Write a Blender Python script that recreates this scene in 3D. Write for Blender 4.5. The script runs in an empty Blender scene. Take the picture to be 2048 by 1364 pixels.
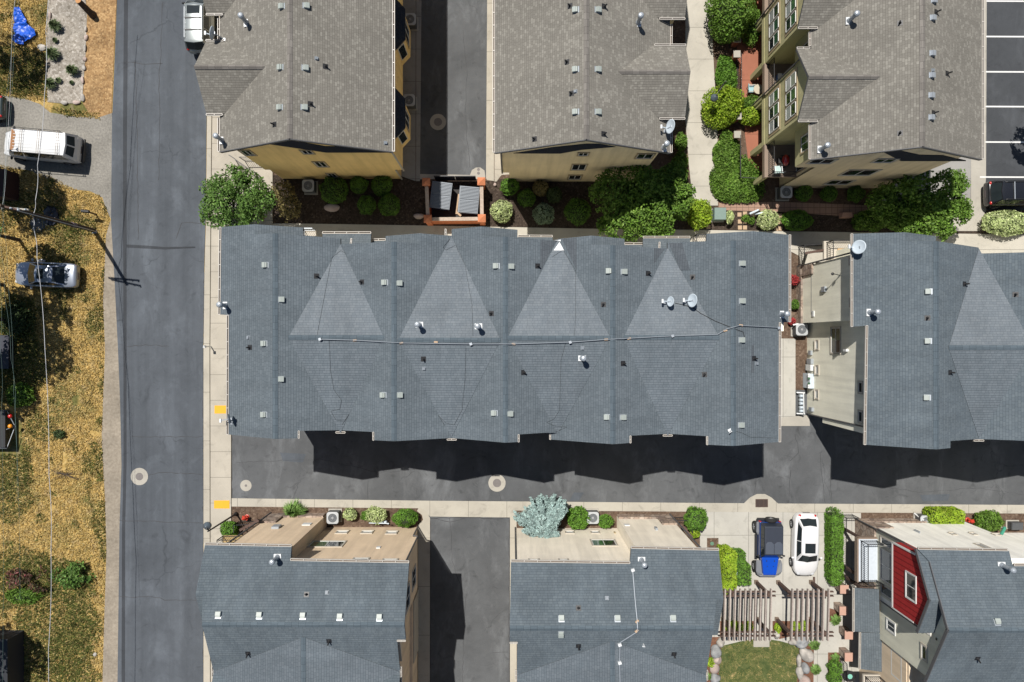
SKY_STRENGTH = .05; SUN_STRENGTH = 4.4; EXPOSURE = 0.6
import bpy, bmesh, math, random
import numpy as np
from mathutils import Vector, Matrix
from mathutils.bvhtree import BVHTree

R = math.radians
rng = random.Random(7)
nrng = np.random.default_rng(7)
SC = bpy.context.scene
COL = SC.collection
CH, FP, CX, CY = 50.0, 1350.0, 1024.0, 682.0     # camera height, focal length in photo pixels, nadir pixel

# ------------------------------------------------------------------ photo pixel -> place
def P(px, py, z=0.0):
    k = (CH - z) / FP
    return Vector(((px - CX) * k, -(py - CY) * k, z))
def on_plane(px, py, pl):                         # pl: z = d - a x - b y
    a, b, d = pl
    cx, cy = (px - CX) / FP, -(py - CY) / FP
    t = (CH - d) / (1 - a * cx - b * cy)
    return Vector((cx * t, cy * t, CH - t))
def on_x(px, py, xw):
    t = xw * FP / (px - CX)
    return Vector((xw, -(py - CY) / FP * t, CH - t))
def on_y(px, py, yw):
    t = -yw * FP / (py - CY)
    return Vector(((px - CX) / FP * t, yw, CH - t))
def planeX(xr, zr, s, side):                      # side -1: falls to -x
    return (-s, 0, zr - s * xr) if side < 0 else (s, 0, zr + s * xr)
def planeY(yr, zr, s, side):                      # side +1: falls to +y
    return (0, s, zr + s * yr) if side > 0 else (0, -s, zr - s * yr)
def wp(pl, x, y):
    return Vector((x, y, pl[2] - pl[0] * x - pl[1] * y))
def PP(pl, pts):
    out = []
    for p in pts:
        if isinstance(p, Vector): out.append(p)
        elif len(p) == 3: out.append(wp(pl, p[1], p[2]))       # ('w', x, y)
        else: out.append(on_plane(p[0], p[1], pl))
    return out

# ------------------------------------------------------------------ objects
def origin_of(o):
    v = Vector((0, 0, 0))
    while o is not None:
        v = v + Vector(o.location); o = o.parent
    return v
def link(o, parent=None):
    COL.objects.link(o)
    if parent is not None: o.parent = parent
    return o
def thing(name, label, cat, loc=(0, 0, 0), rotz=0.0, group=None):
    o = bpy.data.objects.new(name, None); link(o)
    o.empty_display_size = 0.2
    o.location = loc; o.rotation_euler = (0, 0, rotz)
    o['label'] = label; o['category'] = cat
    if group: o['group'] = group
    return o
def tag(o, label=None, cat=None, group=None, kind=None):
    if label: o['label'] = label
    if cat: o['category'] = cat
    if group: o['group'] = group
    if kind: o['kind'] = kind
    return o
def kids(o): return list(o.children)
def dup(root, loc, rotz=None, label=None, group=None):
    r = root.copy(); COL.objects.link(r); r.location = loc
    if rotz is not None: r.rotation_euler = (0, 0, rotz)
    if label: r['label'] = label
    if group: r['group'] = group
    for ch in kids(root):
        c = ch.copy(); COL.objects.link(c); c.parent = r
        for g in kids(ch):
            d = g.copy(); COL.objects.link(d); d.parent = c
    return r

class MB:
    """collects shapes, builds ONE mesh object"""
    def __init__(s): s.v = []; s.f = []; s.m = []; s.uv = None
    def quad(s, pts, m=0):
        b = len(s.v); s.v += [Vector(p) for p in pts]; s.f.append(tuple(range(b, b + len(pts)))); s.m.append(m); return s
    def _add(s, verts, faces, m=0):
        b = len(s.v); s.v += [Vector(p) for p in verts]
        for f in faces: s.f.append(tuple(i + b for i in f)); s.m.append(m)
        return s
    def prism(s, bot, top, m=0, mtop=None):
        n = len(bot); b = len(s.v)
        s.v += [Vector(p) for p in bot] + [Vector(p) for p in top]
        s.f.append(tuple(b + i for i in reversed(range(n)))); s.m.append(m)
        s.f.append(tuple(b + n + i for i in range(n))); s.m.append(m if mtop is None else mtop)
        for i in range(n):
            j = (i + 1) % n
            s.f.append((b + i, b + j, b + n + j, b + n + i)); s.m.append(m)
        return s
    def xy(s, pts, z0, z1, m=0, mtop=None):
        a = sum(pts[i][0] * pts[(i + 1) % len(pts)][1] - pts[(i + 1) % len(pts)][0] * pts[i][1] for i in range(len(pts)))
        if a < 0: pts = pts[::-1]
        return s.prism([(p[0], p[1], z0) for p in pts], [(p[0], p[1], z1) for p in pts], m, mtop)
    def xz(s, pts, y0, y1, m=0):
        return s.prism([(p[0], y0, p[1]) for p in pts], [(p[0], y1, p[1]) for p in pts], m)
    def yz(s, pts, x0, x1, m=0):
        return s.prism([(x0, p[0], p[1]) for p in pts], [(x1, p[0], p[1]) for p in pts], m)
    def box(s, c, d, rz=0.0, m=0, M=None):
        hx, hy, hz = d[0] / 2, d[1] / 2, d[2] / 2
        pts = [Vector((sx * hx, sy * hy, sz * hz)) for sz in (-1, 1) for sx, sy in ((-1, -1), (1, -1), (1, 1), (-1, 1))]
        T = M if M is not None else Matrix.Translation(Vector(c)) @ Matrix.Rotation(rz, 4, 'Z')
        pts = [T @ p for p in pts]
        return s._add(pts, [(3, 2, 1, 0), (4, 5, 6, 7), (0, 1, 5, 4), (1, 2, 6, 5), (2, 3, 7, 6), (3, 0, 4, 7)], m)
    def b2(s, lo, hi, m=0):
        lo, hi = Vector(lo), Vector(hi)
        return s.box((lo + hi) / 2, hi - lo, 0, m)
    def bar(s, a, b, w, h, m=0, up=(0, 0, 1)):
        a, b = Vector(a), Vector(b); d = (b - a); L = d.length
        if L < 1e-6: return s
        d.normalize(); u = Vector(up)
        if abs(d.dot(u)) > .98: u = Vector((1, 0, 0))
        sd = d.cross(u).normalized(); u = sd.cross(d)
        M = Matrix((( d.x, sd.x, u.x, 0), (d.y, sd.y, u.y, 0), (d.z, sd.z, u.z, 0), (0, 0, 0, 1)))
        return s.box(None, (L, w, h), 0, m, Matrix.Translation((a + b) / 2) @ M)
    def tube(s, pts, r, n=6, m=0, cap=True):
        pts = [Vector(p) for p in pts]; rs = r if isinstance(r, (list, tuple)) else [r] * len(pts)
        b = len(s.v); u = None
        for i, p in enumerate(pts):
            d = (pts[min(i + 1, len(pts) - 1)] - pts[max(i - 1, 0)]).normalized()
            if u is None:
                u = Vector((0, 0, 1)) if abs(d.z) < .9 else Vector((1, 0, 0))
            sd = d.cross(u).normalized(); u = sd.cross(d).normalized()
            for k in range(n):
                a = 2 * math.pi * k / n
                s.v.append(p + (sd * math.cos(a) + u * math.sin(a)) * rs[i])
        for i in range(len(pts) - 1):
            for k in range(n):
                k2 = (k + 1) % n
                s.f.append((b + i * n + k, b + i * n + k2, b + (i + 1) * n + k2, b + (i + 1) * n + k)); s.m.append(m)
        if cap:
            s.f.append(tuple(b + k for k in reversed(range(n)))); s.m.append(m)
            e = b + (len(pts) - 1) * n
            s.f.append(tuple(e + k for k in range(n))); s.m.append(m)
        return s
    def lathe(s, prof, c=(0, 0, 0), n=16, m=0, M=None):           # prof: [(r,z)...]
        b = len(s.v); c = Vector(c)
        T = M if M is not None else Matrix.Translation(c)
        for r, z in prof:
            for k in range(n):
                a = 2 * math.pi * k / n
                s.v.append(T @ Vector((r * math.cos(a), r * math.sin(a), z)))
        for i in range(len(prof) - 1):
            for k in range(n):
                k2 = (k + 1) % n
                s.f.append((b + i * n + k, b + i * n + k2, b + (i + 1) * n + k2, b + (i + 1) * n + k)); s.m.append(m)
        s.f.append(tuple(b + k for k in reversed(range(n)))); s.m.append(m)
        e = b + (len(prof) - 1) * n
        s.f.append(tuple(e + k for k in range(n))); s.m.append(m)
        return s
    def ball(s, c, r, n=10, k=6, m=0, jit=0.0, M=None):
        r = r if isinstance(r, (tuple, list)) else (r, r, r); b = len(s.v); c = Vector(c)
        for i in range(k + 1):
            th = math.pi * i / k
            for j in range(n):
                ph = 2 * math.pi * j / n
                q = 1 + jit * rng.uniform(-1, 1)
                p = Vector((math.sin(th) * math.cos(ph) * r[0] * q, math.sin(th) * math.sin(ph) * r[1] * q, math.cos(th) * r[2] * q))
                if i in (0, k): p = Vector((0, 0, r[2] * (1 if i == 0 else -1)))
                s.v.append(c + (M @ p if M else p))
        for i in range(k):
            for j in range(n):
                j2 = (j + 1) % n
                s.f.append((b + i * n + j, b + (i + 1) * n + j, b + (i + 1) * n + j2, b + i * n + j2)); s.m.append(m)
        return s
    def build(s, name, mats, parent=None, local=False, smooth=False, org=None, weld=False):
        if not isinstance(mats, (list, tuple)): mats = [mats]
        me = bpy.data.meshes.new(name)
        o = bpy.data.objects.new(name, me)
        if local: off = Vector((0, 0, 0))
        elif parent is not None: off = origin_of(parent)
        elif org is not None: off = Vector(org)
        else:
            lo = Vector((min(p.x for p in s.v), min(p.y for p in s.v), min(p.z for p in s.v)))
            hi = Vector((max(p.x for p in s.v), max(p.y for p in s.v), lo.z)); off = (lo + hi) / 2; off.z = lo.z
        if parent is None and not local: o.location = off
        me.from_pydata([tuple(p - off) for p in s.v], [], s.f)
        for mt in mats: me.materials.append(mt)
        if len(mats) > 1: me.polygons.foreach_set('material_index', s.m)
        bm = bmesh.new(); bm.from_mesh(me)
        if weld: bmesh.ops.remove_doubles(bm, verts=bm.verts, dist=1e-4)
        bmesh.ops.recalc_face_normals(bm, faces=bm.faces); bm.to_mesh(me); bm.free()
        if smooth:
            me.polygons.foreach_set('use_smooth', [True] * len(me.polygons))
        me.update(); link(o, parent)
        return o

# ------------------------------------------------------------------ materials
def nodes(name):
    m = bpy.data.materials.new(name); m.use_nodes = True
    nt = m.node_tree; bs = nt.nodes['Principled BSDF']
    return m, nt, nt.nodes, nt.links, bs
def mixc(nt, f, a, b, mode='MIX'):
    n = nt.nodes.new('ShaderNodeMix'); n.data_type = 'RGBA'; n.blend_type = mode; n.clamp_factor = True
    def put(i, v):
        if isinstance(v, bpy.types.NodeSocket): nt.links.new(v, n.inputs[i])
        elif isinstance(v, (int, float)): n.inputs[i].default_value = v
        else: n.inputs[i].default_value = (*v[:3], 1)
    put(0, f); put(6, a); put(7, b)
    return n.outputs[2]
def noise(nt, vec, scale, detail=4, rough=.55, dist=0):
    n = nt.nodes.new('ShaderNodeTexNoise'); n.inputs['Scale'].default_value = scale
    n.inputs['Detail'].default_value = detail; n.inputs['Roughness'].default_value = rough; n.inputs['Distortion'].default_value = dist
    nt.links.new(vec, n.inputs['Vector']); return n.outputs['Fac']
def ramp(nt, fac, stops):
    n = nt.nodes.new('ShaderNodeValToRGB'); e = n.color_ramp.elements
    while len(e) < len(stops): e.new(.5)
    for el, (p, c) in zip(e, stops):
        el.position = p; el.color = (*c, 1) if len(c) == 3 else c
    nt.links.new(fac, n.inputs[0]); return n.outputs[0]
def g(v): return (v, v, v)
def wpos(nt):
    return nt.nodes.new('ShaderNodeNewGeometry').outputs['Position']
def scaled(nt, vec, s):
    n = nt.nodes.new('ShaderNodeVectorMath'); n.operation = 'MULTIPLY'; nt.links.new(vec, n.inputs[0]); n.inputs[1].default_value = s
    return n.outputs[0]
def bump(nt, h, bs, strength=.3, dist=.02):
    b = nt.nodes.new('ShaderNodeBump'); b.inputs['Strength'].default_value = strength; b.inputs['Distance'].default_value = dist
    nt.links.new(h, b.inputs['Height']); nt.links.new(b.outputs[0], bs.inputs['Normal'])
HS = .66                                          # all horizontal surfaces are set for the exposure below
def hs(c): return tuple(x * HS for x in c)
def plain(name, c, rough=.6, metal=0.0, var=.12, scale=6.0, spec=.5, coat=0.0):
    c = tuple(x * .72 for x in c)
    m, nt, N, L, bs = nodes(name)
    f = noise(nt, wpos(nt), scale, 5)
    col = mixc(nt, f, tuple(x * (1 - var) for x in c), tuple(min(1, x * (1 + var)) for x in c))
    L.new(col, bs.inputs['Base Color']); bs.inputs['Roughness'].default_value = rough; bs.inputs['Metallic'].default_value = metal
    bs.inputs['Specular IOR Level'].default_value = spec; bs.inputs['Coat Weight'].default_value = coat
    return m
def grainy(name, stops, scale, rough=.95, big=.25, bigs=.35, bstr=.4, bdist=.03, dist=0, extra=None):
    """fine noise through a colour ramp, with slow variation"""
    m, nt, N, L, bs = nodes(name); p = wpos(nt)
    f = noise(nt, p, scale, 6, .65, dist)
    c = ramp(nt, f, [(q, hs(cc)) for q, cc in stops])
    b = ramp(nt, noise(nt, p, bigs, 4), [(.3, g(1 - big)), (.7, g(1 + big))])
    c = mixc(nt, 1.0, c, b, 'MULTIPLY')
    L.new(c, bs.inputs['Base Color']); bs.inputs['Roughness'].default_value = rough; bs.inputs['Specular IOR Level'].default_value = .2
    bump(nt, f, bs, bstr, bdist)
    return m
def chips(name, cols, scale, rough=.95, big=.2, bstr=.6, bdist=.03, gap=.25):
    """loose pieces (bark, gravel, stones): one colour per Voronoi cell"""
    m, nt, N, L, bs = nodes(name); p = wpos(nt)
    v = N.new('ShaderNodeTexVoronoi'); v.inputs['Scale'].default_value = scale; L.new(p, v.inputs['Vector'])
    sep = N.new('ShaderNodeSeparateColor'); L.new(v.outputs['Color'], sep.inputs[0])
    k = len(cols); c = ramp(nt, sep.outputs[0], [(i / max(1, k - 1), hs(cc)) for i, cc in enumerate(cols)])
    e = N.new('ShaderNodeTexVoronoi'); e.feature = 'DISTANCE_TO_EDGE'; e.inputs['Scale'].default_value = scale; L.new(p, e.inputs['Vector'])
    ed = ramp(nt, e.outputs['Distance'], [(0, g(1 - gap)), (.12, g(1))])
    c = mixc(nt, 1.0, c, ed, 'MULTIPLY')
    b = ramp(nt, noise(nt, p, .6, 4), [(.3, g(1 - big)), (.7, g(1 + big))])
    c = mixc(nt, 1.0, c, b, 'MULTIPLY')
    L.new(c, bs.inputs['Base Color']); bs.inputs['Roughness'].default_value = rough; bs.inputs['Specular IOR Level'].default_value = .2
    bump(nt, e.outputs['Distance'], bs, bstr, bdist)
    return m
def shingle(name, c1, c2, cm, w=.30, h=.14, streak=.10, mort=.010, bstr=.6, bias=-.2):
    m, nt, N, L, bs = nodes(name); c1, c2, cm = hs(c1), hs(c2), hs(cm)
    uv = N.new('ShaderNodeUVMap').outputs[0]
    br = N.new('ShaderNodeTexBrick'); L.new(uv, br.inputs['Vector'])
    br.inputs['Color1'].default_value = (*c1, 1); br.inputs['Color2'].default_value = (*c2, 1); br.inputs['Mortar'].default_value = (*cm, 1)
    br.inputs['Scale'].default_value = 1.0; br.inputs['Mortar Size'].default_value = mort; br.inputs['Mortar Smooth'].default_value = .6
    br.inputs['Brick Width'].default_value = w; br.inputs['Row Height'].default_value = h; br.inputs['Bias'].default_value = bias
    br.offset = .37; br.offset_frequency = 3; br.squash = .7; br.squash_frequency = 2
    p = wpos(nt)
    s1 = ramp(nt, noise(nt, p, .38, 7, .68, .4), [(.28, g(1 - streak * 1.25)), (.72, g(1 + streak * 1.25))])
    s2 = ramp(nt, noise(nt, scaled(nt, uv, (1.6, .25, 1)), 1.0, 4), [(.3, g(1 - streak * .7)), (.7, g(1 + streak * .7))])
    s3 = ramp(nt, noise(nt, p, 30, 2), [(.3, g(.92)), (.7, g(1.08))])
    c = mixc(nt, 1, mixc(nt, 1, mixc(nt, 1, br.outputs['Color'], s1, 'MULTIPLY'), s2, 'MULTIPLY'), s3, 'MULTIPLY')
    L.new(c, bs.inputs['Base Color']); bs.inputs['Roughness'].default_value = .95; bs.inputs['Specular IOR Level'].default_value = .15
    sx = N.new('ShaderNodeSeparateXYZ'); L.new(uv, sx.inputs[0])
    q = N.new('ShaderNodeMath'); q.operation = 'DIVIDE'; L.new(sx.outputs[1], q.inputs[0]); q.inputs[1].default_value = h
    fr = N.new('ShaderNodeMath'); fr.operation = 'FRACT'; L.new(q.outputs[0], fr.inputs[0])
    inv = N.new('ShaderNodeMath'); inv.operation = 'SUBTRACT'; inv.inputs[0].default_value = 1; L.new(fr.outputs[0], inv.inputs[1])
    bump(nt, inv.outputs[0], bs, bstr, .045)
    return m
def asphalt(name, c, var=.22, crack=.5, cs=.35, tracks=0.0, bs_=.6):
    c = hs(c); m, nt, N, L, bs = nodes(name); p = wpos(nt)
    c0 = ramp(nt, noise(nt, p, .22, 6, .6, .6), [(.25, tuple(x * (1 - var) for x in c)), (.75, tuple(x * (1 + var) for x in c))])
    fine = ramp(nt, noise(nt, p, 38, 3, .7), [(.25, g(.84)), (.75, g(1.16))])
    mid = ramp(nt, noise(nt, p, 2.2, 5, .65), [(.3, g(.94)), (.75, g(1.07))])
    c1 = mixc(nt, 1, mixc(nt, 1, c0, fine, 'MULTIPLY'), mid, 'MULTIPLY')
    # long soft wheel streaks along the lane
    st = ramp(nt, noise(nt, scaled(nt, p, (.9, .035, 1)), 1.0, 4, .6), [(.3, g(1 - tracks)), (.7, g(1 + tracks))])
    c1 = mixc(nt, 1, c1, st, 'MULTIPLY')
    worn = ramp(nt, noise(nt, scaled(nt, p, (1, .45, 1)), .55, 7, .68, .5), [(.52, g(1)), (.70, g(1 + var * 1.7))]); c1 = mixc(nt, 1, c1, worn, 'MULTIPLY')
    oil = ramp(nt, noise(nt, p, .9, 6, .6, 1.5), [(.28, g(1 - var)), (.42, g(1))]); c1 = mixc(nt, 1, c1, oil, 'MULTIPLY')
    v = N.new('ShaderNodeTexVoronoi'); v.feature = 'DISTANCE_TO_EDGE'; v.inputs['Scale'].default_value = cs
    w = N.new('ShaderNodeTexNoise'); w.inputs['Scale'].default_value = 1.3; w.inputs['Detail'].default_value = 6; L.new(p, w.inputs['Vector'])
    wv = N.new('ShaderNodeVectorMath'); wv.operation = 'MULTIPLY_ADD'; L.new(w.outputs['Color'], wv.inputs[0]); wv.inputs[1].default_value = (1.1, 1.1, 0); L.new(p, wv.inputs[2])
    L.new(wv.outputs[0], v.inputs['Vector'])
    line = ramp(nt, v.outputs['Distance'], [(0, g(1)), (.002, g(1)), (.005, g(0))])
    mask = ramp(nt, noise(nt, p, .16, 2), [(.54, g(0)), (.6, g(crack))])
    cr = mixc(nt, 1, line, mask, 'MULTIPLY')
    c2 = mixc(nt, cr, c1, tuple(x * .45 for x in c))
    L.new(c2, bs.inputs['Base Color']); bs.inputs['Roughness'].default_value = .93; bs.inputs['Specular IOR Level'].default_value = .25
    bump(nt, noise(nt, p, 40, 3), bs, .25, .01)
    return m
def concrete(name, c, jx=0, jy=0, ox=0.0, oy=0.0, var=.13, stain=.25):
    c = hs(c); m, nt, N, L, bs = nodes(name); p = wpos(nt)
    c0 = ramp(nt, noise(nt, p, .5, 6, .6), [(.25, tuple(x * (1 - var) for x in c)), (.75, tuple(min(1, x * (1 + var)) for x in c))])
    fine = ramp(nt, noise(nt, p, 25, 4, .7), [(.25, g(.93)), (.75, g(1.06))])
    st = ramp(nt, noise(nt, p, 1.1, 6, .7, .8), [(.54, g(1)), (.75, g(1 - stain))])
    c1 = mixc(nt, 1, mixc(nt, 1, c0, fine, 'MULTIPLY'), st, 'MULTIPLY')
    sx = N.new('ShaderNodeSeparateXYZ'); L.new(p, sx.inputs[0])
    for ax, j, o in ((0, jx, ox), (1, jy, oy)):
        if not j: continue
        a = N.new('ShaderNodeMath'); a.operation = 'ADD'; L.new(sx.outputs[ax], a.inputs[0]); a.inputs[1].default_value = o + 1000 * j
        q = N.new('ShaderNodeMath'); q.operation = 'MODULO'; L.new(a.outputs[0], q.inputs[0]); q.inputs[1].default_value = j
        k = N.new('ShaderNodeMath'); k.operation = 'LESS_THAN'; L.new(q.outputs[0], k.inputs[0]); k.inputs[1].default_value = .035
        c1 = mixc(nt, k.outputs[0], c1, tuple(x * .5 for x in c))
    L.new(c1, bs.inputs['Base Color']); bs.inputs['Roughness'].default_value = .9; bs.inputs['Specular IOR Level'].default_value = .25
    bump(nt, noise(nt, p, 30, 3), bs, .12, .01)
    return m
def stucco(name, c, var=.08, streak=.15):
    m, nt, N, L, bs = nodes(name); p = wpos(nt)
    c0 = ramp(nt, noise(nt, p, .7, 5), [(.25, tuple(x * (1 - var) for x in c)), (.75, tuple(min(1, x * (1 + var)) for x in c))])
    f = ramp(nt, noise(nt, p, 22, 4, .7), [(.25, g(.93)), (.75, g(1.07))])
    s = ramp(nt, noise(nt, scaled(nt, p, (2.2, 2.2, .18)), 1.0, 4), [(.35, g(1 - streak)), (.6, g(1))])
    c1 = mixc(nt, 1, mixc(nt, 1, c0, f, 'MULTIPLY'), s, 'MULTIPLY')
    L.new(c1, bs.inputs['Base Color']); bs.inputs['Roughness'].default_value = .92; bs.inputs['Specular IOR Level'].default_value = .2
    bump(nt, noise(nt, p, 45, 3), bs, .25, .01)
    return m
def siding(name, c, step=.18, axis=2):
    m, nt, N, L, bs = nodes(name); p = wpos(nt)
    sx = N.new('ShaderNodeSeparateXYZ'); L.new(p, sx.inputs[0])
    q = N.new('ShaderNodeMath'); q.operation = 'FLOORED_MODULO'; L.new(sx.outputs[axis], q.inputs[0]); q.inputs[1].default_value = step
    k = N.new('ShaderNodeMath'); k.operation = 'LESS_THAN'; L.new(q.outputs[0], k.inputs[0]); k.inputs[1].default_value = step * .2
    f = ramp(nt, noise(nt, p, 5, 5), [(.3, g(.88)), (.7, g(1.1))])
    c1 = mixc(nt, 1, mixc(nt, k.outputs[0], c, tuple(x * .55 for x in c)), f, 'MULTIPLY')
    L.new(c1, bs.inputs['Base Color']); bs.inputs['Roughness'].default_value = .7; bs.inputs['Specular IOR Level'].default_value = .08
    return m
def leafmat(name, cols, trans=.25, rough=.6):
    m, nt, N, L, bs = nodes(name)
    ge = N.new('ShaderNodeNewGeometry')
    k = len(cols); c = ramp(nt, ge.outputs['Random Per Island'], [(i / max(1, k - 1), cc) for i, cc in enumerate(cols)])
    b = ramp(nt, noise(nt, ge.outputs['Position'], 2.3, 4, .65), [(.3, g(.52)), (.7, g(1.5))])
    c = mixc(nt, 1, c, b, 'MULTIPLY')
    L.new(c, bs.inputs['Base Color']); bs.inputs['Roughness'].default_value = rough; bs.inputs['Specular IOR Level'].default_value = .3
    tr = N.new('ShaderNodeBsdfTranslucent'); L.new(c, tr.inputs['Color'])
    mx = N.new('ShaderNodeMixShader'); mx.inputs[0].default_value = trans
    L.new(bs.outputs[0], mx.inputs[1]); L.new(tr.outputs[0], mx.inputs[2]); L.new(mx.outputs[0], N['Material Output'].inputs['Surface'])
    return m
# ------------------------------------------------------------------ the materials of the place
M = {}
M['shingle_dark'] = shingle('slate_grey_shingle', (0.128, 0.153, 0.172), (0.158, 0.185, 0.205), (0.074, 0.092, 0.106), w=.30, h=.15)
M['shingle_cricket_lit'] = shingle('sunlit_cricket_shingle', (0.189, 0.217, 0.241), (0.229, 0.256, 0.277), (0.121, 0.142, 0.160), w=.30, h=.15)  # paler copy: sunlight on the upper cricket faces is put into the colour
M['shingle_lower'] = shingle('dim_cricket_shingle', (0.136, 0.162, 0.183), (0.167, 0.193, 0.215), (0.078, 0.095, 0.116), w=.30, h=.15, bstr=.8)  # dimmer cricket shingle; beside the lit copy it paints the less lit face
M['shingle_dusk'] = shingle('blue_grey_shingle', (0.122, 0.149, 0.170), (0.151, 0.180, 0.199), (0.071, 0.089, 0.103), w=.30, h=.15, streak=.13)
M['shingle_new'] = shingle('new_grey_shingle', (.100, .115, .130), (.125, .142, .158), (.06, .07, .08), w=.34, h=.15, streak=.05)
M['shingle_tan'] = shingle('weathered_tan_shingle', (0.221, 0.208, 0.182), (0.388, 0.372, 0.326), (0.145, 0.135, 0.116), w=.25, h=.14, streak=.08, bias=-.52)
M['cap_dark'] = shingle('slate_ridge_shingle', (0.108, 0.139, 0.163), (0.137, 0.172, 0.198), (0.057, 0.072, 0.085), w=.26, h=.4)
M['cap_tan'] = shingle('tan_ridge_shingle', (.20, .185, .168), (.28, .26, .235), (.13, .12, .11), w=.26, h=.4)
M['fascia'] = plain('dark_fascia', (.10, .10, .105), .7)
M['gutter'] = plain('cream_gutter', (.62, .58, .52), .45)
M['gutter_in'] = plain('gutter_dirt', (.17, .13, .10), .9)
M['white'] = plain('white_metal', (.78, .80, .80), .45, var=.05)
M['vent'] = plain('pale_vent_metal', (.38, .42, .39), .5, var=.05)
M['galv'] = plain('galvanised_metal', (.44, .48, .52), .4, metal=.35, var=.12)
M['dish'] = plain('pale_dish_metal', (.58, .66, .72), .45, var=.05)
M['black'] = plain('black_metal', (.018, .018, .02), .5)
M['conduit'] = plain('dull_grey_conduit', (.24, .27, .30), .6)
M['bayroof'] = shingle('dark_bay_shingle', (.040, .048, .064), (.055, .066, .085), (.02, .024, .03))
M['rubber'] = plain('black_rubber', (.014, .014, .015), .85)
M['glass'] = plain('window_glass', (.018, .026, .030), .06, var=.4, scale=1.5, spec=.8)
M['glass_green'] = plain('green_tinted_glass', (.05, .13, .07), .08, var=.5, scale=1.2, spec=.8)
M['blind'] = plain('white_blind_glass', (.45, .47, .47), .15, var=.25, scale=3)
M['sash'] = plain('white_sash', (.74, .74, .71), .5, var=.05)
M['trim_tan'] = plain('tan_trim', (.46, .36, .22), .7)
M['trim_beige'] = plain('beige_trim', (.55, .50, .42), .7)
M['trim_brown'] = plain('brown_trim', (.27, .20, .15), .7)
M['yellow'] = stucco('ochre_stucco', (.80, .58, .25))
M['tan_dim'] = stucco('sand_stucco', (.70, .58, .37))
M['olive'] = stucco('olive_stucco', (.43, .40, .22))
M['khaki'] = stucco('khaki_stucco', (.62, .52, .36))
M['brownbeige'] = stucco('brown_beige_stucco', (.66, .52, .37))
M['cream'] = stucco('cream_stucco', (.80, .73, .61))
M['putty'] = stucco('putty_stucco', (.79, .77, .65))
M['offwhite'] = stucco('off_white_stucco', (.86, .84, .77))
M['sage'] = stucco('sage_grey_stucco', (.60, .59, .48))
M['camel'] = stucco('camel_stucco', (.62, .50, .36))
M['red_siding'] = siding('red_siding', (.31, .027, .027), .34, 1)
M['navy_band'] = siding('navy_gable_band', (.014, .019, .032), .22, 2)  # dark navy with level lines, for the band across each end wall
M['stone'] = chips('ledge_stone', [(.30, .22, .17), (.50, .39, .31), (.36, .27, .22), (.56, .46, .38), (.26, .20, .17)], 2.6, gap=.5)
M['stone_cap'] = plain('pink_sandstone', (.55, .33, .25), .85, var=.12)
M['terracotta'] = stucco('terracotta_stucco', (.50, .165, .075))
M['terra_cap'] = plain('terracotta_cap', (.62, .22, .10), .75, var=.1)
M['cap_conc'] = grainy('pale_wall_cap', [(.3, (.42, .33, .26)), (.7, (.60, .50, .42))], 6, big=.15)
M['wood'] = grainy('brown_stained_wood', [(.3, (.10, .062, .05)), (.7, (.17, .115, .095))], 9, big=.2)
M['wood_grey'] = grainy('weathered_rafter_wood', [(.3, (.36, .30, .265)), (.7, (.56, .49, .44))], 7, big=.2)
M['pole_wood'] = grainy('creosoted_pole_wood', [(.3, (.065, .045, .032)), (.7, (.13, .095, .07))], 9, big=.25)
M['street'] = asphalt('street_asphalt', (.104, .117, .134), var=.20, crack=.55, cs=.16, tracks=.17)
M['alley'] = asphalt('alley_asphalt', (.112, .117, .122), var=.30, crack=.6, cs=.2, tracks=.05)
M['lot'] = asphalt('lot_asphalt', (.070, .075, .082), var=.22, crack=.3, cs=.25)
M['patch'] = asphalt('trench_patch_asphalt', (.055, .060, .068), var=.2, crack=0)
M['seal'] = plain('crack_sealant', (.045, .045, .048), .8)
M['conc'] = concrete('sidewalk_concrete', (.52, .475, .395), 0, 1.9, 0, .6)
M['conc_walk'] = concrete('walk_concrete', (.56, .525, .45), 0, 2.35, 0, .3)
M['conc_x'] = concrete('strip_concrete', (.52, .485, .41), 2.85, 0, .4, 0, stain=.3)
M['conc_kerb'] = concrete('kerb_concrete', (.51, .47, .39), 0, 3.6, 0, .2)
M['conc_pad'] = concrete('driveway_concrete', (.54, .52, .465), 2.55, 4.4, .35, 1.2)
M['conc_plain'] = concrete('plain_concrete', (.48, .45, .39))
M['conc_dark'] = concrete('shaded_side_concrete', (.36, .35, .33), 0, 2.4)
M['paint'] = plain('road_paint', (.78, .78, .76), .7, var=.12)
M['yellowpad'] = plain('tactile_yellow', (.80, .42, .012), .7, var=.1)
M['iron'] = plain('cast_iron', (.20, .18, .17), .7, metal=.2, var=.2)
M['rust'] = plain('rusty_grate', (.10, .06, .045), .8, var=.3)
M['gravel'] = grainy('driveway_gravel', [(.3, (.20, .19, .17)), (.7, (.36, .34, .30))], 7, big=.16, bigs=.5)
M['shoulder'] = grainy('roadside_dirt', [(.3, (.26, .22, .17)), (.7, (.40, .35, .28))], 5, big=.18, bigs=.7)
M['mulch'] = chips('dark_bark_mulch', [(.035, .026, .02), (.08, .058, .044), (.05, .036, .028), (.12, .09, .07)], 9)
M['soil'] = chips('brown_bark_soil', [(.10, .065, .045), (.17, .115, .08), (.13, .085, .06), (.22, .16, .115)], 8)
M['redmulch'] = chips('red_brown_mulch', [(.16, .075, .045), (.24, .125, .08), (.19, .09, .06)], 8)
M['rockbed'] = chips('pale_rock_mulch', [(.24, .21, .17), (.46, .42, .36), (.34, .30, .25), (.56, .52, .46)], 7.5)
M['woodchip'] = chips('straw_wood_chips', [(.36, .21, .09), (.56, .37, .18), (.28, .165, .075), (.48, .30, .14)], 8.5)
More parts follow.
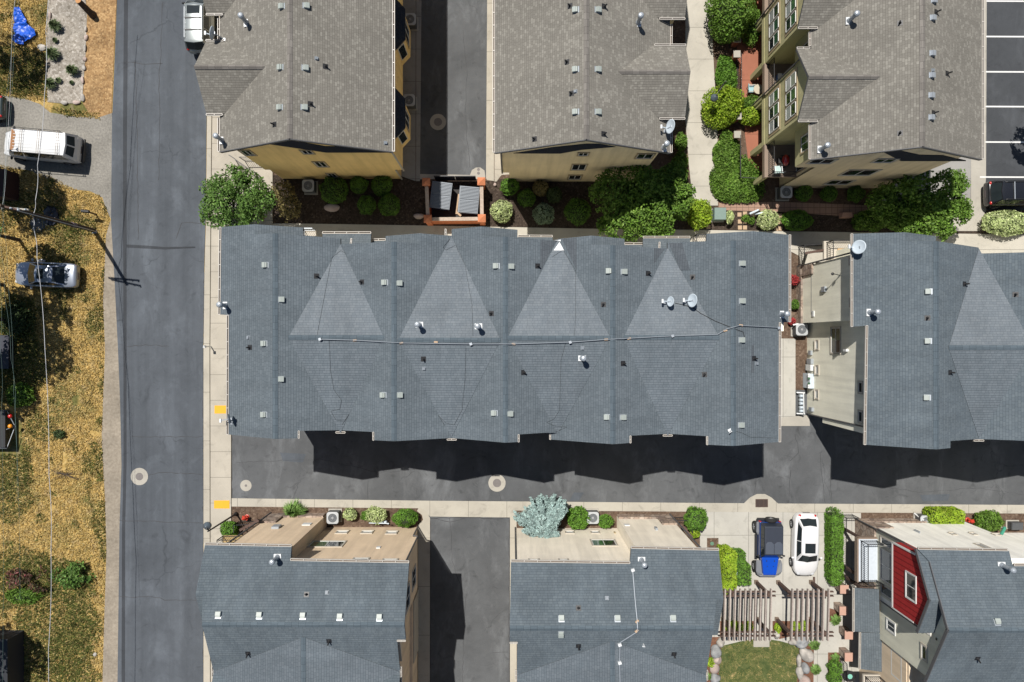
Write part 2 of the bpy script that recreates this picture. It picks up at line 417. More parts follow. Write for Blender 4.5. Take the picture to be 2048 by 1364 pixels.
M['redpatio'] = concrete('red_patio_concrete', (.40, .16, .10), 0, 2.0, 0, .7)
M['paver'] = concrete('pink_paver', (.42, .27, .20), .44, .44, .1, .25)
M['step'] = plain('tan_paver', (.52, .37, .24), .85)
M['boulder'] = grainy('pale_boulder', [(.3, (.36, .34, .31)), (.7, (.58, .54, .49))], 3, big=.25, bigs=1.2)
M['boulder_b'] = grainy('grey_boulder', [(.3, (.27, .28, .29)), (.7, (.46, .47, .47))], 3, big=.25, bigs=1.2)
M['boulder_c'] = grainy('pink_boulder', [(.3, (.44, .34, .30)), (.7, (.60, .50, .45))], 3, big=.2, bigs=1.2)
def yard_mat():
    m, nt, N, L, bs = nodes('dry_yard_grass'); p = wpos(nt)
    f = noise(nt, p, 3.4, 7, .7, 1.2)
    dry = ramp(nt, f, [(.28, (.18, .115, .036)), (.48, (.33, .225, .075)), (.7, (.44, .325, .14))])
    grn = ramp(nt, f, [(.3, (.035, .045, .014)), (.7, (.12, .125, .042))])
    k = ramp(nt, noise(nt, p, .26, 5, .62), [(.50, g(0)), (.60, g(.9))])
    k2 = ramp(nt, noise(nt, p, 1.3, 4), [(.55, g(0)), (.68, g(.55))])
    c = mixc(nt, k2, mixc(nt, k, dry, grn), (.22, .175, .12))
    L.new(c, bs.inputs['Base Color']); bs.inputs['Roughness'].default_value = 1; bs.inputs['Specular IOR Level'].default_value = .1
    bump(nt, f, bs, .6, .06); return m
M['yard'] = yard_mat()
def lawn_mat():
    m, nt, N, L, bs = nodes('patchy_lawn'); p = wpos(nt)
    f = noise(nt, p, 2.2, 7, .7, 1.0)
    c = ramp(nt, f, [(.40, (.035, .055, .012)), (.54, (.078, .092, .026)), (.61, (.14, .125, .048)), (.68, (.34, .26, .115))])
    L.new(c, bs.inputs['Base Color']); bs.inputs['Roughness'].default_value = 1
    bump(nt, noise(nt, p, 14, 4), bs, .6, .05); return m
M['lawn'] = lawn_mat()
LF = {}
LF['tree'] = leafmat('shade_tree_leaf', [(0.049, 0.108, 0.021), (0.105, 0.201, 0.038), (0.079, 0.154, 0.028), (0.166, 0.263, 0.070)])
LF['bright'] = leafmat('bright_leaf', [(.055, .115, .014), (.12, .225, .028), (.08, .155, .018), (.20, .31, .06)])
LF['box'] = leafmat('boxwood_leaf', [(0.063, 0.135, 0.018), (0.108, 0.216, 0.027), (0.081, 0.162, 0.022)])
LF['lime'] = leafmat('lime_leaf', [(0.149, 0.253, 0.014), (0.253, 0.356, 0.023), (0.184, 0.299, 0.017), (0.345, 0.414, 0.046)])
LF['hedge'] = leafmat('hedge_leaf', [(0.072, 0.168, 0.019), (0.120, 0.240, 0.029), (0.088, 0.192, 0.022)])
LF['varieg'] = leafmat('cream_variegated_leaf', [(0.264, 0.341, 0.121), (0.462, 0.528, 0.253), (0.330, 0.407, 0.154), (0.594, 0.616, 0.374)])
LF['greygreen'] = leafmat('grey_green_leaf', [(0.143, 0.209, 0.121), (0.220, 0.297, 0.187), (0.275, 0.352, 0.242)])
LF['spruce'] = leafmat('blue_spruce_needle', [(0.176, 0.259, 0.248), (0.297, 0.396, 0.380), (0.231, 0.325, 0.314), (0.396, 0.495, 0.473)], trans=.1)
LF['dark'] = leafmat('dark_leaf', [(0.027, 0.051, 0.018), (0.053, 0.083, 0.027), (0.075, 0.105, 0.038)])
LF['red'] = leafmat('red_leaf', [(0.300, 0.033, 0.038), (0.480, 0.060, 0.060), (0.210, 0.030, 0.030)])
LF['brownish'] = leafmat('bronze_leaf', [(0.090, 0.075, 0.027), (0.180, 0.150, 0.053), (0.240, 0.195, 0.090)])
LF['plum'] = leafmat('dark_rose_leaf', [(0.065, 0.036, 0.029), (0.117, 0.065, 0.046), (0.065, 0.078, 0.026), (0.260, 0.065, 0.078)])
LF['grassclump'] = leafmat('grass_blade', [(0.100, 0.190, 0.040), (0.180, 0.290, 0.080), (0.130, 0.230, 0.050)])
LF['straw'] = leafmat('straw_blade', [(.42, .285, .098), (.58, .43, .165), (.66, .53, .26), (.32, .25, .085), (.49, .355, .125)], trans=.25, rough=.9)
LF['yardgreen'] = leafmat('yard_green_blade', [(0.060, 0.085, 0.018), (0.120, 0.140, 0.035), (0.190, 0.180, 0.055)], trans=.2, rough=.9)
LF['lawnblade'] = leafmat('lawn_blade', [(0.060, 0.090, 0.020), (0.110, 0.135, 0.035), (0.170, 0.160, 0.055), (0.360, 0.280, 0.110)], trans=.2, rough=.9)
LF['spike'] = leafmat('yucca_blade', [(0.046, 0.072, 0.026), (0.091, 0.130, 0.052), (0.156, 0.195, 0.091)])
M['core'] = plain('shrub_inner_twigs', (.022, .035, .010), 1, var=.3)
M['core_red'] = plain('red_shrub_inner', (.05, .01, .01), 1, var=.3)
M['core_spruce'] = plain('spruce_inner_twigs', (.045, .06, .055), 1, var=.3)
M['bark'] = grainy('tree_bark', [(.3, (.06, .045, .034)), (.7, (.14, .11, .085))], 10, big=.2)

# ------------------------------------------------------------------ roofs
BV = {}
def roof_obj(name, faces, mat, parent, thick=.20, fascia=None, key=None):
    """faces: lists of world points; gives an upper skin with uv along the slope, an under skin and fascia edges"""
    vs, fs, ms, uvs, top = [], [], [], [], []
    edges = {}
    kk = lambda p: (round(p.x, 2), round(p.y, 2), round(p.z, 2))
    for pts in faces:
        n = Vector((0, 0, 0))
        for i in range(len(pts)):
            a, b_ = pts[i], pts[(i + 1) % len(pts)]
            n += Vector(((a.y - b_.y) * (a.z + b_.z), (a.z - b_.z) * (a.x + b_.x), (a.x - b_.x) * (a.y + b_.y)))
        if n.z < 0: pts = pts[::-1]; n = -n
        n.normalize()
        up = Vector((0, 0, 1)) - n * n.z
        up = up.normalized() if up.length > 1e-3 else Vector((0, 1, 0))
        hz = up.cross(n).normalized()
        b = len(vs); vs += pts; fs.append(tuple(range(b, b + len(pts)))); ms.append(0)
        uvs += [(p.dot(hz), p.dot(up)) for p in pts]; top.append((pts, fs[-1]))
        b = len(vs); dn = [p - Vector((0, 0, thick)) for p in pts]; vs += dn
        fs.append(tuple(reversed(range(b, b + len(pts))))); ms.append(1); uvs += [(0, 0)] * len(pts)
        for i in range(len(pts)):
            a, c = pts[i], pts[(i + 1) % len(pts)]
            k1, k2 = (kk(a), kk(c)), (kk(c), kk(a))
            if k2 in edges: edges.pop(k2)
            else: edges[k1] = (a, c)
    for a, c in edges.values():
        b = len(vs); d = Vector((0, 0, thick)); vs += [a, a - d, c - d, c]
        fs.append((b, b + 1, b + 2, b + 3)); ms.append(1); uvs += [(0, 0)] * 4
    off = origin_of(parent)
    me = bpy.data.meshes.new(name); me.from_pydata([tuple(v - off) for v in vs], [], fs)
    me.materials.append(mat); me.materials.append(fascia or M['fascia'])
    me.polygons.foreach_set('material_index', ms)
    uvl = me.uv_layers.new(name='UVMap')
    flat = []
    for f in fs:
        for i in f: flat += list(uvs[i])
    uvl.data.foreach_set('uv', flat); me.update()
    o = bpy.data.objects.new(name, me); link(o, parent)
    if key:
        vv, ff = BV.get(key, ([], []))
        for pts, f in top:
            b = len(vv); vv += pts; ff.append(tuple(range(b, b + len(pts))))
        BV[key] = (vv, ff)
    return o
TREES = {}
def hit(key, px, py):
    if key not in TREES:
        TREES[key] = BVHTree.FromPolygons([tuple(v) for v in BV[key][0]], BV[key][1])
    for q, (ox, oy) in enumerate([(0, 0)] + [(r * a, r * b_) for r in (2, 4, 7, 11, 16) for a, b_ in ((0, 1), (0, -1), (1, 0), (-1, 0), (.7, .7), (-.7, .7), (.7, -.7), (-.7, -.7))]):
        d = Vector(((px + ox - CX) / FP, -(py + oy - CY) / FP, -1)).normalized()
        loc, n, i, dist = TREES[key].ray_cast(Vector((0, 0, CH)), d)
        if loc is not None: break
    if loc is None: raise ValueError(f'no roof {key} at {px},{py}')
    if q: print('near roof', key, px, py, ox, oy)
    if n.z < 0: n = -n
    return loc, n
def down(key, x, y):
    hit_ = TREES.get(key) or TREES.setdefault(key, BVHTree.FromPolygons([tuple(v) for v in BV[key][0]], BV[key][1]))
    loc, n, i, dist = hit_.ray_cast(Vector((x, y, 40)), Vector((0, 0, -1)))
    return loc
def cap_strip(name, a, b, mat, parent, s1, s2, w=.16):
    """bent ridge shingles along a ridge from a to b; s1, s2 = slope of the two sides"""
    a, b = Vector(a), Vector(b); d = (b - a).normalized(); sd = d.cross(Vector((0, 0, 1))).normalized(); up = Vector((0, 0, .025))
    l1 = sd * w - Vector((0, 0, w * s1)); l2 = -sd * w - Vector((0, 0, w * s2))
    vs = [a + up + l1, b + up + l1, b + up, a + up, b + up + l2, a + up + l2]
    off = origin_of(parent); me = bpy.data.meshes.new(name)
    me.from_pydata([tuple(v - off) for v in vs], [], [(0, 1, 2, 3), (3, 2, 4, 5)]); me.materials.append(mat)
    L = (b - a).length; uvl = me.uv_layers.new(name='UVMap')
    uvl.data.foreach_set('uv', [0, 0, 0, L, .26, L, .26, 0, .26, 0, .26, L, .52, L, .52, 0][:16]); me.update()
    return link(bpy.data.objects.new(name, me), parent)
def gutter(parent, a, b, out, w=.13):
    """open channel along an eave, with hangers every 0.7 m"""
    a, b, out = Vector(a), Vector(b), Vector(out); d = b - a; L = d.length; d.normalize()
    mb = MB(); z = Vector((0, 0, -.02))
    mb.bar(a + out * w + z, b + out * w + z, .028, .11)
    mb.bar(a + out * .016 + z, b + out * .016 + z, .026, .11)
    mb.bar(a + out * w * .5 + z - Vector((0, 0, .05)), b + out * w * .5 + z - Vector((0, 0, .05)), w - .05, .012, 1)
    n = max(2, int(L / .75))
    for i in range(n + 1):
        p = a + d * (L * i / n) * .998 + d * .001 * L + z + Vector((0, 0, .045))
        mb.bar(p + out * .035, p + out * (w - .02), .035, .012)
    return mb.build('gutter', [M['gutter'], M['gutter_in']], parent)

# ------------------------------------------------------------------ roof furniture (meshes are shared)
def mesh_of(mb, name, mats, smooth=False):
    o = mb.build(name, mats, None, local=True, smooth=smooth); me = o.data; bpy.data.objects.remove(o); return me
def box_vent_mesh(mat_top, nm):
    mb = MB(); w = .14; h = .15
    mb.b2((-.17, -.16, 0), (.17, .20, .012), 1)
    mb.prism([(-w, -w, .012), (w, -w, .012), (w, w, .012), (-w, w, .012)], [(-w, -w - .03, h), (w, -w - .03, h), (w, w * .8, h * .8), (-w, w * .8, h * .8)])
    mb.prism([(-w - .02, -w - .05, h), (w + .02, -w - .05, h), (w + .02, w * .3, h), (-w - .02, w * .3, h)], [(-w, -w - .03, h + .02), (w, -w - .03, h + .02), (w, w * .25, h + .02), (-w, w * .25, h + .02)])
    return mesh_of(mb, nm, [mat_top, M['galv']])
VENT = box_vent_mesh(M['vent'], 'roof_vent'); VENTG = box_vent_mesh(M['galv'], 'roof_vent')
mb = MB(); mb.b2((-.15, -.15, 0), (.15, .15, .012)); mb.lathe([(.085, .01), (.05, .06), (.042, .30), (.03, .30)], n=10, m=1)
PIPE = mesh_of(mb, 'pipe_vent', [M['black'], M['rubber']])
mb = MB(); mb.b2((-.11, -.11, 0), (.11, .11, .01)); mb.b2((-.075, -.075, .01), (.075, .075, .10))
SQVENT = mesh_of(mb, 'small_vent', [M['conduit']])
mb = MB(); mb.b2((-.22, -.18, -.06), (.22, .22, .03))
mb.lathe([(.17, .02), (.135, .18), (.12, .2), (.12, .80), (.15, .80), (.15, .83), (.17, .86), (.17, .98), (.12, 1.05), (.03, 1.08)], n=16, m=1)
FLUE = mesh_of(mb, 'flue_pipe', [M['white'], M['galv']], smooth=False)
def on_roof(name, me, parent, key, px, py, yaw=None, upright=False, base=True):
    loc, n = hit(key, px, py)
    o = bpy.data.objects.new(name, me); link(o, parent)
    up = Vector((0, 0, 1)) - n * n.z; up = up.normalized() if up.length > 1e-3 else Vector((0, 1, 0))
    if upright:
        y = Vector((up.x, up.y, 0)).normalized(); z = Vector((0, 0, 1))
    else: y, z = up, n
    x = y.cross(z)
    Mx = Matrix(((x.x, y.x, z.x, 0), (x.y, y.y, z.y, 0), (x.z, y.z, z.z, 0), (0, 0, 0, 1)))
    o.matrix_local = Matrix.Translation(loc - origin_of(parent)) @ Mx
    return o

# ------------------------------------------------------------------ walls and windows
def wframe(wall):
    ax, c, n = wall
    if ax == 'x': return lambda s, z, o: Vector((c + n * o, s, z))
    return lambda s, z, o: Vector((s, c + n * o, z))
def wbox(mb, wall, s0, s1, z0, z1, o0, o1, m=0):
    f = wframe(wall); a, b = f(s0, z0, o0), f(s1, z1, o1)
    lo = Vector((min(a.x, b.x), min(a.y, b.y), min(a.z, b.z))); hi = Vector((max(a.x, b.x), max(a.y, b.y), max(a.z, b.z)))
    return mb.b2(lo, hi, m)
def window(parent, wall, a, b, trim='trim_beige', mull=1, hm=0, tw=.09, glass='glass', sash='sash', sill=False):
    """a, b: opposite corners in photo pixels (or world points) on the wall plane"""
    ax, c, n = wall
    q = [(p if isinstance(p, Vector) else (on_x(p[0], p[1], c) if ax == 'x' else on_y(p[0], p[1], c))) for p in (a, b)]
    s = sorted(((p.y if ax == 'x' else p.x) for p in q)); z = sorted(p.z for p in q)
    return window_sz(parent, wall, s[0], s[1], z[0], z[1], trim, mull, hm, tw, glass, sash, sill)
def window_sz(parent, wall, s0, s1, z0, z1, trim='trim_beige', mull=1, hm=0, tw=.09, glass='glass', sash='sash', sill=False):
    mb = MB(); o = .055
    wbox(mb, wall, s0 - tw, s1 + tw, z1, z1 + tw, -.02, o); wbox(mb, wall, s0 - tw, s1 + tw, z0 - tw, z0, -.02, o + (.05 if sill else 0))
    wbox(mb, wall, s0 - tw, s0, z0, z1, -.02, o); wbox(mb, wall, s1, s1 + tw, z0, z1, -.02, o)
    t = .045
    wbox(mb, wall, s0, s1, z1 - t, z1, -.01, .035, 1); wbox(mb, wall, s0, s1, z0, z0 + t, -.01, .035, 1)
    wbox(mb, wall, s0, s0 + t, z0 + t, z1 - t, -.01, .035, 1); wbox(mb, wall, s1 - t, s1, z0 + t, z1 - t, -.01, .035, 1)
    for i in range(mull):
        s = s0 + (s1 - s0) * (i + 1) / (mull + 1); wbox(mb, wall, s - t / 2, s + t / 2, z0 + t, z1 - t, -.01, .034, 1)
    for i in range(hm):
        zz = z0 + (z1 - z0) * (i + 1) / (hm + 1); wbox(mb, wall, s0 + t, s1 - t, zz - t / 2, zz + t / 2, -.01, .033, 1)
    w = mb.build('window', [M[trim], M[sash]], parent)
    gl = glass if isinstance(glass, (list, tuple)) else [glass]
    nn = len(gl)
    for i, gg in enumerate(gl):
        pb = MB(); u0 = s0 + t + (s1 - s0 - 2 * t) * i / nn; u1 = s0 + t + (s1 - s0 - 2 * t) * (i + 1) / nn
        wbox(pb, wall, u0 + .001, u1 - .001, z0 + t, z1 - t, -.012, .016); pb.build('pane', M[gg], w)
    return w
def wall_panel(parent, name, wall, pix, mat, thick=.03, inner=-.03):
    ax, c, n = wall
    pts = [(on_x(p[0], p[1], c) if ax == 'x' else on_y(p[0], p[1], c)) for p in pix]
    mb = MB()
    if ax == 'x': mb.yz([(p.y, p.z) for p in pts], c + n * inner, c + n * thick)
    else: mb.xz([(p.x, p.z) for p in pts], c + n * inner, c + n * thick)
    return mb.build(name, M[mat], parent)
def plate(parent, name, wall, a, b, mat='white', out=.05):
    ax, c, n = wall
    q = [(on_x(p[0], p[1], c) if ax == 'x' else on_y(p[0], p[1], c)) for p in (a, b)]
    s = sorted(((p.y if ax == 'x' else p.x) for p in q)); z = sorted(p.z for p in q)
    mb = MB(); wbox(mb, wall, s[0], s[1], z[0], z[1], -.01, out)
    return mb.build(name, M[mat], parent)
def railing(name, parent, pts, h=1.0, mat='black', step=.13, r=.012):
    """posts, rails and balusters along a polyline of floor points"""
    mb = MB()
    for i in range(len(pts) - 1):
        a, b = Vector(pts[i]), Vector(pts[i + 1]); L = (b - a).length; n = max(1, int(L / step))
        mb.bar(a + Vector((0, 0, h)), b + Vector((0, 0, h)), .045, .04); mb.bar(a + Vector((0, 0, .1)), b + Vector((0, 0, .1)), .03, .03)
        for k in range(n + 1):
            p = a.lerp(b, k / n); w = .045 if k in (0, n) else .017
            mb.bar(p, p + Vector((0, 0, h)), w, w)
    return mb.build(name, M[mat], parent)

# ------------------------------------------------------------------ ground sheets
def sheet(name, px, z, mat, base=-.03, kind='structure', skew=True):
    pts = [P(a, b, z if skew else 0) for a, b in px]
    mb = MB(); mb.xy([(p.x, p.y) for p in pts], base, z)
    o = mb.build(name, M[mat] if isinstance(mat, str) else mat)
    if kind: o['kind'] = kind
    return o

# ------------------------------------------------------------------ plants
def leaf_mesh(name, P_, N_, size, mat, aspect=1.7, jitter=.5, blade=False):
    """numpy: one leaf quad per point, facing N_ with scatter"""
    n = len(P_)
    nn = N_ + nrng.normal(0, jitter, (n, 3)); nn /= np.linalg.norm(nn, axis=1, keepdims=True) + 1e-9
    r = nrng.normal(0, 1, (n, 3)); u = np.cross(nn, r); u /= np.linalg.norm(u, axis=1, keepdims=True) + 1e-9
    w = np.cross(nn, u); s = size * nrng.uniform(.6, 1.35, (n, 1))
    u = u * s * aspect / 2; w = w * s / 2
    bend = nn * s * .18
    v = np.stack([P_ - u, P_ - w * .9 + bend, P_ + u, P_ + w * .9 + bend], 1).reshape(-1, 3)
    f = np.arange(n * 4).reshape(n, 4)
    me = bpy.data.meshes.new(name); me.from_pydata(v.tolist(), [], f.tolist()); me.materials.append(mat); me.update()
    return me
def ell_points(n, c, r, lo=.75, hi=1.02, lumps=None, bottom=-.5):
    d = nrng.normal(0, 1, (n * 2, 3)); d /= np.linalg.norm(d, axis=1, keepdims=True)
    d = d[d[:, 2] > bottom][:n]
    q = nrng.uniform(lo ** 3, hi ** 3, (len(d), 1)) ** (1 / 3)
    if lumps is not None:
        k = np.zeros(len(d))
        for ph in lumps: k += np.sin(d @ ph[:3] + ph[3])
        q = q * (1 + .06 * k[:, None])
    return np.array(c) + d * q * np.array(r), d
def make_lumps(k=3, f=5.0):
    return [np.append(nrng.normal(0, f, 3), nrng.uniform(0, 6.28)) for _ in range(k)]
def shrub(name, label, cat, px, py, rx, ry, h, leaf, n=1500, size=.085, core='core', group=None, box=False, lump=3, loose=False):
    """clipped or loose shrub: centre and radii in photo pixels as seen (at mid height), h in metres"""
    zc = h * .55; k = (CH - zc) / FP
    c = P(px, py, zc); r = (rx * k, ry * k, h * .5)
    root = thing(name, label, cat, (c.x, c.y, 0), 0, group)
    lum = make_lumps(lump, 4.0)
    pts, nor = ell_points(n, (0, 0, zc), r, .70 if loose else .86, 1.17 if loose else 1.04, make_lumps(5, 3.2) if loose else lum, -.75)
    if box:
        m_ = len(nor); ar = np.array((r[1] * r[2], r[1] * r[2], r[0] * r[2], r[0] * r[2], r[0] * r[1] * 1.3)); k_ = nrng.choice(5, m_, p=ar / ar.sum())
        q_ = nrng.uniform(-1, 1, (m_, 3)); nor = np.zeros((m_, 3))
        for i_, (ax_, sg_) in enumerate(((0, 1), (0, -1), (1, 1), (1, -1), (2, 1))): q_[k_ == i_, ax_] = sg_; nor[k_ == i_, ax_] = sg_
        wob = sum(np.sin((q_ * np.array(r) * 2.2) @ a[:3] * .35 + a[3]) for a in make_lumps(3, 4.0))[:, None]
        q_[:, :2] *= 1 - .10 * np.clip(np.abs(q_[:, 2:3]) - .5, 0, 1); big_ = (np.abs(q_[:, 0]) ** 6 + np.abs(q_[:, 1]) ** 6)[:, None] ** (1 / 6)
        q_[:, :2] /= np.maximum(1, big_)
        pts = np.array((0, 0, zc)) + q_ * np.array(r) * (1 + .025 * wob) * nrng.uniform(.95, 1.04, (m_, 1)); n = m_
    me = leaf_mesh('foliage', pts, nor, size, LF[leaf], 1.5, .9 if loose else .6)
    link(bpy.data.objects.new('foliage', me), root)
    mb = MB()
    if box: mb.b2((-r[0] * .84, -r[1] * .9, .05), (r[0] * .84, r[1] * .9, h * .92))
    else: kq = .68 if loose else .86; mb.ball((0, 0, zc), (r[0] * kq, r[1] * kq, r[2] * kq), 14, 9, 0, .05)
    mb.build('stems', M[core], root, local=True)
    return root
def tree(name, label, cat, base, blobs, leaf, n, size, trunk_r=.12, group=None, jitter=.8, core=None):
    """base: world xy; blobs: (x, y, z, rx, ry, rz) in world metres"""
    bx, by = base; root = thing(name, label, cat, (bx, by, 0), 0, group)
    tot = sum(b[3] * b[4] + b[3] * b[5] for b in blobs); PP_, NN_ = [], []
    for b in blobs:
        k = int(n * (b[3] * b[4] + b[3] * b[5]) / tot)
        p, d = ell_points(k, (b[0] - bx, b[1] - by, b[2]), b[3:6], .45, 1.05, make_lumps(3, 6.0), -.8)
        # open up gaps: drop leaves where a slow wave is low
        ph = make_lumps(3, 2.2); w = sum(np.sin(p @ a[:3] + a[3]) for a in ph)
        keep = w > -.55
        PP_.append(p[keep]); NN_.append(d[keep] * .6 + np.array((0, 0, .5)))
    me = leaf_mesh('crown', np.concatenate(PP_), np.concatenate(NN_), size, LF[leaf], 1.6, jitter)
    link(bpy.data.objects.new('crown', me), root)
    mb = MB(); zt = min(b[2] for b in blobs)
    mb.tube([(0, 0, 0), (.03, .02, zt * .5), (0, 0, zt)], [trunk_r, trunk_r * .8, trunk_r * .6], 8)
    for b in blobs:
        e = Vector((b[0] - bx, b[1] - by, b[2] + b[5] * .4))
        m_ = Vector((0, 0, zt * .75)).lerp(e, .5) + Vector((0, 0, .15))
        mb.tube([(0, 0, zt * .7), m_, e], [trunk_r * .5, trunk_r * .32, trunk_r * .12], 6)
    mb.build('trunk', M['bark'], root, local=True)
    return root
def grass_clump(name, label, cat, px, py, r, h, leaf, n=160, group=None, w=.03, droop=.5):
    c = P(px, py, 0); root = thing(name, label, cat, c, 0, group)
    mb = MB()
    for i in range(n):
        a = rng.uniform(0, 6.283); q = rng.uniform(.25, 1) * r; hh = h * rng.uniform(.6, 1.1) * (1.15 - .6 * q / r)
        d = Vector((math.cos(a), math.sin(a), 0)); sd = Vector((-d.y, d.x, 0)) * w * rng.uniform(.6, 1.2)
        b = d * q * .18; m_ = d * q * .6 + Vector((0, 0, hh)); e = d * q + Vector((0, 0, hh * (1 - droop)))
        k = len(mb.v); mb.v += [b - sd * .6, b + sd * .6, m_ + sd, m_ - sd, e]
        mb.f += [(k, k + 1, k + 2, k + 3), (k + 3, k + 2, k + 4)]; mb.m += [0, 0]
    mb.build('blades', LF[leaf], root, local=True)
    mb = MB(); mb.ball((0, 0, h * .18), (r * .3, r * .3, h * .25), 9, 6, 0, .1); mb.build('crown', M['core'], root, local=True)
    return root
def boulder(label, px, py, rx, ry, h, mat, group):
    c = P(px, py, h * .4); k = (CH - h * .4) / FP
    mb = MB(); ph = make_lumps(4, 1.4)
    mb.ball((0, 0, 0), 1, 14, 9)
    for v in mb.v:
        d = np.array(v); q = 1 + .10 * sum(math.sin(float(d @ a[:3]) * 1.6 + a[3]) for a in ph)
        v.x *= rx * k * q; v.y *= ry * k * q; v.z = v.z * h * .6 * q + h * .4
        v += Vector((c.x, c.y, 0))
    o = mb.build('boulder', M[mat], org=(c.x, c.y, 0), smooth=True)
    return tag(o, label, 'boulder', group)
# ------------------------------------------------------------------ vehicles (local +x is forward)
def paint(name, c, rough=.28, metal=0.0, coat=.6):
    return plain(name, c, rough, metal, .05, 1.5, .5, coat)
M['lamp_red'] = plain('red_lamp', (.50, .015, .012), .25, var=.1)
M['lamp_clear'] = plain('clear_lamp', (.62, .64, .66), .15, var=.1)
M['amber'] = plain('amber_lamp', (.85, .30, .01), .35, var=.1)
M['carglass'] = plain('car_glass', (.022, .030, .034), .08, var=.3, scale=2, spec=.35, coat=0)
M['rim'] = plain('alloy_rim', (.36, .37, .38), .35, metal=.5)
M['plate'] = plain('number_plate', (.10, .08, .08), .5)

def loft_panel(mb, bot, top, u0, u1, v0, v1, off, m=0, steps=4):
    def along(pts, u):
        q = u * (len(pts) - 1); i = min(int(q), len(pts) - 2); return Vector(pts[i]).lerp(Vector(pts[i + 1]), q - i)
    us = sorted(set([u0 + (u1 - u0) * i / steps for i in range(steps + 1)]))
    lo = [along(bot, u).lerp(along(top, u), v0) for u in us]; hi = [along(bot, u).lerp(along(top, u), v1) for u in us]
    n = (lo[-1] - lo[0]).cross(hi[0] - lo[0]).normalized(); c = (lo[0] + hi[-1]) / 2
    if n.dot(c - Vector((c.x * .4, 0, .8))) < 0: n = -n
    b = len(mb.v); k = len(us)
    for o in (off, -.02): mb.v += [p + n * o for p in lo] + [p + n * o for p in hi]
    for i in range(k - 1):
        mb.f.append((b + i, b + i + 1, b + k + i + 1, b + k + i)); mb.m.append(m)
    for e0, e1 in ((0, k - 1),):
        for i in range(k - 1):
            mb.f.append((b + i, b + 2 * k + i, b + 2 * k + i + 1, b + i + 1)); mb.m.append(m)
            mb.f.append((b + k + i + 1, b + 3 * k + i + 1, b + 3 * k + i, b + k + i)); mb.m.append(m)
    return mb
def wheel(parent, x, y, r, w, side, rimr=.64):
    T = Matrix.Translation((x, y, r)) @ Matrix.Rotation(-R(90) * side, 4, 'X')
    mb = MB(); mb.lathe([(r * .62, -w / 2), (r * .92, -w / 2), (r, -w * .3), (r, w * .3), (r * .92, w / 2), (r * rimr, w / 2), (r * rimr, w * .3)], n=22, M=T)
    o = mb.build('wheel', M['rubber'], parent, local=True)
    rb = MB(); rb.lathe([(r * rimr * .99, w * .30), (r * rimr * .99, w * .40), (r * rimr * .86, w * .42), (r * rimr * .8, w * .33), (.05, w * .34)], n=22, M=T)
    for i in range(5):
        a = 6.283 * i / 5; p = Vector((math.cos(a), math.sin(a), 0))
        rb.bar(T @ (p * .04 + Vector((0, 0, w * .40))), T @ (p * r * rimr * .9 + Vector((0, 0, w * .40))), .05, .03)
    rb.build('rim', M['rim'], o, local=True)
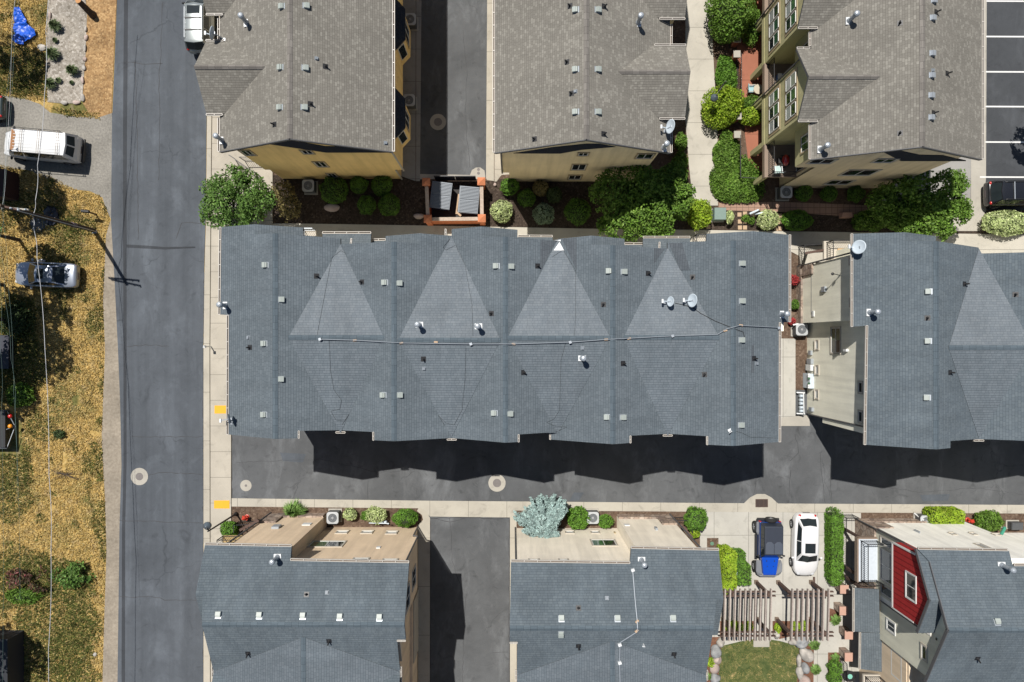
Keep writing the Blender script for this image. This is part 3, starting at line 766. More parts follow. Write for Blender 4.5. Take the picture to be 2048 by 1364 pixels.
def car(name, label, loc, head, st, cab, pmat, wheels, lower=None, roofmat=None, sunroof=None, rails=False, group=None,
        light_h=(.62, .78), pill=.07, side_split=(.5,), glass='carglass', cat='car', taper=.93, spoiler=False, mirrors=True, grille=True, twin_rear=False):
    root = thing(name, label, cat, loc, head, group)
    # body
    mb = MB(); rings = []
    for (x, hw, z0, zs, zc) in st:
        q = [(-hw * .90, z0), (-hw, z0 + .10), (-hw * 1.0, z0 + (zs - z0) * .55), (-hw * .985, zs - .10), (-hw * taper, zs), (-hw * .5, zc), (0, zc + .012)]
        q = q + [(-a, b) for a, b in reversed(q[:-1])]
        b = len(mb.v); mb.v += [Vector((x, a, c)) for a, c in q]; rings.append((b, len(q)))
    for (b, n), (b2, _) in zip(rings, rings[1:]):
        for i in range(n - 1):
            mb.f.append((b + i, b2 + i, b2 + i + 1, b + i + 1)); mb.m.append(1 if (lower and i in (0, n - 2)) else 0)
        mb.f.append((b + n - 1, b2 + n - 1, b2, b)); mb.m.append(1 if lower else 0)
    b, n = rings[0]; mb.f.append(tuple(range(b, b + n))); mb.m.append(0)
    b, n = rings[-1]; mb.f.append(tuple(reversed(range(b, b + n)))); mb.m.append(0)
    body = mb.build('body', [pmat, lower] if lower else pmat, root, local=True, smooth=True)
    sub = body.modifiers.new('round', 'SUBSURF'); sub.levels = 1; sub.render_levels = 2
    # cabin
    xr0, xf0, wr0, wf0, zb, xr1, xf1, wr1, wf1, zt = cab
    xm0, xm1 = (xr0 + xf0) / 2, (xr1 + xf1) / 2; wm0, wm1 = max(wr0, wf0) * 1.01, max(wr1, wf1) * 1.01
    bf, br_ = .16, .10
    bot = [Vector(p) for p in ((xr0, -wr0, zb), (xr0 - br_, 0, zb), (xr0, wr0, zb), (xm0, wm0, zb), (xf0, wf0, zb), (xf0 + bf, 0, zb), (xf0, -wf0, zb), (xm0, -wm0, zb))]
    top = [Vector(p) for p in ((xr1, -wr1, zt), (xr1 - br_ * .8, 0, zt), (xr1, wr1, zt), (xm1, wm1, zt + .015), (xf1, wf1, zt - .01), (xf1 + bf * .7, 0, zt), (xf1, -wf1, zt - .01), (xm1, -wm1, zt + .015))]
    mb = MB(); mb.v += [p - Vector((0, 0, .12)) for p in bot] + bot + top
    inner = [Vector((p.x * .86 + (xm1) * .14, p.y * .82, p.z + .045)) for p in top]; mb.v += inner; mb.v.append(Vector((xm1, 0, zt + .065)))
    for r_ in range(3):
        for i in range(8):
            j = (i + 1) % 8; mb.f.append((r_ * 8 + i, r_ * 8 + j, r_ * 8 + 8 + j, r_ * 8 + 8 + i)); mb.m.append(1 if r_ == 2 and roofmat else 0)
    for i in range(8): mb.f.append((24 + i, 24 + (i + 1) % 8, 32)); mb.m.append(1 if roofmat else 0)
    cabin = mb.build('cabin', [pmat, roofmat] if roofmat else pmat, root, local=True, smooth=True)
    e = cabin.modifiers.new('edge', 'EDGE_SPLIT'); e.split_angle = R(38)
    pl = pill
    gm = M[glass]
    w = MB(); loft_panel(w, [bot[4], bot[5], bot[6]], [top[4], top[5], top[6]], .05, .95, .03, .96, .012, steps=6); w.build('windscreen', gm, root, local=True)
    for ua, ub in (((.10, .47), (.53, .90)) if twin_rear else ((.07, .93),)):
        w = MB(); loft_panel(w, [bot[0], bot[1], bot[2]], [top[0], top[1], top[2]], ua, ub, .22 if twin_rear else .08, .86 if twin_rear else .93, .012, steps=6); w.build('rear_window', gm, root, local=True)
    for sd, (b3, t3) in ((1, ([bot[2], bot[3], bot[4]], [top[2], top[3], top[4]])), (-1, ([bot[0], bot[7], bot[6]], [top[0], top[7], top[6]]))):
        cuts = [0.06] + list(side_split) + [.94]
        for a, c in zip(cuts, cuts[1:]):
            w = MB(); loft_panel(w, b3, t3, a + .012, c - .012, .10, .90, .010, steps=3); w.build('side_window', gm, root, local=True)
    if sunroof:
        a, c, hw = sunroof
        w = MB(); w.prism([(a, -hw, zt + .045), (c, -hw, zt + .045), (c, hw, zt + .045), (a, hw, zt + .045)], [(a, -hw, zt + .078), (c, -hw, zt + .074), (c, hw, zt + .074), (a, hw, zt + .078)])
        w.build('sunroof', gm, root, local=True)
    if rails:
        for sd in (1, -1):
            w = MB(); w.tube([(xr1 + .15, sd * wm1 * .90, zt + .05), (xr1 + .25, sd * wm1 * .90, zt + .10), (xf1 - .25, sd * wm1 * .90, zt + .10), (xf1 - .1, sd * wm1 * .90, zt + .04)], .022, 6)
            w.build('roof_rail', M['black'] if rails == 'black' else M['galv'], root, local=True)
        if rails == 'bars' or rails == 'black':
            for xx in (xr1 + (xf1 - xr1) * .3, xr1 + (xf1 - xr1) * .62):
                w = MB(); w.bar((xx, -wm1 * .9, zt + .11), (xx, wm1 * .9, zt + .11), .06, .03); w.build('crossbar', M['galv'] if rails == 'black' else M['black'], root, local=True)
    xF, hF = st[-1][0], st[-2][1]; xB, hB = st[0][0], st[1][1]
    for sd in (1, -1):
        w = MB(); w.ball((xF - .24, sd * hF * .74, light_h[0]), (.15, .17, .08), 10, 6, M=Matrix.Rotation(-sd * .5, 3, 'Z')); w.build('headlight', M['lamp_clear'], root, local=True, smooth=True)
        w = MB(); w.ball((xB + .21, sd * hB * .80, light_h[1]), (.12, .15, .09), 10, 6, M=Matrix.Rotation(sd * .5, 3, 'Z')); w.build('taillight', M['lamp_red'], root, local=True, smooth=True)
        if mirrors:
            w = MB(); w.ball((xf0 - .22, sd * (max(s[1] for s in st) + .10), zb + .04), (.09, .13, .075), 8, 5); w.build('mirror', pmat if mirrors is True else M['black'], root, local=True, smooth=True)
    w = MB(); w.b2((xB - .015, -.26, .60), (xB + .05, .26, .72)); w.build('number_plate', M['plate'], root, local=True)
    if grille:
        w = MB(); w.b2((xF - .07, -.42, .40), (xF + .005, .42, .52)); w.build('grille', M['black'], root, local=True)
    for x, y, r, ww in wheels: wheel(root, x, y, r, ww, 1 if y > 0 else -1)
    return root
def four(x1, x2, y, r=.33, w=.22): return [(x1, y, r, w), (x1, -y, r, w), (x2, y, r, w), (x2, -y, r, w)]

# white sedan
p = P(1603.5, 1083)
car('parked_car', 'white sedan with dark sunroof parked beside the hedge and the blue off-roader', p, R(-91), 
    [(-2.32, .42, .44, .70, .72), (-2.25, .66, .32, .88, .94), (-2.0, .84, .24, .94, 1.0), (-1.7, .91, .21, .96, 1.03), (-1.1, .93, .18, .95, 1.02), (0, .93, .18, .93, 1.0), (.95, .93, .18, .91, 1.0), (1.5, .91, .2, .86, .95), (1.95, .82, .24, .76, .85), (2.2, .66, .3, .66, .72), (2.34, .40, .38, .55, .58)],
    (-1.95, 1.12, .70, .78, .93, -1.42, .55, .56, .59, 1.40), paint('white_car_paint', (.80, .80, .80)), four(-1.40, 1.40, .86, .33, .20), sunroof=(-.28, .42, .37), light_h=(.68, .86), side_split=(.52,))
# silver sedan in the yard
p = P(105, 551)
car('parked_car', 'silver sedan with open dark sunroof parked on dry grass below the utility pole', p, R(177.5),
    [(-2.34, .66, .42, .78, .80), (-2.24, .84, .30, .92, .97), (-1.85, .90, .21, .95, 1.00), (-1.1, .92, .18, .94, 1.0), (0, .92, .18, .92, 1.0), (.95, .92, .18, .90, .98), (1.7, .89, .2, .84, .92), (2.15, .78, .27, .72, .80), (2.34, .58, .36, .56, .60)],
    (-1.58, 1.05, .76, .79, .93, -.80, .28, .60, .60, 1.40), paint('silver_car_paint', (.40, .44, .52), .32, .55), four(-1.38, 1.42, .85, .32, .20), sunroof=(-.30, .16, .36), light_h=(.66, .80), side_split=(.5,), glass='carglass')
# silver estate with roof bars in the street
p = P(409, 50)
car('parked_car', 'silver car with a glossy roof rack parked in the street under the tan roof', p, R(90),
    [(-2.40, .70, .44, .86, .88), (-2.30, .88, .32, 1.02, 1.05), (-1.9, .93, .24, 1.06, 1.08), (-1.1, .94, .22, 1.04, 1.08), (0, .94, .22, 1.03, 1.08), (1.0, .94, .22, 1.02, 1.10), (1.7, .92, .24, .98, 1.06), (2.2, .82, .30, .82, .90), (2.40, .62, .38, .62, .66)],
    (-2.24, 1.30, .84, .82, 1.04, -1.96, .72, .66, .68, 1.72), paint('pale_silver_paint', (.30, .33, .33), .3, .45), four(-1.42, 1.48, .87, .36, .23), rails='bars', sunroof=(.02, .58, .46), light_h=(.78, 1.0), side_split=(.36, .68), mirrors='black')
# black estate in the parking lot
p = P(1957, 391); p.x += 2.36
car('parked_car', 'black car with red tail lamps in the striped lot beside a variegated hedge', p, R(1.0),
    [(-2.34, .70, .44, .88, .90), (-2.26, .88, .32, 1.02, 1.04), (-1.9, .93, .24, 1.06, 1.08), (-1.1, .94, .22, 1.04, 1.08), (0, .94, .22, 1.03, 1.08), (1.0, .94, .22, 1.02, 1.10), (1.7, .92, .24, .98, 1.06), (2.2, .82, .30, .82, .90), (2.40, .62, .38, .62, .66)],
    (-2.16, 1.30, .84, .82, 1.04, -1.78, .72, .66, .68, 1.72), paint('black_car_paint', (.014, .015, .018), .22), four(-1.42, 1.48, .87, .36, .23), rails='black', light_h=(.78, 1.0), side_split=(.36, .68))
# dark car at the end of the drive
p = P(24, 221); p.x -= 2.3
car('parked_car', 'dark green car, only its rear end in view, on the gravel drive beyond the van', p, R(180),
    [(-2.30, .64, .42, .76, .78), (-2.20, .82, .30, .92, .96), (-1.85, .89, .21, .96, 1.00), (-1.1, .91, .18, .95, 1.0), (0, .91, .18, .93, 1.0), (.95, .91, .18, .91, .98), (1.7, .89, .2, .85, .92), (2.15, .78, .27, .72, .80), (2.34, .58, .36, .56, .60)],
    (-1.90, 1.05, .74, .78, .95, -1.45, .35, .60, .60, 1.45), paint('dark_green_paint', (.03, .045, .045), .3), four(-1.38, 1.42, .84, .32, .20), light_h=(.66, .84))
# white van with ladder rack
p = P(99, 299)
van = car('delivery_van', 'white work van with rusty roof rack bars parked across the gravel drive', p, R(175.2),
    [(-2.80, .84, .42, 1.10, 1.12), (-2.72, .96, .34, 1.16, 1.20), (-2.3, 1.0, .30, 1.18, 1.22), (-1.2, 1.0, .28, 1.18, 1.22), (0, 1.0, .28, 1.17, 1.22), (1.3, 1.0, .28, 1.15, 1.22), (2.0, .98, .3, 1.08, 1.16), (2.55, .90, .34, .92, 1.0), (2.80, .74, .40, .70, .76)],
    (-2.72, 2.05, .95, .90, 1.15, -2.46, 1.35, .80, .80, 2.08), paint('white_van_paint', (.74, .75, .76), .35), four(-1.75, 1.85, .92, .36, .24), light_h=(.80, 1.10), side_split=(.76,), cat='van', mirrors='black', twin_rear=True)
zt = 2.08
rust = plain('rusty_rack_steel', (.33, .16, .07), .85, var=.5, scale=9); bar_ = plain('worn_rack_steel', (.40, .34, .28), .7, var=.5, scale=3)
for sd in (1, -1):
    w = MB(); w.tube([(-2.25, sd * .86, zt + .20), (1.35, sd * .86, zt + .20)], .022, 6); w.build('rack_rail', M['black'], van, local=True)
for xx in (-2.15, -2.02, -.80, -.66, .45, .58):
    w = MB(); w.tube([(xx, -.86, zt + .19), (xx, .86, zt + .19)], .015, 6)
    w.tube([(xx, .84, zt - .02), (xx, .86, zt + .2)], .02, 5); w.tube([(xx, -.84, zt - .02), (xx, -.86, zt + .2)], .02, 5); w.build('rack_bar', bar_, van, local=True)
w = MB()
for i in range(7):
    y = -.66 + i * .22; w.box((-.5, y, zt + .055), (3.3, .03, .03))
w.build('roof_ribs', paint('van_rib_paint', (.74, .75, .76), .4), van, local=True)
w = MB(); w.prism([(1.12, -.72, zt + .02), (1.32, -.74, zt + .0), (1.32, .74, zt + .0), (1.10, .70, zt + .02), (1.0, .3, zt + .03), (1.05, 0, zt + .03), (.98, -.34, zt + .03)], [(1.12, -.72, zt + .055), (1.32, -.74, zt + .035), (1.32, .74, zt + .035), (1.10, .70, zt + .055), (1.0, .3, zt + .065), (1.05, 0, zt + .07), (.98, -.34, zt + .065)])
w.build('rust_patch', rust, van, local=True)
w = MB(); w.b2((-2.92, -.85, .42), (-2.74, .85, .60)); w.build('rear_bumper', M['black'], van, local=True)

# blue off-roader
def jeep():
    root = thing('parked_off_roader', 'blue boxy off-roader with black hard top and rear spare wheel on the concrete drive', 'off-roader', P(1529.5, 1089), R(-90.5))
    blue = paint('blue_jeep_paint', (.006, .075, .52), .25); greyf = plain('grey_fender_plastic', (.19, .20, .22), .6)
    top = plain('black_hard_top', (.028, .036, .055), .55, var=.15); edge = plain('hard_top_panel', (.075, .09, .12), .5, var=.1)
    def bev(o, w=.04): 
        b = o.modifiers.new('bevel', 'BEVEL'); b.width = w; b.segments = 3; b.limit_method = 'ANGLE'; return o
    mb = MB(); mb.prism([(-1.95, -.76, .5), (.62, -.76, .5), (.62, .76, .5), (-1.95, .76, .5)], [(-1.95, -.78, 1.12), (.62, -.76, 1.12), (.62, .76, 1.12), (-1.95, .78, 1.12)])
    bev(mb.build('body', paint('dark_blue_body_paint', (.006, .035, .17), .3), root, local=True), .05)
    mb = MB(); mb.prism([(.60, -.62, .6), (1.90, -.50, .6), (1.90, .50, .6), (.60, .62, .6)], [(.60, -.62, 1.14), (1.86, -.47, 1.06), (1.86, .47, 1.06), (.60, .62, 1.14)])
    hood = bev(mb.build('hood', blue, root, local=True), .06)
    w = MB()
    for y in (-.28, .28):
        w.box((.85, y, 1.14), (.09, .06, .03)); w.box((1.25, y * .8, 1.115), (.05, .05, .03))
    w.build('hood_latch', M['black'], hood, local=True)
    mb = MB(); mb.prism([(-1.92, -.74, 1.12), (.58, -.74, 1.12), (.58, .74, 1.12), (-1.92, .74, 1.12)], [(-1.82, -.66, 1.80), (.22, -.66, 1.80), (.22, .66, 1.80), (-1.82, .66, 1.80)])
    ht = bev(mb.build('hard_top', top, root, local=True), .06)
    mb = MB(); mb.xy([(-.55, -.60), (.16, -.60), (.16, -.02), (-.55, -.02), (-.72, -.2), (-.72, -.45)], 1.80, 1.825); mb.xy([(-.55, .60), (.16, .60), (.16, .02), (-.55, .02), (-.72, .2), (-.72, .45)], 1.80, 1.825)
    bev(mb.build('roof_panel', edge, ht, local=True), .015)
    w = MB(); loft_panel(w, [(.58, .70, 1.15), (.58, -.70, 1.15)], [(.22, .64, 1.78), (.22, -.64, 1.78)], .04, .96, .06, .92, .012); w.build('windscreen', M['carglass'], root, local=True)
    for sd in (1, -1):
        for a, c in ((.05, .42), (.46, .70), (.74, .96)):
            w = MB(); loft_panel(w, [(-1.92, sd * .74, 1.12), (.58, sd * .74, 1.12)], [(-1.82, sd * .66, 1.80), (.22, sd * .66, 1.80)], a, c, .1, .85, .01); w.build('side_window', M['carglass'], root, local=True)
        for nm, xx, l in (('front_fender', 1.42, 1.05), ('rear_fender', -1.42, .95)):
            w = MB(); y0, y1 = sd * .60, sd * .95
            w.prism([(xx - l / 2, y0, .80), (xx + l / 2, y0 * .8, .74), (xx + l / 2, y1 * .88, .70), (xx + l * .25, y1, .78), (xx - l * .25, y1, .80), (xx - l / 2, y1 * .95, .72)],
                    [(xx - l / 2, y0, .92), (xx + l / 2, y0 * .8, .86), (xx + l / 2, y1 * .88, .80), (xx + l * .25, y1, .90), (xx - l * .25, y1, .92), (xx - l / 2, y1 * .95, .82)])
            bev(w.build(nm, greyf, root, local=True), .03)
        for xx in (1.46, -1.45): wheel(root, xx, sd * .86, .41, .27, sd, .55)
        w = MB(); w.b2((-.95, sd * .78 - .08, .42), (.9, sd * .86 + .02 * sd, .50)) if sd > 0 else w.b2((-.95, -.88, .42), (.9, -.70, .50)); w.build('side_step', M['black'], root, local=True)
        w = MB(); w.ball((.45, sd * .92, 1.22), (.07, .11, .09), 8, 5); w.build('mirror', M['black'], root, local=True, smooth=True)
        w = MB(); w.ball((1.90, sd * .40, .86), (.05, .10, .10), 10, 6); w.build('headlight', M['lamp_clear'], root, local=True, smooth=True)
        w = MB(); w.b2((-2.0, sd * .72 - .06, .80), (-1.93, sd * .72 + .06, 1.05)); w.build('taillight', M['lamp_red'], root, local=True)
    w = MB(); w.b2((1.86, -.46, .62), (1.91, .46, 1.02)); bev(w.build('grille', blue, root, local=True), .02)
    w = MB(); w.prism([(1.98, -.82, .50), (2.14, -.55, .50), (2.14, .55, .50), (1.98, .82, .50), (1.88, .82, .5), (1.88, -.82, .5)], [(1.98, -.82, .68), (2.14, -.55, .70), (2.14, .55, .70), (1.98, .82, .68), (1.88, .82, .68), (1.88, -.82, .68)])
    bev(w.build('front_bumper', greyf, root, local=True), .02)
    w = MB(); w.b2((-2.12, -.80, .50), (-1.95, .80, .66)); bev(w.build('rear_bumper', M['black'], root, local=True), .02)
    T = Matrix.Translation((-2.10, .05, 1.0)) @ Matrix.Rotation(-R(90), 4, 'Y')
    w = MB(); w.lathe([(.22, -.12), (.37, -.13), (.41, -.07), (.41, .07), (.37, .13), (.22, .12), (.2, .05), (.05, .06)], n=22, M=T); s = w.build('spare_wheel', M['rubber'], root, local=True)
    w = MB(); w.lathe([(.2, .05), (.2, .09), (.07, .11), (.05, .15)], n=16, M=T); w.build('rim', M['rim'], s, local=True)
jeep()

# flatbed trailer at the edge of the yard
tr = thing('utility_trailer', 'black framed trailer with dirt in its bed at the edge of the green grass', 'trailer', P(-5, 856), R(0))
mb = MB()
for sd in (1, -1): mb.b2((-1.9, sd * 1.36 - .04, .55), (1.32, sd * 1.36 + .04, .85))
mb.b2((-1.9, -1.36, .50), (1.3, 1.36, .56)); mb.build('frame', plain('trailer_steel', (.09, .10, .11), .5, metal=.3), tr, local=True)
mb = MB(); mb.b2((.86, -1.30, .56), (1.30, 1.30, .98)); mb.build('front_wall', M['black'], tr, local=True)
mb = MB()
mb.quad([(-1.9, -1.3, .63), (.85, -1.3, .60), (.85, 1.3, .62), (-1.9, 1.3, .66)]); mb.ball((-.3, -.2, .58), (.9, .8, .22), 12, 6, jit=.15); mb.build('dirt_load', grainy('hauled_dirt', [(.3, (.22, .15, .11)), (.7, (.40, .30, .23))], 4), tr, local=True)
mb = MB(); mb.tube([(1.32, 1.3, .8), (1.75, .2, .6), (1.32, -1.3, .8)], .03, 6); mb.tube([(1.30, 0, .9), (1.72, .2, .62)], .02, 6); mb.build('drawbar', M['galv'], tr, local=True)
for y, mm in ((.98, 'lamp_red'), (.25, 'amber')):
    mb = MB(); mb.ball((1.62, y, .92), (.16, .16, .13), 12, 7); mb.build('marker_lamp', M[mm], tr, local=True, smooth=True)
for sd in (1, -1): wheel(tr, -.6, sd * 1.5, .33, .2, sd)
# ------------------------------------------------------------------ ground, roads, paths
mb = MB(); mb.quad([(-260, -260, -.03), (260, -260, -.03), (260, 260, -.03), (-260, 260, -.03)])
tag(mb.build('ground', M['yard'], org=(0, 0, -.03)), kind='structure')
T_ = -420; B_ = 1800
sheet('planting_bed', [(440, T_), (2420, T_), (2420, B_), (425, B_), (425, 400)], -.012, 'soil', -.028)
sheet('street', [(252, T_), (234, 0), (224, 240), (222, 440), (229, 560), (236, 700), (240, 800), (243, 930), (239, 1050), (235, 1364), (232, B_), (407, B_), (406, 1364), (406, 700), (408, 545), (411, 440), (413, 230), (430, 150), (436, 60), (436, T_)], .004, 'street')
sheet('street_patch', [(252, T_), (248, 0), (246, 250), (246, 440), (247, 700), (247, 930), (244, 1060), (243, 1364), (242, B_), (249, B_), (250, 1364), (250, 1060), (253, 930), (253, 700), (253, 440), (254, 250), (256, 0), (260, T_)], .008, 'patch')
sheet('street_patch', [(252, 489), (290, 491), (330, 494), (390, 493), (391, 496), (330, 499), (290, 497), (252, 495)], .0085, 'patch')
def crack(px, w=.045, z=.012):
    mb = MB(); pts = [P(a, b, 0) for a, b in px]; fine = []
    for a, b in zip(pts, pts[1:]):
        n = max(2, int((b - a).length / .35))
        for i in range(n): fine.append(a.lerp(b, i / n) + Vector((rng.uniform(-.05, .05), rng.uniform(-.05, .05), 0)))
    fine.append(pts[-1]); L_, R_ = [], []
    for i, p in enumerate(fine):
        d = (fine[min(i + 1, len(fine) - 1)] - fine[max(i - 1, 0)]); n = Vector((-d.y, d.x, 0)).normalized() * w * rng.uniform(.4, 1) / 2
        L_.append((p.x + n.x, p.y + n.y)); R_.append((p.x - n.x, p.y - n.y))
    for i in range(len(fine) - 1):
        mb.quad([(*L_[i], z), (*L_[i + 1], z), (*R_[i + 1], z), (*R_[i], z)])
    tag(mb.build('pavement_crack', M['seal']), kind='structure')
for c in ([(250, 693), (300, 690), (335, 692)], [(237, 1040), (300, 1043), (330, 1044), (404, 1046)], [(238, 1192), (270, 1194), (300, 1192), (330, 1199), (392, 1201)], [(296, 950), (330, 945), (404, 949)], [(262, 872), (330, 874), (404, 873)],
          [(252, 125), (300, 128), (325, 127)], [(325, 4), (322, 90), (318, 170), (320, 240), (317, 360)], [(277, 480), (274, 250), (270, 120)], [(352, 478), (362, 445), (404, 447)],
          [(737, 962), (736, 998)], [(1432, 968), (1428, 1006)], [(1512, 955), (1507, 990)], [(1582, 940), (1580, 965), (1576, 1008)], [(1590, 868), (1598, 905), (1580, 922)], [(1640, 905), (1644, 950), (1650, 1005)],
          [(997, 984), (1002, 1002)], [(870, 1036), (900, 1044), (930, 1036)], [(985, 1306), (1016, 1304)], [(1660, 930), (1662, 1006)]):
    crack(c)
crack([(462, 998), (860, 1003), (1488, 1008)], .10); crack([(1558, 1008.5), (2060, 1013)], .10); crack([(859, 1036), (1019, 1036)], .08); crack([(463, 870), (463, 998)], .08); crack([(470, 925), (640, 918), (760, 945), (850, 938)], .03); crack([(900, 1036), (905, 1120), (930, 1200), (925, 1364)], .035); crack([(925, 60), (935, 140), (930, 230), (940, 335)], .03); crack([(1700, 960), (1840, 985), (1960, 975), (2048, 990)], .03); crack([(861, 1040), (861, 1380)], .07); crack([(1019, 1040), (1018, 1380)], .07); crack([(407, 1370), (407, 700), (409, 545)], .08); crack([(975, -20), (973, 350)], .07)
sheet('roadside', [(222, 438), (212, 470), (206, 600), (210, 700), (203, 880), (210, 1000), (213, 1100), (208, 1250), (205, 1364), (200, B_), (234, B_), (236, 1364), (240, 1050), (244, 930), (241, 800), (237, 700), (230, 560)], .002, 'shoulder')
sheet('gravel_drive', [(-300, 165), (0, 190), (45, 196), (80, 208), (100, 225), (150, 233), (200, 234), (224, 226), (223, 441), (212, 418), (205, 395), (180, 382), (140, 378), (100, 360), (55, 340), (0, 334), (-300, 330)], .003, 'gravel')
sheet('rock_bed', [(98, -60), (166, -60), (174, 30), (171, 110), (165, 190), (160, 206), (128, 207), (95, 204), (92, 120)], .003, 'rockbed')
sheet('wood_chip_bed', [(168, -60), (236, -60), (226, 150), (223, 228), (200, 235), (180, 230), (166, 207), (166, 190), (171, 110), (174, 30)], .002, 'woodchip')
# kerb and pavement along the street
sheet('kerb', [(437, T_), (437, 60), (431, 150), (414, 230), (412, 440), (409, 545), (407, 700), (407, 1364), (408, B_), (421, B_), (420, 1364), (419, 700), (421, 440), (423, 230), (440, 150), (446, 60), (446, T_)], .10, 'conc_kerb')
sheet('pavement', [(447, T_), (447, 60), (441, 150), (424.5, 230), (422.5, 440), (420.5, 700), (421.5, 1364), (422.5, B_), (462, B_), (462, 1090), (462, 862), (462, 450), (545, 450), (545, 345), (520, 300), (520, T_)], .09, 'conc')
for y0, y1, x0, x1, lb in ((811, 827, 429, 452, 'yellow tactile pad on the pavement beside the long grey roof'), (1001, 1017, 428, 459, 'yellow tactile pad on the pavement by the red fire hydrant')):
    o = sheet('tactile_pad', [(x0, y0), (x1, y0), (x1, y1), (x0, y1)], .102, 'yellowpad', .085, None); tag(o, lb, 'tactile pad', 'tactile pads on the pavement')
# alleys
sheet('alley', [(462, 780), (2420, 780), (2420, 1013), (1500, 1008), (860, 1003), (462, 998)], .006, 'alley')
sheet('concrete_strip', [(462, 996.5), (860, 1001.5), (1488, 1006.5), (1500, 995), (1514, 988), (1530, 988), (1543, 995), (1556, 1007), (2420, 1012), (2420, 1029), (1500, 1024), (1031, 1021), (1031, 1035), (860, 1033), (851, 1024), (838, 1016.5), (462, 1013)], .018, 'conc_x')
sheet('bottom_alley', [(858, 1030), (1022, 1032), (1021, B_), (858, B_)], .008, 'alley')
sheet('concrete_strip', [(838, 1014), (852, 1022), (860, 1036), (859, B_), (836, B_), (836, 1050), (846, 1040), (844, 1030), (834, 1022)], .020, 'conc_kerb')
sheet('concrete_strip', [(1020, 1033), (1033, 1033), (1034, B_), (1020, B_)], .020, 'conc_kerb')
sheet('top_alley', [(842, T_), (980, T_), (976, 354), (836, 352)], .006, 'alley')
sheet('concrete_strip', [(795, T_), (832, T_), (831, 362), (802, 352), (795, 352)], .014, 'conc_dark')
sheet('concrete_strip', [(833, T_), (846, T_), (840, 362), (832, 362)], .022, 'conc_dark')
sheet('concrete_strip', [(977, T_), (988, T_), (988, 362), (974, 360), (972, 356)], .020, 'conc_kerb')
sheet('concrete_strip', [(989, T_), (1030, T_), (1030, 348), (1003, 350), (993, 363), (989, 363)], .016, 'conc')
sheet('concrete_strip', [(840, 348), (940, 350), (944, 340), (952, 335), (961, 335), (969, 341), (971, 358), (840, 358)], .024, 'conc_plain')
# planting beds
sheet('mulch_bed', [(436, 352), (560, 350), (802, 352), (830, 360), (985, 362), (985, 358), (1430, 358), (1432, 410), (1440, 460), (436, 449)], .001, 'mulch')
sheet('mulch_bed', [(1436, 415), (1970, 415), (1970, 470), (1436, 461)], .0015, 'mulch')
sheet('mulch_bed', [(1975, 425), (2420, 425), (2420, 475), (1962, 470), (1962, 440)], .012, 'mulch')
sheet('planting_bed', [(462, 1012), (838, 1016), (846, 1026), (846, 1044), (836, 1060), (440, 1110)], .002, 'soil')
sheet('planting_bed', [(1031, 1020), (1400, 1022), (1400, 1050), (1360, 1080), (1031, 1085)], .002, 'soil')
sheet('planting_bed', [(1560, 478), (1610, 480), (1610, 665), (1556, 665)], .002, 'soil')
sheet('planting_bed', [(1590, 660), (1622, 660), (1622, 838), (1588, 838)], .0025, 'soil')
sheet('planting_bed', [(1680, 1026), (2420, 1031), (2420, 1060), (1680, 1055)], .002, 'soil')
# walks
sheet('back_walk', [(440, 447), (600, 447), (880, 451.5), (1160, 457), (1410, 460), (1560, 462.5), (2420, 474), (2420, 530), (1700, 530), (1700, 560), (1604, 548), (1599, 512), (1576, 500), (1576, 530), (440, 510)], .05, 'conc_walk')
sheet('middle_walk', [(1372, T_), (1424, T_), (1426, 100), (1435, 260), (1436, 411), (1400, 411), (1385, 395), (1378, 330), (1371, 240), (1371, 100)], .04, 'conc_walk')
sheet('garden_bed', [(1426, T_), (1500, T_), (1500, 330), (1560, 345), (1560, 402), (1437, 405), (1436, 260), (1427, 100)], .002, 'soil')
sheet('red_patio', [(1484, T_), (1560, T_), (1560, 345), (1520, 342), (1497, 325), (1490, 270), (1484, 180), (1474, 110)], .03, 'redpatio')
sheet('paver_path', [(1437, 404), (1568, 404), (1780, 412), (1780, 438), (1565, 424), (1437, 420)], .02, 'paver')
for i, (x, y) in enumerate(((1479, 429), (1490, 427), (1480, 443), (1490, 443), (1480, 455), (1490, 455), (1560, 431), (1560, 444), (1560, 457), (1417, 454), (1553, 458))):
    o = sheet('stepping_stone', [(x - 4, y - 4), (x + 4, y - 4), (x + 4, y + 4), (x - 4, y + 4)], .04, 'step', 0, None)
    tag(o, 'square tan stepping stone set in the dark mulch', 'stepping stone', 'stepping stones in the mulch')
sheet('side_pad', [(1556, 677), (1591, 677), (1591, 852), (1554, 852)], .05, 'conc_pad')
sheet('concrete_strip', [(1554, 836), (1618, 830), (1620, 852), (1554, 852)], .055, 'conc_plain')
sheet('parking_lot', [(1968, T_), (2440, T_), (2440, 424), (1974, 420), (1969, 390), (1972, 355)], .006, 'lot')
sheet('concrete_strip', [(1948, T_), (1975, T_), (1972, 355), (1969, 392), (1973, 420), (1962, 440), (1960, 462), (1880, 462), (1896, 430), (1942, 420), (1942, 300)], .016, 'conc_plain')
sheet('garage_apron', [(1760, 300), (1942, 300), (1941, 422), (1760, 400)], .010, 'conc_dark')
for i, y in enumerate((2, 73, 143.5, 213, 284, 354)):
    o = sheet('parking_line', [(1973 - i * .6 - (10 if i == 5 else 0), y - 1.5), (2210, y - .5), (2210, y + 2.5), (1973 - i * .6 - (10 if i == 5 else 0), y + 1.5)], .020, 'paint', .007)
sheet('parking_court', [(1400, 1023), (1722, 1026), (1722, B_), (1400, B_)], .010, 'conc_pad')
sheet('wet_stain', [(1148, 985), (1168, 985), (1158, 1001), (1139, 1001)], .011, 'street')
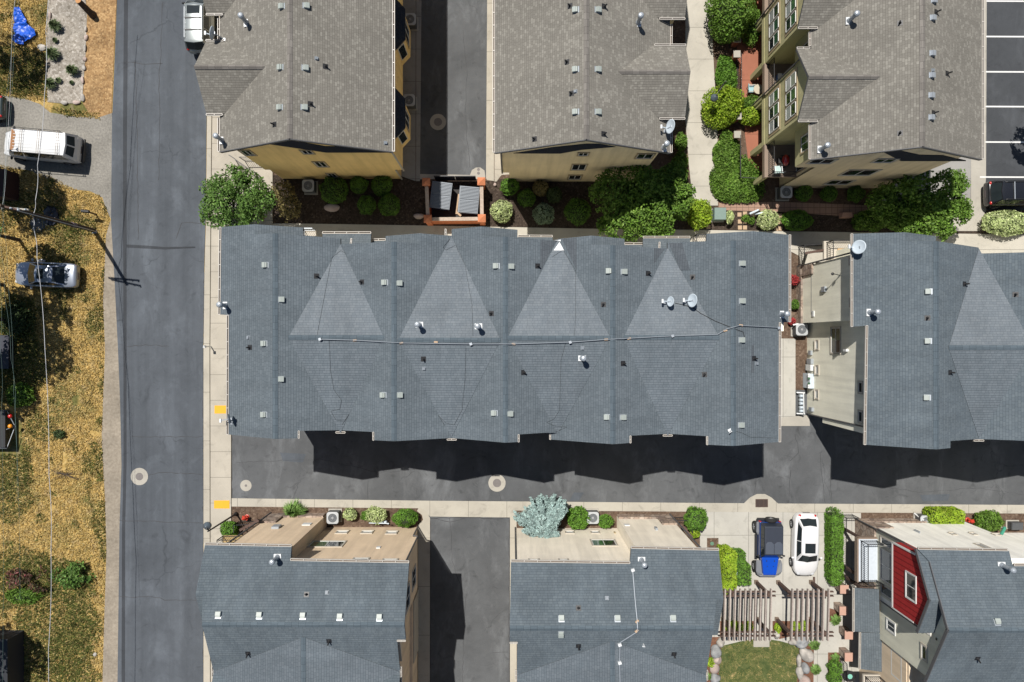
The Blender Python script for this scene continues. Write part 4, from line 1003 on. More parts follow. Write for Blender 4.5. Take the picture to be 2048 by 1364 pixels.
# far ground beyond the frame keeps the same pattern of court and drive
# the small lawn with its beds
sheet('lawn', [(1443, 1292), (1480, 1283), (1520, 1276), (1560, 1282), (1596, 1292), (1600, 1310), (1594, 1364), (1590, 1560), (1434, 1560), (1436, 1364)], .016, 'lawn')
sheet('planting_bed', [(1400, 1274), (1446, 1274), (1444, 1292), (1436, 1364), (1432, 1560), (1400, 1560)], .014, 'redmulch')
sheet('planting_bed', [(1440, 1242), (1508, 1242), (1508, 1262), (1440, 1274)], .013, 'redmulch')
sheet('planting_bed', [(1545, 1242), (1624, 1242), (1624, 1262), (1560, 1278), (1545, 1272)], .013, 'redmulch')
sheet('planting_bed', [(1594, 1294), (1628, 1284), (1627, 1364), (1626, 1560), (1590, 1560)], .014, 'redmulch')
sheet('planting_bed', [(1656, 1305), (1680, 1305), (1680, 1560), (1655, 1560)], .014, 'redmulch')
sheet('planting_bed', [(1658, 1216), (1680, 1222), (1682, 1244), (1658, 1244)], .014, 'redmulch')
sheet('planting_bed', [(1414, 1076), (1437, 1076), (1437, 1096), (1414, 1096)], .013, 'soil')
sheet('step_slab', [(1507, 1262), (1539, 1262), (1539, 1294), (1507, 1294)], .03, 'conc_plain')
# covers and grates in the paving
def manhole(label, px, py, r_out, r_in, z=.012):
    c = P(px, py, 0); root = thing('manhole', label, 'manhole cover', (c.x, c.y, 0), 0, 'manhole covers in the asphalt')
    mb = MB(); mb.lathe([(r_out, 0), (r_out, z + .004), (0.01, z + .005)], n=28); mb.build('concrete_collar', M['conc_plain'], root, local=True)
    mb = MB(); mb.lathe([(r_in, 0), (r_in, z + .014), (r_in * .8, z + .012), (.01, z + .013)], n=24); mb.build('lid', M['iron'], root, local=True)
manhole('round manhole with a wide concrete collar in the street asphalt', 279, 953, .64, .28)
manhole('small round valve cover in a pale collar at the alley mouth by the pavement', 492, 971, .42, .09)
manhole('round manhole with concrete collar in the middle of the long alley', 994, 966, .64, .31)
manhole('round manhole in the shaded alley between the tan roofs', 876, 244, .60, .30)
c = P(957, 343, 0); root = thing('valve_cover', 'pair of small round lids in the concrete pad behind the bin enclosure', 'utility cover', (c.x, c.y, .024))
for y in (-.13, .15):
    mb = MB(); mb.lathe([(.11, 0), (.11, .012), (.01, .014)], c=(0, y, 0), n=16); mb.build('lid', M['iron'], root, local=True)
c = P(1523, 1006, 0); root = thing('drain_grate', 'rusty rectangular storm drain grate in the rounded concrete apron', 'drain', (c.x, c.y, .018))
mb = MB(); mb.b2((-.44, -.29, 0), (.44, .29, .012)); mb.build('pit', M['black'], root, local=True)
mb = MB()
for i in range(13): mb.b2((-.42 + i * .067, -.27, .008), (-.39 + i * .067, .27, .03))
for y in (-.28, .28): mb.b2((-.44, y - .02, .008), (.44, y + .02, .032))
for x in (-.44, -.14, .14, .44): mb.b2((x - .02, -.28, .008), (x + .02, .28, .032))
mb.build('bars', M['rust'], root, local=True)
mb = MB(); mb.lathe([(.14, 0), (.14, .02), (.01, .022)], n=14); 
for px, py, lb in ((1424, 1087, 'green round valve lid in a square of bark beside the concrete court'),):
    c = P(px, py, .013); o = mb.build('round_valve_box', plain('green_plastic_lid', (.12, .24, .16), .6), org=(0, 0, 0)); o.location = c; tag(o, lb, 'utility cover')

# ------------------------------------------------------------------ dry grass (uncountable blades) over the yard
def blades(name, polys, holes, n, leaf, h, w, keep=None):
    def inside(x, y, poly):
        c = False; j = len(poly) - 1
        for i in range(len(poly)):
            if (poly[i][1] > y) != (poly[j][1] > y) and x < (poly[j][0] - poly[i][0]) * (y - poly[i][1]) / (poly[j][1] - poly[i][1]) + poly[i][0]: c = not c
            j = i
        return c
    from mathutils import noise as mn
    xs = [p[0] for q in polys for p in q]; ys = [p[1] for q in polys for p in q]
    V, Fc = [], []; tries = 0
    while len(Fc) < n and tries < n * 6:
        tries += 1
        x, y = rng.uniform(min(xs), max(xs)), rng.uniform(min(ys), max(ys))
        if not any(inside(x, y, q) for q in polys) or any(inside(x, y, q) for q in holes): continue
        p = P(x, y, 0)
        if keep and not keep(mn.noise(Vector((p.x * .26, p.y * .26, 3.0))), mn.noise(Vector((p.x * 1.1, p.y * 1.1, 7.0)))): continue
        a = rng.uniform(0, 6.283); hh = h * rng.uniform(.5, 1.4); d = Vector((math.cos(a), math.sin(a), 0)); sd = Vector((-d.y, d.x, 0)) * w * rng.uniform(.6, 1.5)
        l = d * hh * rng.uniform(.5, 1.5); k = len(V)
        V += [p - sd, p + sd, p + l * .6 + Vector((0, 0, hh)) + sd * .5, p + l + Vector((0, 0, hh * .7))]; Fc.append((k, k + 1, k + 2, k + 3))
    me = bpy.data.meshes.new(name); me.from_pydata([tuple(v) for v in V], [], Fc); me.materials.append(LF[leaf]); me.update()
    return tag(link(bpy.data.objects.new(name, me)), kind='stuff')
YARD = [[(-40, 320), (100, 352), (150, 378), (200, 390), (214, 420), (220, 440), (212, 470), (206, 600), (208, 720), (204, 880), (210, 1000), (212, 1100), (207, 1250), (204, 1400), (-40, 1400)], [(-40, -40), (97, -40), (92, 120), (95, 204), (60, 200), (0, 190), (-40, 184)], [(100, 215), (200, 225), (200, 238), (130, 232)]]
CARH = [[(28, 528), (152, 528), (152, 576), (28, 576)], [(-60, 806), (44, 806), (44, 908), (-60, 908)]]
blades('dry_grass', YARD, CARH, 90000, 'straw', .08, .034, lambda a, b: b + a * .6 > -.70)
blades('green_grass', YARD, CARH, 20000, 'yardgreen', .11, .034, lambda a, b: a > .10 or b > .42)
blades('green_grass', [[(38, 1205), (150, 1195), (195, 1250), (180, 1300), (150, 1380), (20, 1380), (30, 1270)], [(-20, 90), (60, 95), (92, 130), (94, 195), (50, 190), (-20, 176)], [(0, 580), (70, 600), (80, 760), (50, 810), (0, 810)], [(120, 430), (195, 440), (190, 470), (130, 475)], [(0, 1120), (90, 1110), (180, 1130), (195, 1190), (60, 1215), (0, 1220)], [(0, 900), (60, 890), (70, 960), (0, 990)]], CARH, 19000, 'yardgreen', .12, .036)
for px_, mm_ in (([(560, 905), (612, 908), (606, 925), (566, 922)], 'street'), ([(1840, 990), (1900, 988), (1896, 1001), (1846, 1003)], 'street')):
    sheet('asphalt_patch', px_, .0095, mm_)
blades('lawn_grass', [[(1445, 1294), (1480, 1285), (1520, 1278), (1560, 1284), (1594, 1294), (1598, 1310), (1592, 1380), (1437, 1380)]], [[(1505, 1262), (1541, 1262), (1541, 1297), (1505, 1297)]], 9000, 'lawnblade', .05, .02, lambda a, b: b > -.25)
# ================================================================== the long slate roof in the middle (row of five gables with crickets)
def m_roof_top(b, key, ridges_px):
    pass
ZE, ZR, SL = 9.3, 10.66, .40
bm_ = thing('townhouse_row', 'long row house with slate grey roof of five parallel gables', 'building', (0, 0, 0))
RX = [(-13.81), (-6.88), (-.38), (5.88), (12.91)]
PLm = []
for i, xr in enumerate(RX):
    sl = .37 if i == 0 else SL; sr = .43 if i == 4 else SL
    PLm.append((planeX(xr, ZR, sl, -1), planeX(xr, ZR, sr, 1)))
def valley_x(i):
    a, b = PLm[i][1], PLm[i + 1][0]                     # d-ax equal
    return (a[2] - b[2]) / (a[0] - b[0])
VX = [valley_x(i) for i in range(4)]
F_ = []
def lo_hi(pl, x, py):                                   # point on plane at world x, photo row py
    cy = -(py - CY) / FP; z = pl[2] - pl[0] * x; return Vector((x, cy * (CH - z), z))
# rows of the upper and lower edge at ridges and valleys (photo)
topR = [466, 483, 473, 490, 480.5]; topV_l = [476, 471.5, 481, 497]; topV_r = [488, 457, 478, 484]
botR = [878, 882, 885, 888, 892]; botV = [862, 876, 866, 868]
# first outer slope
pl = PLm[0][0]
F_.append(PP(pl, [(443, 454), (509, 448.5), (509, 468)]) + [lo_hi(pl, RX[0], 466), lo_hi(pl, RX[0], 878)] + PP(pl, [(457.5, 869), (458, 630), (441, 629)]))
# inner slopes; the gables of the back wings share one slope each
v0 = VX
pl = PLm[0][1]; F_.append([lo_hi(pl, RX[0], 466), lo_hi(pl, VX[0], 477), lo_hi(pl, VX[0], 860.5)] + PP(pl, [(596, 861.5), (596, 876.5)]) + [lo_hi(pl, RX[0], 878)])
pl = PLm[1][0]; F_.append([lo_hi(pl, VX[0], 488), lo_hi(pl, RX[1], 483), lo_hi(pl, RX[1], 882.5)] + PP(pl, [(748.5, 880.5), (748.5, 864)]) + [lo_hi(pl, VX[0], 860.5)])
pl = PLm[1][1]; F_.append([lo_hi(pl, RX[1], 483)] + PP(pl, [(839, 487), (839, 466.5)]) + [lo_hi(pl, VX[1], 471.5), lo_hi(pl, VX[1], 876), lo_hi(pl, RX[1], 882.5)])
pl = PLm[2][0]; F_.append([lo_hi(pl, VX[1], 458)] + PP(pl, [(963, 453), (963, 473)]) + [lo_hi(pl, RX[2], 473), lo_hi(pl, RX[2], 885.5), lo_hi(pl, VX[1], 876)])
pl = PLm[2][1]; F_.append([lo_hi(pl, RX[2], 473), lo_hi(pl, VX[2], 481), lo_hi(pl, VX[2], 866)] + PP(pl, [(1090, 865.5), (1035.5, 869), (1035.5, 884)]) + [lo_hi(pl, RX[2], 885.5)])
pl = PLm[3][0]; F_.append([lo_hi(pl, VX[2], 478)] + PP(pl, [(1183, 471), (1183, 489)]) + [lo_hi(pl, RX[3], 490), lo_hi(pl, RX[3], 888.5)] + PP(pl, [(1102, 879), (1102, 866)]) + [lo_hi(pl, VX[2], 866)])
pl = PLm[3][1]; F_.append([lo_hi(pl, RX[3], 490), lo_hi(pl, VX[3], 497), lo_hi(pl, VX[3], 867.5)] + PP(pl, [(1259, 871.5), (1259, 886)]) + [lo_hi(pl, RX[3], 888.5)])
pl = PLm[4][0]; F_.append([lo_hi(pl, VX[3], 485), lo_hi(pl, RX[4], 480.5), lo_hi(pl, RX[4], 892)] + PP(pl, [(1416, 889.5), (1416, 872.5)]) + [lo_hi(pl, VX[3], 867.5)])
pl = PLm[4][1]; F_.append([lo_hi(pl, RX[4], 480.5)] + PP(pl, [(1507, 481), (1507, 462), (1577, 469.5), (1577, 644), (1557.5, 645), (1557, 884)]) + [lo_hi(pl, RX[4], 892)])
roof_m = roof_obj('roof', F_, M['shingle_dark'], bm_, key='mc')
# crickets filling the valleys
CR = []
def cricket(i, xl, xr_, yr, top, bot):
    L_ = on_plane(xl, yr, PLm[i][1]); R_ = on_plane(xr_, yr, PLm[i + 1][0]); z = min(L_.z, R_.z) + .02
    L_.z = R_.z = z; up = Vector((0, 0, .03))
    zt = PLm[i][1][2] - PLm[i][1][0] * VX[i]
    T = lo_hi(PLm[i][1], VX[i], top) + up; Bm = lo_hi(PLm[i][1], VX[i], bot) + up
    dT = (T - (L_ + R_) / 2)
    return [[L_, R_, T], [L_, R_, Bm]], (L_, R_)
for i, (xl, xr_, yr, top, bot) in enumerate(((577, 770, 675, 489, 866), (791, 1001, 680, 473, 873), (1015, 1221, 676, 480, 868), (1247, 1439, 675, 496, 872))):
    f, (a, b) = cricket(i, xl, xr_, yr, top, bot); CR += f
    cap_strip('ridge_cap', a, b, M['cap_dark'], roof_m, .2, .2, .14)
for k_, f_ in enumerate(CR): roof_obj('cricket', [f_], M['shingle_lower' if k_ % 2 else 'shingle_cricket_lit'], bm_, thick=.06, key='mc')  # upper faces take the sunlit copy, lower faces the dim one
for i, xr in enumerate(RX):
    cap_strip('ridge_cap', lo_hi((0, 0, ZR), xr, topR[i] + .5), lo_hi((0, 0, ZR), xr, botR[i] - .5), M['cap_dark'], roof_m, .4, .4)
# lower slopes of the back gable wings (their ridges sit lower than the main ones)
def wing_face(px0, py0, px1, py1, base_pl, s, depth=26):
    """ridge end at (px0,py0) on base plane, falls towards px1"""
    a = on_plane(px0, py0, base_pl); sd = 1 if px1 > px0 else -1
    pl = planeX(a.x, a.z - .004, s, sd)
    b = on_plane(px1, py1, pl); c = b.copy(); d = a.copy(); c.y -= depth / FP * 40; d.y -= depth / FP * 40
    return [a, b, c, d]
WF = [wing_face(509, 448.5, 606, 455, PLm[0][0], .37, 40), wing_face(839, 466.5, 771, 472, PLm[1][1], SL, 30), wing_face(963, 453, 1035, 459.5, PLm[2][0], SL, 32), wing_face(1183, 471, 1249, 477.5, PLm[3][0], SL, 32), wing_face(1507, 462, 1413, 467.5, PLm[4][1], .43, 32)]
for wf in WF: roof_obj('wing_roof', [wf], M['shingle_dark'], bm_)
# new dark patches where the valleys were re-shingled, and one bare white membrane
def roof_patch(name, key, pix, mat, lift=.012, parent=None):
    pts = [hit(key, *q)[0] + Vector((0, 0, lift)) for q in pix]
    return roof_obj(name, [pts], mat, parent or roof_m, thick=lift)
roof_patch('roof_patch', 'mc', [(1081, 478), (1112, 482), (1086, 533), (1081, 545)], M['shingle_new'])
roof_patch('roof_patch', 'mc', [(1124, 478), (1153, 475), (1153, 540)], M['shingle_new'])
roof_patch('roof_patch', 'mc', [(1308, 496), (1329, 498), (1308, 527)], M['shingle_new'])
roof_patch('roof_patch', 'mc', [(1338, 486), (1364, 484), (1380, 540), (1360, 540)], M['shingle_new'])
roof_patch('roof_patch', 'mc', [(1504, 690), (1508, 690), (1508, 745), (1502, 745)], M['shingle_new'])
roof_patch('membrane', 'mc', [(1119, 484), (1128, 501), (1107, 501)], M['white'], .03)
roof_patch('membrane', 'mc', [(1107, 478.7), (1121, 479.3), (1121, 483), (1116, 482)], M['white'], .05)
# walls
mb = MB(); mb.xy([(-17.0, 5.4), (-17.0, 1.7), (-16.4, 1.7), (-16.4, -5.0), (15.5, -5.2), (15.5, .6), (16.5, .6), (16.5, 5.0)], 0, 9.0)
for x0, x1, y1 in ((-17.0, -12.7, 6.5), (-7.2, -4.2, 6.0), (-3.6, .2, 6.3), (3.2, 6.6, 5.7), (11.9, 16.5, 6.1)): mb.b2((x0, 4.8, 0), (x1, y1, 8.6))
mb.build('wall', M['putty'], bm_)
for i in range(5):
    x = (-13.8, -7.0, -.4, 5.9, 12.4)[i]
    window_sz(bm_, ('y', -5.0 - .00645 * (x + 16.4), -1), x - .9, x + .9, 6.2, 7.6, 'trim_beige', 1)
    mb = MB(); yy = -5.0 - .00645 * (x + 16.4)
    mb.b2((x - 2.2, yy - .06, .05), (x + 2.2, yy + .05, 2.3)); gd = mb.build('garage_door', M['trim_beige'], bm_)
# gutters along the outer eaves and the valley ends
g0 = lambda pl, a, b: gutter(bm_, on_plane(*a, pl), on_plane(*b, pl), (-1, 0, 0) if pl is PLm[0][0] else (1, 0, 0))
g0(PLm[0][0], (443, 454), (441, 629)); g0(PLm[0][0], (458, 630), (457.5, 869)); g0(PLm[4][1], (1577, 469.5), (1577, 644)); g0(PLm[4][1], (1557.5, 645), (1557, 884))
for a, b in (((596, 861.5), (596, 876.5)), ((1259, 871.5), (1259, 886))):
    pl = PLm[0][1] if a[0] < 700 else PLm[3][1]; gutter(bm_, on_plane(*a, pl), on_plane(*b, pl), (1, 0, 0), .09)
for a, b, k in (((748.5, 880.5), (748.5, 864), 1), ((1102, 879), (1102, 866), 3), ((1416, 889.5), (1416, 872.5), 4)):
    gutter(bm_, on_plane(*a, PLm[k][0]), on_plane(*b, PLm[k][0]), (-1, 0, 0), .09)
pl = PLm[2][1]; gutter(bm_, on_plane(1035.5, 869, pl), on_plane(1035.5, 884, pl), (1, 0, 0), .09)
for i, x in ((0, 684), (1, 897), (3, 1330)):
    z = PLm[i][1][2] - PLm[i][1][0] * VX[i]; y = lo_hi(PLm[i][1], VX[i], botV[i]).y
    gutter(bm_, (VX[i] - .28, y - .02, z - .01), (VX[i] + .28, y - .02, z - .01), (0, -1, 0), .11)
z = PLm[0][1][2] - PLm[0][1][0] * VX[0]
for a, b in (((701, 477), (700, 488)), ((893, 458), (893, 471)), ((1321, 484), (1320, 497))):
    p, q = P(*a, 9.25), P(*b, 9.25); gutter(bm_, p, q, (-1, 0, 0) if a[0] != 701 else (1, 0, 0), .09)
# low porch roofs behind the house
for a, b, c, d, z0, z1 in (((645, 467.5), (742, 467.5), (741, 492), (645, 492), 5.2, 5.7), ((743, 482), (771, 481), (771, 492), (743, 492), 4.8, 5.0), ((1036, 474), (1105, 474.5), (1105, 490), (1036, 490), 5.2, 5.6), ((1249, 489.5), (1286, 489.5), (1286, 503), (1249, 503), 5.0, 5.2), ((1286, 476.5), (1380, 476.5), (1380, 500), (1286, 500), 5.2, 5.7)):
    roof_obj('porch_roof', [[P(*a, z0), P(*b, z0), P(*c, z1), P(*d, z1)]], M['shingle_dark'], bm_)
    gutter(bm_, P(*a, z0), P(*b, z0), (0, 1, 0))
for a, b in (((609, 461), (632, 461)), ((1386, 474), (1413, 473))):
    railing('balcony_rail', bm_, [P(*a, 2.9) - Vector((0, .5, 0)), P(*a, 2.9), P(*b, 2.9)], .95, 'galv' if a[0] < 700 else 'black')
    mb = MB(); p, q = P(*a, 2.9), P(*b, 2.9); mb.b2((p.x, p.y - .9, 2.7), (q.x, p.y + .02, 2.9)); mb.build('balcony', M['trim_beige'], bm_)
# things on this roof
for px, py in ((532, 530), (562, 599), (529.5, 687), (561, 758), (529, 829), (770.5, 565), (797.5, 566.5), (767.5, 790), (798.5, 790), (993.5, 532), (1021, 533), (989.5, 826), (1019, 827.5), (1219, 542), (1247, 543.5), (1215, 834), (1245, 834.5), (1483, 527), (1483, 602), (1482, 680), (1481, 850)):
    on_roof('roof_vent', VENT, roof_m, 'mc', px, py)
for px, py in ((633, 552), (724, 564), (500, 695), (847, 718), (983, 627), (1075, 532), (1296, 547), (1385, 554), (1207, 609), (1246, 727), (1047, 745), (1409, 749), (1508, 717)):
    on_roof('pipe_vent', PIPE, roof_m, 'mc', px, py)
for px, py in ((497, 675), (848, 737), (1513, 727), (1165, 696)): on_roof('small_vent', SQVENT, roof_m, 'mc', px, py)
for px, py in ((452, 611), (839, 650), (957, 653), (1164, 716), (1562, 629)): on_roof('flue_pipe', FLUE, roof_m, 'mc', px, py, upright=True)

# ================================================================== three tan-roofed townhouses along the top
def tan_house(label, ridge_px, ridge_py, eaveL, eaveR, zr=11.7, ze=9.0, key=None):
    b = thing('townhouse', label, 'building', (0, 0, 0))
    r = P(ridge_px, ridge_py, zr); l = P(*eaveL, ze); q = P(*eaveR, ze)
    sl = (zr - ze) / (r.x - l.x); sr = (zr - ze) / (q.x - r.x)
    A, B = planeX(r.x, zr, sl, -1), planeX(r.x, zr, sr, 1); top = 30
    fa = [[l, r, wp(A, r.x, top), wp(A, l.x, top)], [r, q, wp(B, q.x, top), wp(B, r.x, top)]]
    return b, A, B, r, l, q, fa
def dormer(fa, base, ridge_in, ridge_out, eave_s, eave_n, sgn, s):
    """cross gable whose ridge starts on the base slope; photo points"""
    a = on_plane(*ridge_in, base); o = P(*ridge_out, a.z)
    y0 = (a.y + o.y) / 2; a.y = o.y = y0
    S, N_ = planeY(y0, a.z, s, -1), planeY(y0, a.z, s, 1)
    es, en = on_plane(*eave_s, S), on_plane(*eave_n, N_)
    es.x = en.x = o.x; es.z = S[2] - S[1] * es.y; en.z = N_[2] - N_[1] * en.y
    # where the eaves run into the base slope
    xs = lambda z: (base[2] - z) / base[0]
    fa.append([o, a, Vector((xs(es.z), es.y, es.z)), es]); fa.append([o, a, Vector((xs(en.z), en.y, en.z)), en])
    return o, a, es, en
def end_trim(b, r, l, q, th=.2):
    mb = MB(); d = Vector((0, -.03, -.09))
    mb.bar(l + d, r + d, .05, .20); mb.bar(r + d, q + d, .05, .20); return mb.build('verge_board', M['fascia'], b)

# --- ochre house, upper left
t1, A1, B1, r1, l1, q1, fa = tan_house('ochre townhouse with weathered tan shingle roof beside the street', 579, 277, (440, 303), (785, 303))
d1 = dormer(fa, A1, (530, 131), (388, 135), (411, 227), (408, 83), -1, .72)
fb = list(fa)
o, a, es, en = d1; sh = 6.05
fb.append([p + Vector((0, sh, 0)) for p in fa[2]]); fb.append([p + Vector((0, sh, 0)) for p in fa[3]])
fb += [[p + Vector((0, 2 * sh, 0)) for p in fa[k]] for k in (2, 3)]
roof1 = roof_obj('roof', fb, M['shingle_tan'], t1, key='t1')
cap_strip('ridge_cap', r1, wp(A1, r1.x, 30), M['cap_tan'], roof1, .52, .52)
for k in range(3):
    v = Vector((0, sh * k, 0)); cap_strip('ridge_cap', o + v, a + v, M['cap_tan'], roof1, .66, .66, .13)
    gutter(t1, es + v, Vector(((A1[2] - es.z) / A1[0] - .15, es.y, es.z)) + v, (0, -1, 0), .11); gutter(t1, en + v, Vector(((A1[2] - en.z) / A1[0] - .15, en.y, en.z)) + v, (0, 1, 0), .11)
end_trim(t1, r1, l1, q1)
gutter(t1, q1, Vector((q1.x, 30, q1.z)), (1, 0, 0)); gutter(t1, l1, Vector((l1.x, es.y - .2, l1.z)), (-1, 0, 0)); gutter(t1, Vector((l1.x, en.y + .2, l1.z)), Vector((l1.x, es.y + sh - .2, l1.z)), (-1, 0, 0))
yw = 12.0
mb = MB(); mb.xz([(-17.3, 2.7), (-7.65, 2.7), (-7.65, 8.9), (r1.x, 11.35), (-17.3, 8.8)], yw, 30)
for k in range(3): mb.b2((o.x + .3, o.y - 1.75 + sh * k, 2.7), (-17.0, o.y + 1.75 + sh * k, 8.9)); mb.yz([(o.y - 1.75 + sh * k, 8.9), (o.y + 1.75 + sh * k, 8.9), (o.y + sh * k, 10.3)], o.x + .3, -16)
mb.build('wall', M['yellow'], t1)
mb = MB(); mb.b2((-17.0, yw + .02, 0), (-8.2, 30, 2.7)); mb.build('ground_floor_wall', M['yellow'], t1)
W = ('y', yw, -1)
for a_, b_ in (((601, 300), (628, 307)), ((626, 323), (657, 333)), ((653, 346.5), (676, 353.5)), ((478, 300), (512, 310))): window(t1, W, a_, b_, 'trim_tan', 1)
wall_panel(t1, 'gable_band', W, [(535, 287), (579, 279), (650, 292), (707, 293), (777, 304.5), (653, 304.5)], 'navy_band')  # flat dark band set on the end wall
mb = MB(); mb.bar((-7.6, yw - .04, 8.8), (-7.6, yw - .04, 2.6), .09, .09); mb.bar((-8.15, yw - .02, 2.6), (-8.15, yw - .02, 0), .09, .09); mb.build('downspout', M['trim_beige'], t1)
# bays on the alley side
for ya, yb in ((19.9, 21.7), (14.1, 15.8), (25.7, 27.5)):
    mb = MB(); xo, xi = -7.12, -7.7; c = .62
    pts = [(xi, ya - c), (xo, ya), (xo, yb), (xi, yb + c)]
    mb.xy(pts, 2.7, 5.7); mb.build('bay', M['yellow'], t1)
    roof_obj('bay_roof', [[Vector((xo + .12, ya - .1, 5.7)), Vector((xo + .12, yb + .1, 5.7)), Vector((xi, yb + .1, 6.3)), Vector((xi, ya - .1, 6.3))], [Vector((xo + .12, ya - .1, 5.7)), Vector((xi, ya - c - .25, 5.7)), Vector((xi, ya - .1, 6.3))], [Vector((xo + .12, yb + .1, 5.7)), Vector((xi, yb + c + .25, 5.7)), Vector((xi, yb + .1, 6.3))]], M['bayroof'], t1, .10)
    window_sz(t1, ('x', xo, 1), ya + .35, yb - .35, 3.5, 5.2, 'trim_tan', 1)
    d = Vector((xo - xi, c)).normalized() if False else None
    mb = MB(); a3, b3 = Vector((xi, ya - c, 0)), Vector((xo, ya, 0)); n3 = Vector((c, -(xo - xi), 0)).normalized()
    for u0, u1, z0, z1, m in ((.15, .85, 3.4, 5.2, 0), (.22, .78, 3.5, 5.1, 1)):
        p0, p1 = a3.lerp(b3, u0), a3.lerp(b3, u1); oo = n3 * (.03 + .02 * m)
        mb.prism([p0 + Vector((0, 0, z0)) - n3 * .05, p1 + Vector((0, 0, z0)) - n3 * .05, p1 + Vector((0, 0, z0)) + oo, p0 + Vector((0, 0, z0)) + oo], [p0 + Vector((0, 0, z1)) - n3 * .05, p1 + Vector((0, 0, z1)) - n3 * .05, p1 + Vector((0, 0, z1)) + oo, p0 + Vector((0, 0, z1)) + oo], m)
    mb.build('side_window', [M['sash'], M['glass']], t1)
for px, py in ((565, 13), (612, 12), (562, 135), (610, 136), (561, 215), (608, 215)): on_roof('roof_vent', VENT, roof1, 't1', px, py)
for px, py in ((651, 133), (621, 208), (549, 249)): on_roof('pipe_vent', PIPE, roof1, 't1', px, py)
for px, py in ((633, 117), (771, 286)): on_roof('small_vent', SQVENT, roof1, 't1', px, py)
for px, py in ((494, 46), (445, 281)): on_roof('flue_pipe', FLUE, roof1, 't1', px, py, upright=True)
railing('patio_rail', t1, [P(470, 318, .1), P(520, 352, .1)], 1.1, 'black'); railing('patio_rail', t1, [P(490, 322, .1), P(524, 322, .1)], 1.1, 'black')

# --- sand house, upper middle
t2, A2, B2, r2, l2, q2, fa = tan_house('sand coloured townhouse with weathered tan roof between the alley and the concrete walk', 1173, 281, (990, 307), (1340, 312))
r2.y = l2.y = q2.y = 11.45; fa[0][0].y = fa[0][1].y = 11.45; fa[1][0].y = fa[1][1].y = 11.45
o, a, es, en = dormer(fa, B2, (1238, 143), (1381, 143), (1370, 235), (1367, 92), 1, .55)
fb = list(fa); sh = 6.0
for k in (1, 2): fb += [[p + Vector((0, k * sh, 0)) for p in fa[j]] for j in (2, 3)]
roof2 = roof_obj('roof', fb, M['shingle_tan'], t2, key='t2')
cap_strip('ridge_cap', r2, wp(A2, r2.x, 30), M['cap_tan'], roof2, .52, .52)
for k in range(3):
    v = Vector((0, sh * k, 0)); cap_strip('ridge_cap', a + v, o + v, M['cap_tan'], roof2, .55, .55, .13)
    gutter(t2, Vector(((B2[2] - es.z) / B2[0] + .15, es.y, es.z)) + v, es + v, (0, -1, 0), .11); gutter(t2, Vector(((B2[2] - en.z) / B2[0] + .15, en.y, en.z)) + v, en + v, (0, 1, 0), .11)
end_trim(t2, r2, l2, q2)
gutter(t2, l2, Vector((l2.x, 30, l2.z)), (-1, 0, 0)); gutter(t2, q2, Vector((q2.x, es.y - .2, q2.z)), (1, 0, 0)); gutter(t2, Vector((q2.x, en.y + .2, q2.z)), Vector((q2.x, es.y + sh - .2, q2.z)), (1, 0, 0))
yw = 11.8
mb = MB(); mb.xz([(-.75, 2.7), (9.2, 2.7), (9.2, 8.85), (r2.x, 11.35), (-.75, 8.8)], yw, 30)
for k in range(3): mb.b2((9.0, o.y - 1.75 + sh * k, 2.7), (o.x - .3, o.y + 1.75 + sh * k, 8.9)); mb.yz([(o.y - 1.75 + sh * k, 8.9), (o.y + 1.75 + sh * k, 8.9), (o.y + sh * k, 10.2)], 8, o.x - .3)
mb.build('wall', M['tan_dim'], t2)
mb = MB(); mb.b2((-.2, yw + .02, 0), (9.0, 30, 2.7)); mb.build('ground_floor_wall', M['tan_dim'], t2)
W = ('y', yw, -1)
for a_, b_ in (((1158, 305), (1175, 310.5)), ((1146, 328), (1169, 339)), ((1139, 350), (1160, 358)), ((1277, 307), (1302, 316))): window(t2, W, a_, b_, 'trim_tan', 1)
wall_panel(t2, 'gable_band', W, [(1027, 306), (1106, 294), (1173, 287), (1198, 287), (1231, 293), (1162, 299), (1120, 306.5)], 'navy_band')
mb = MB(); mb.bar((-.68, yw - .05, 8.7), (-.68, yw - .05, 2.75), .09, .09); mb.build('downspout', M['fascia'], t2)
for px, py in ((1152, 20), (1195, 20), (1152, 139), (1195, 139), (1152, 224), (1195, 224)): on_roof('roof_vent', VENT, roof2, 't2', px, py)
for px, py in ((1140, 12), (1208, 13), (1134, 124), (1143, 187), (1207, 268), (1069, 278)): on_roof('pipe_vent', PIPE, roof2, 't2', px, py)
on_roof('small_vent', SQVENT, roof2, 't2', 1151, 183)
for px, py in ((1276, 46), (1327, 296)): on_roof('flue_pipe', FLUE, roof2, 't2', px, py, upright=True)

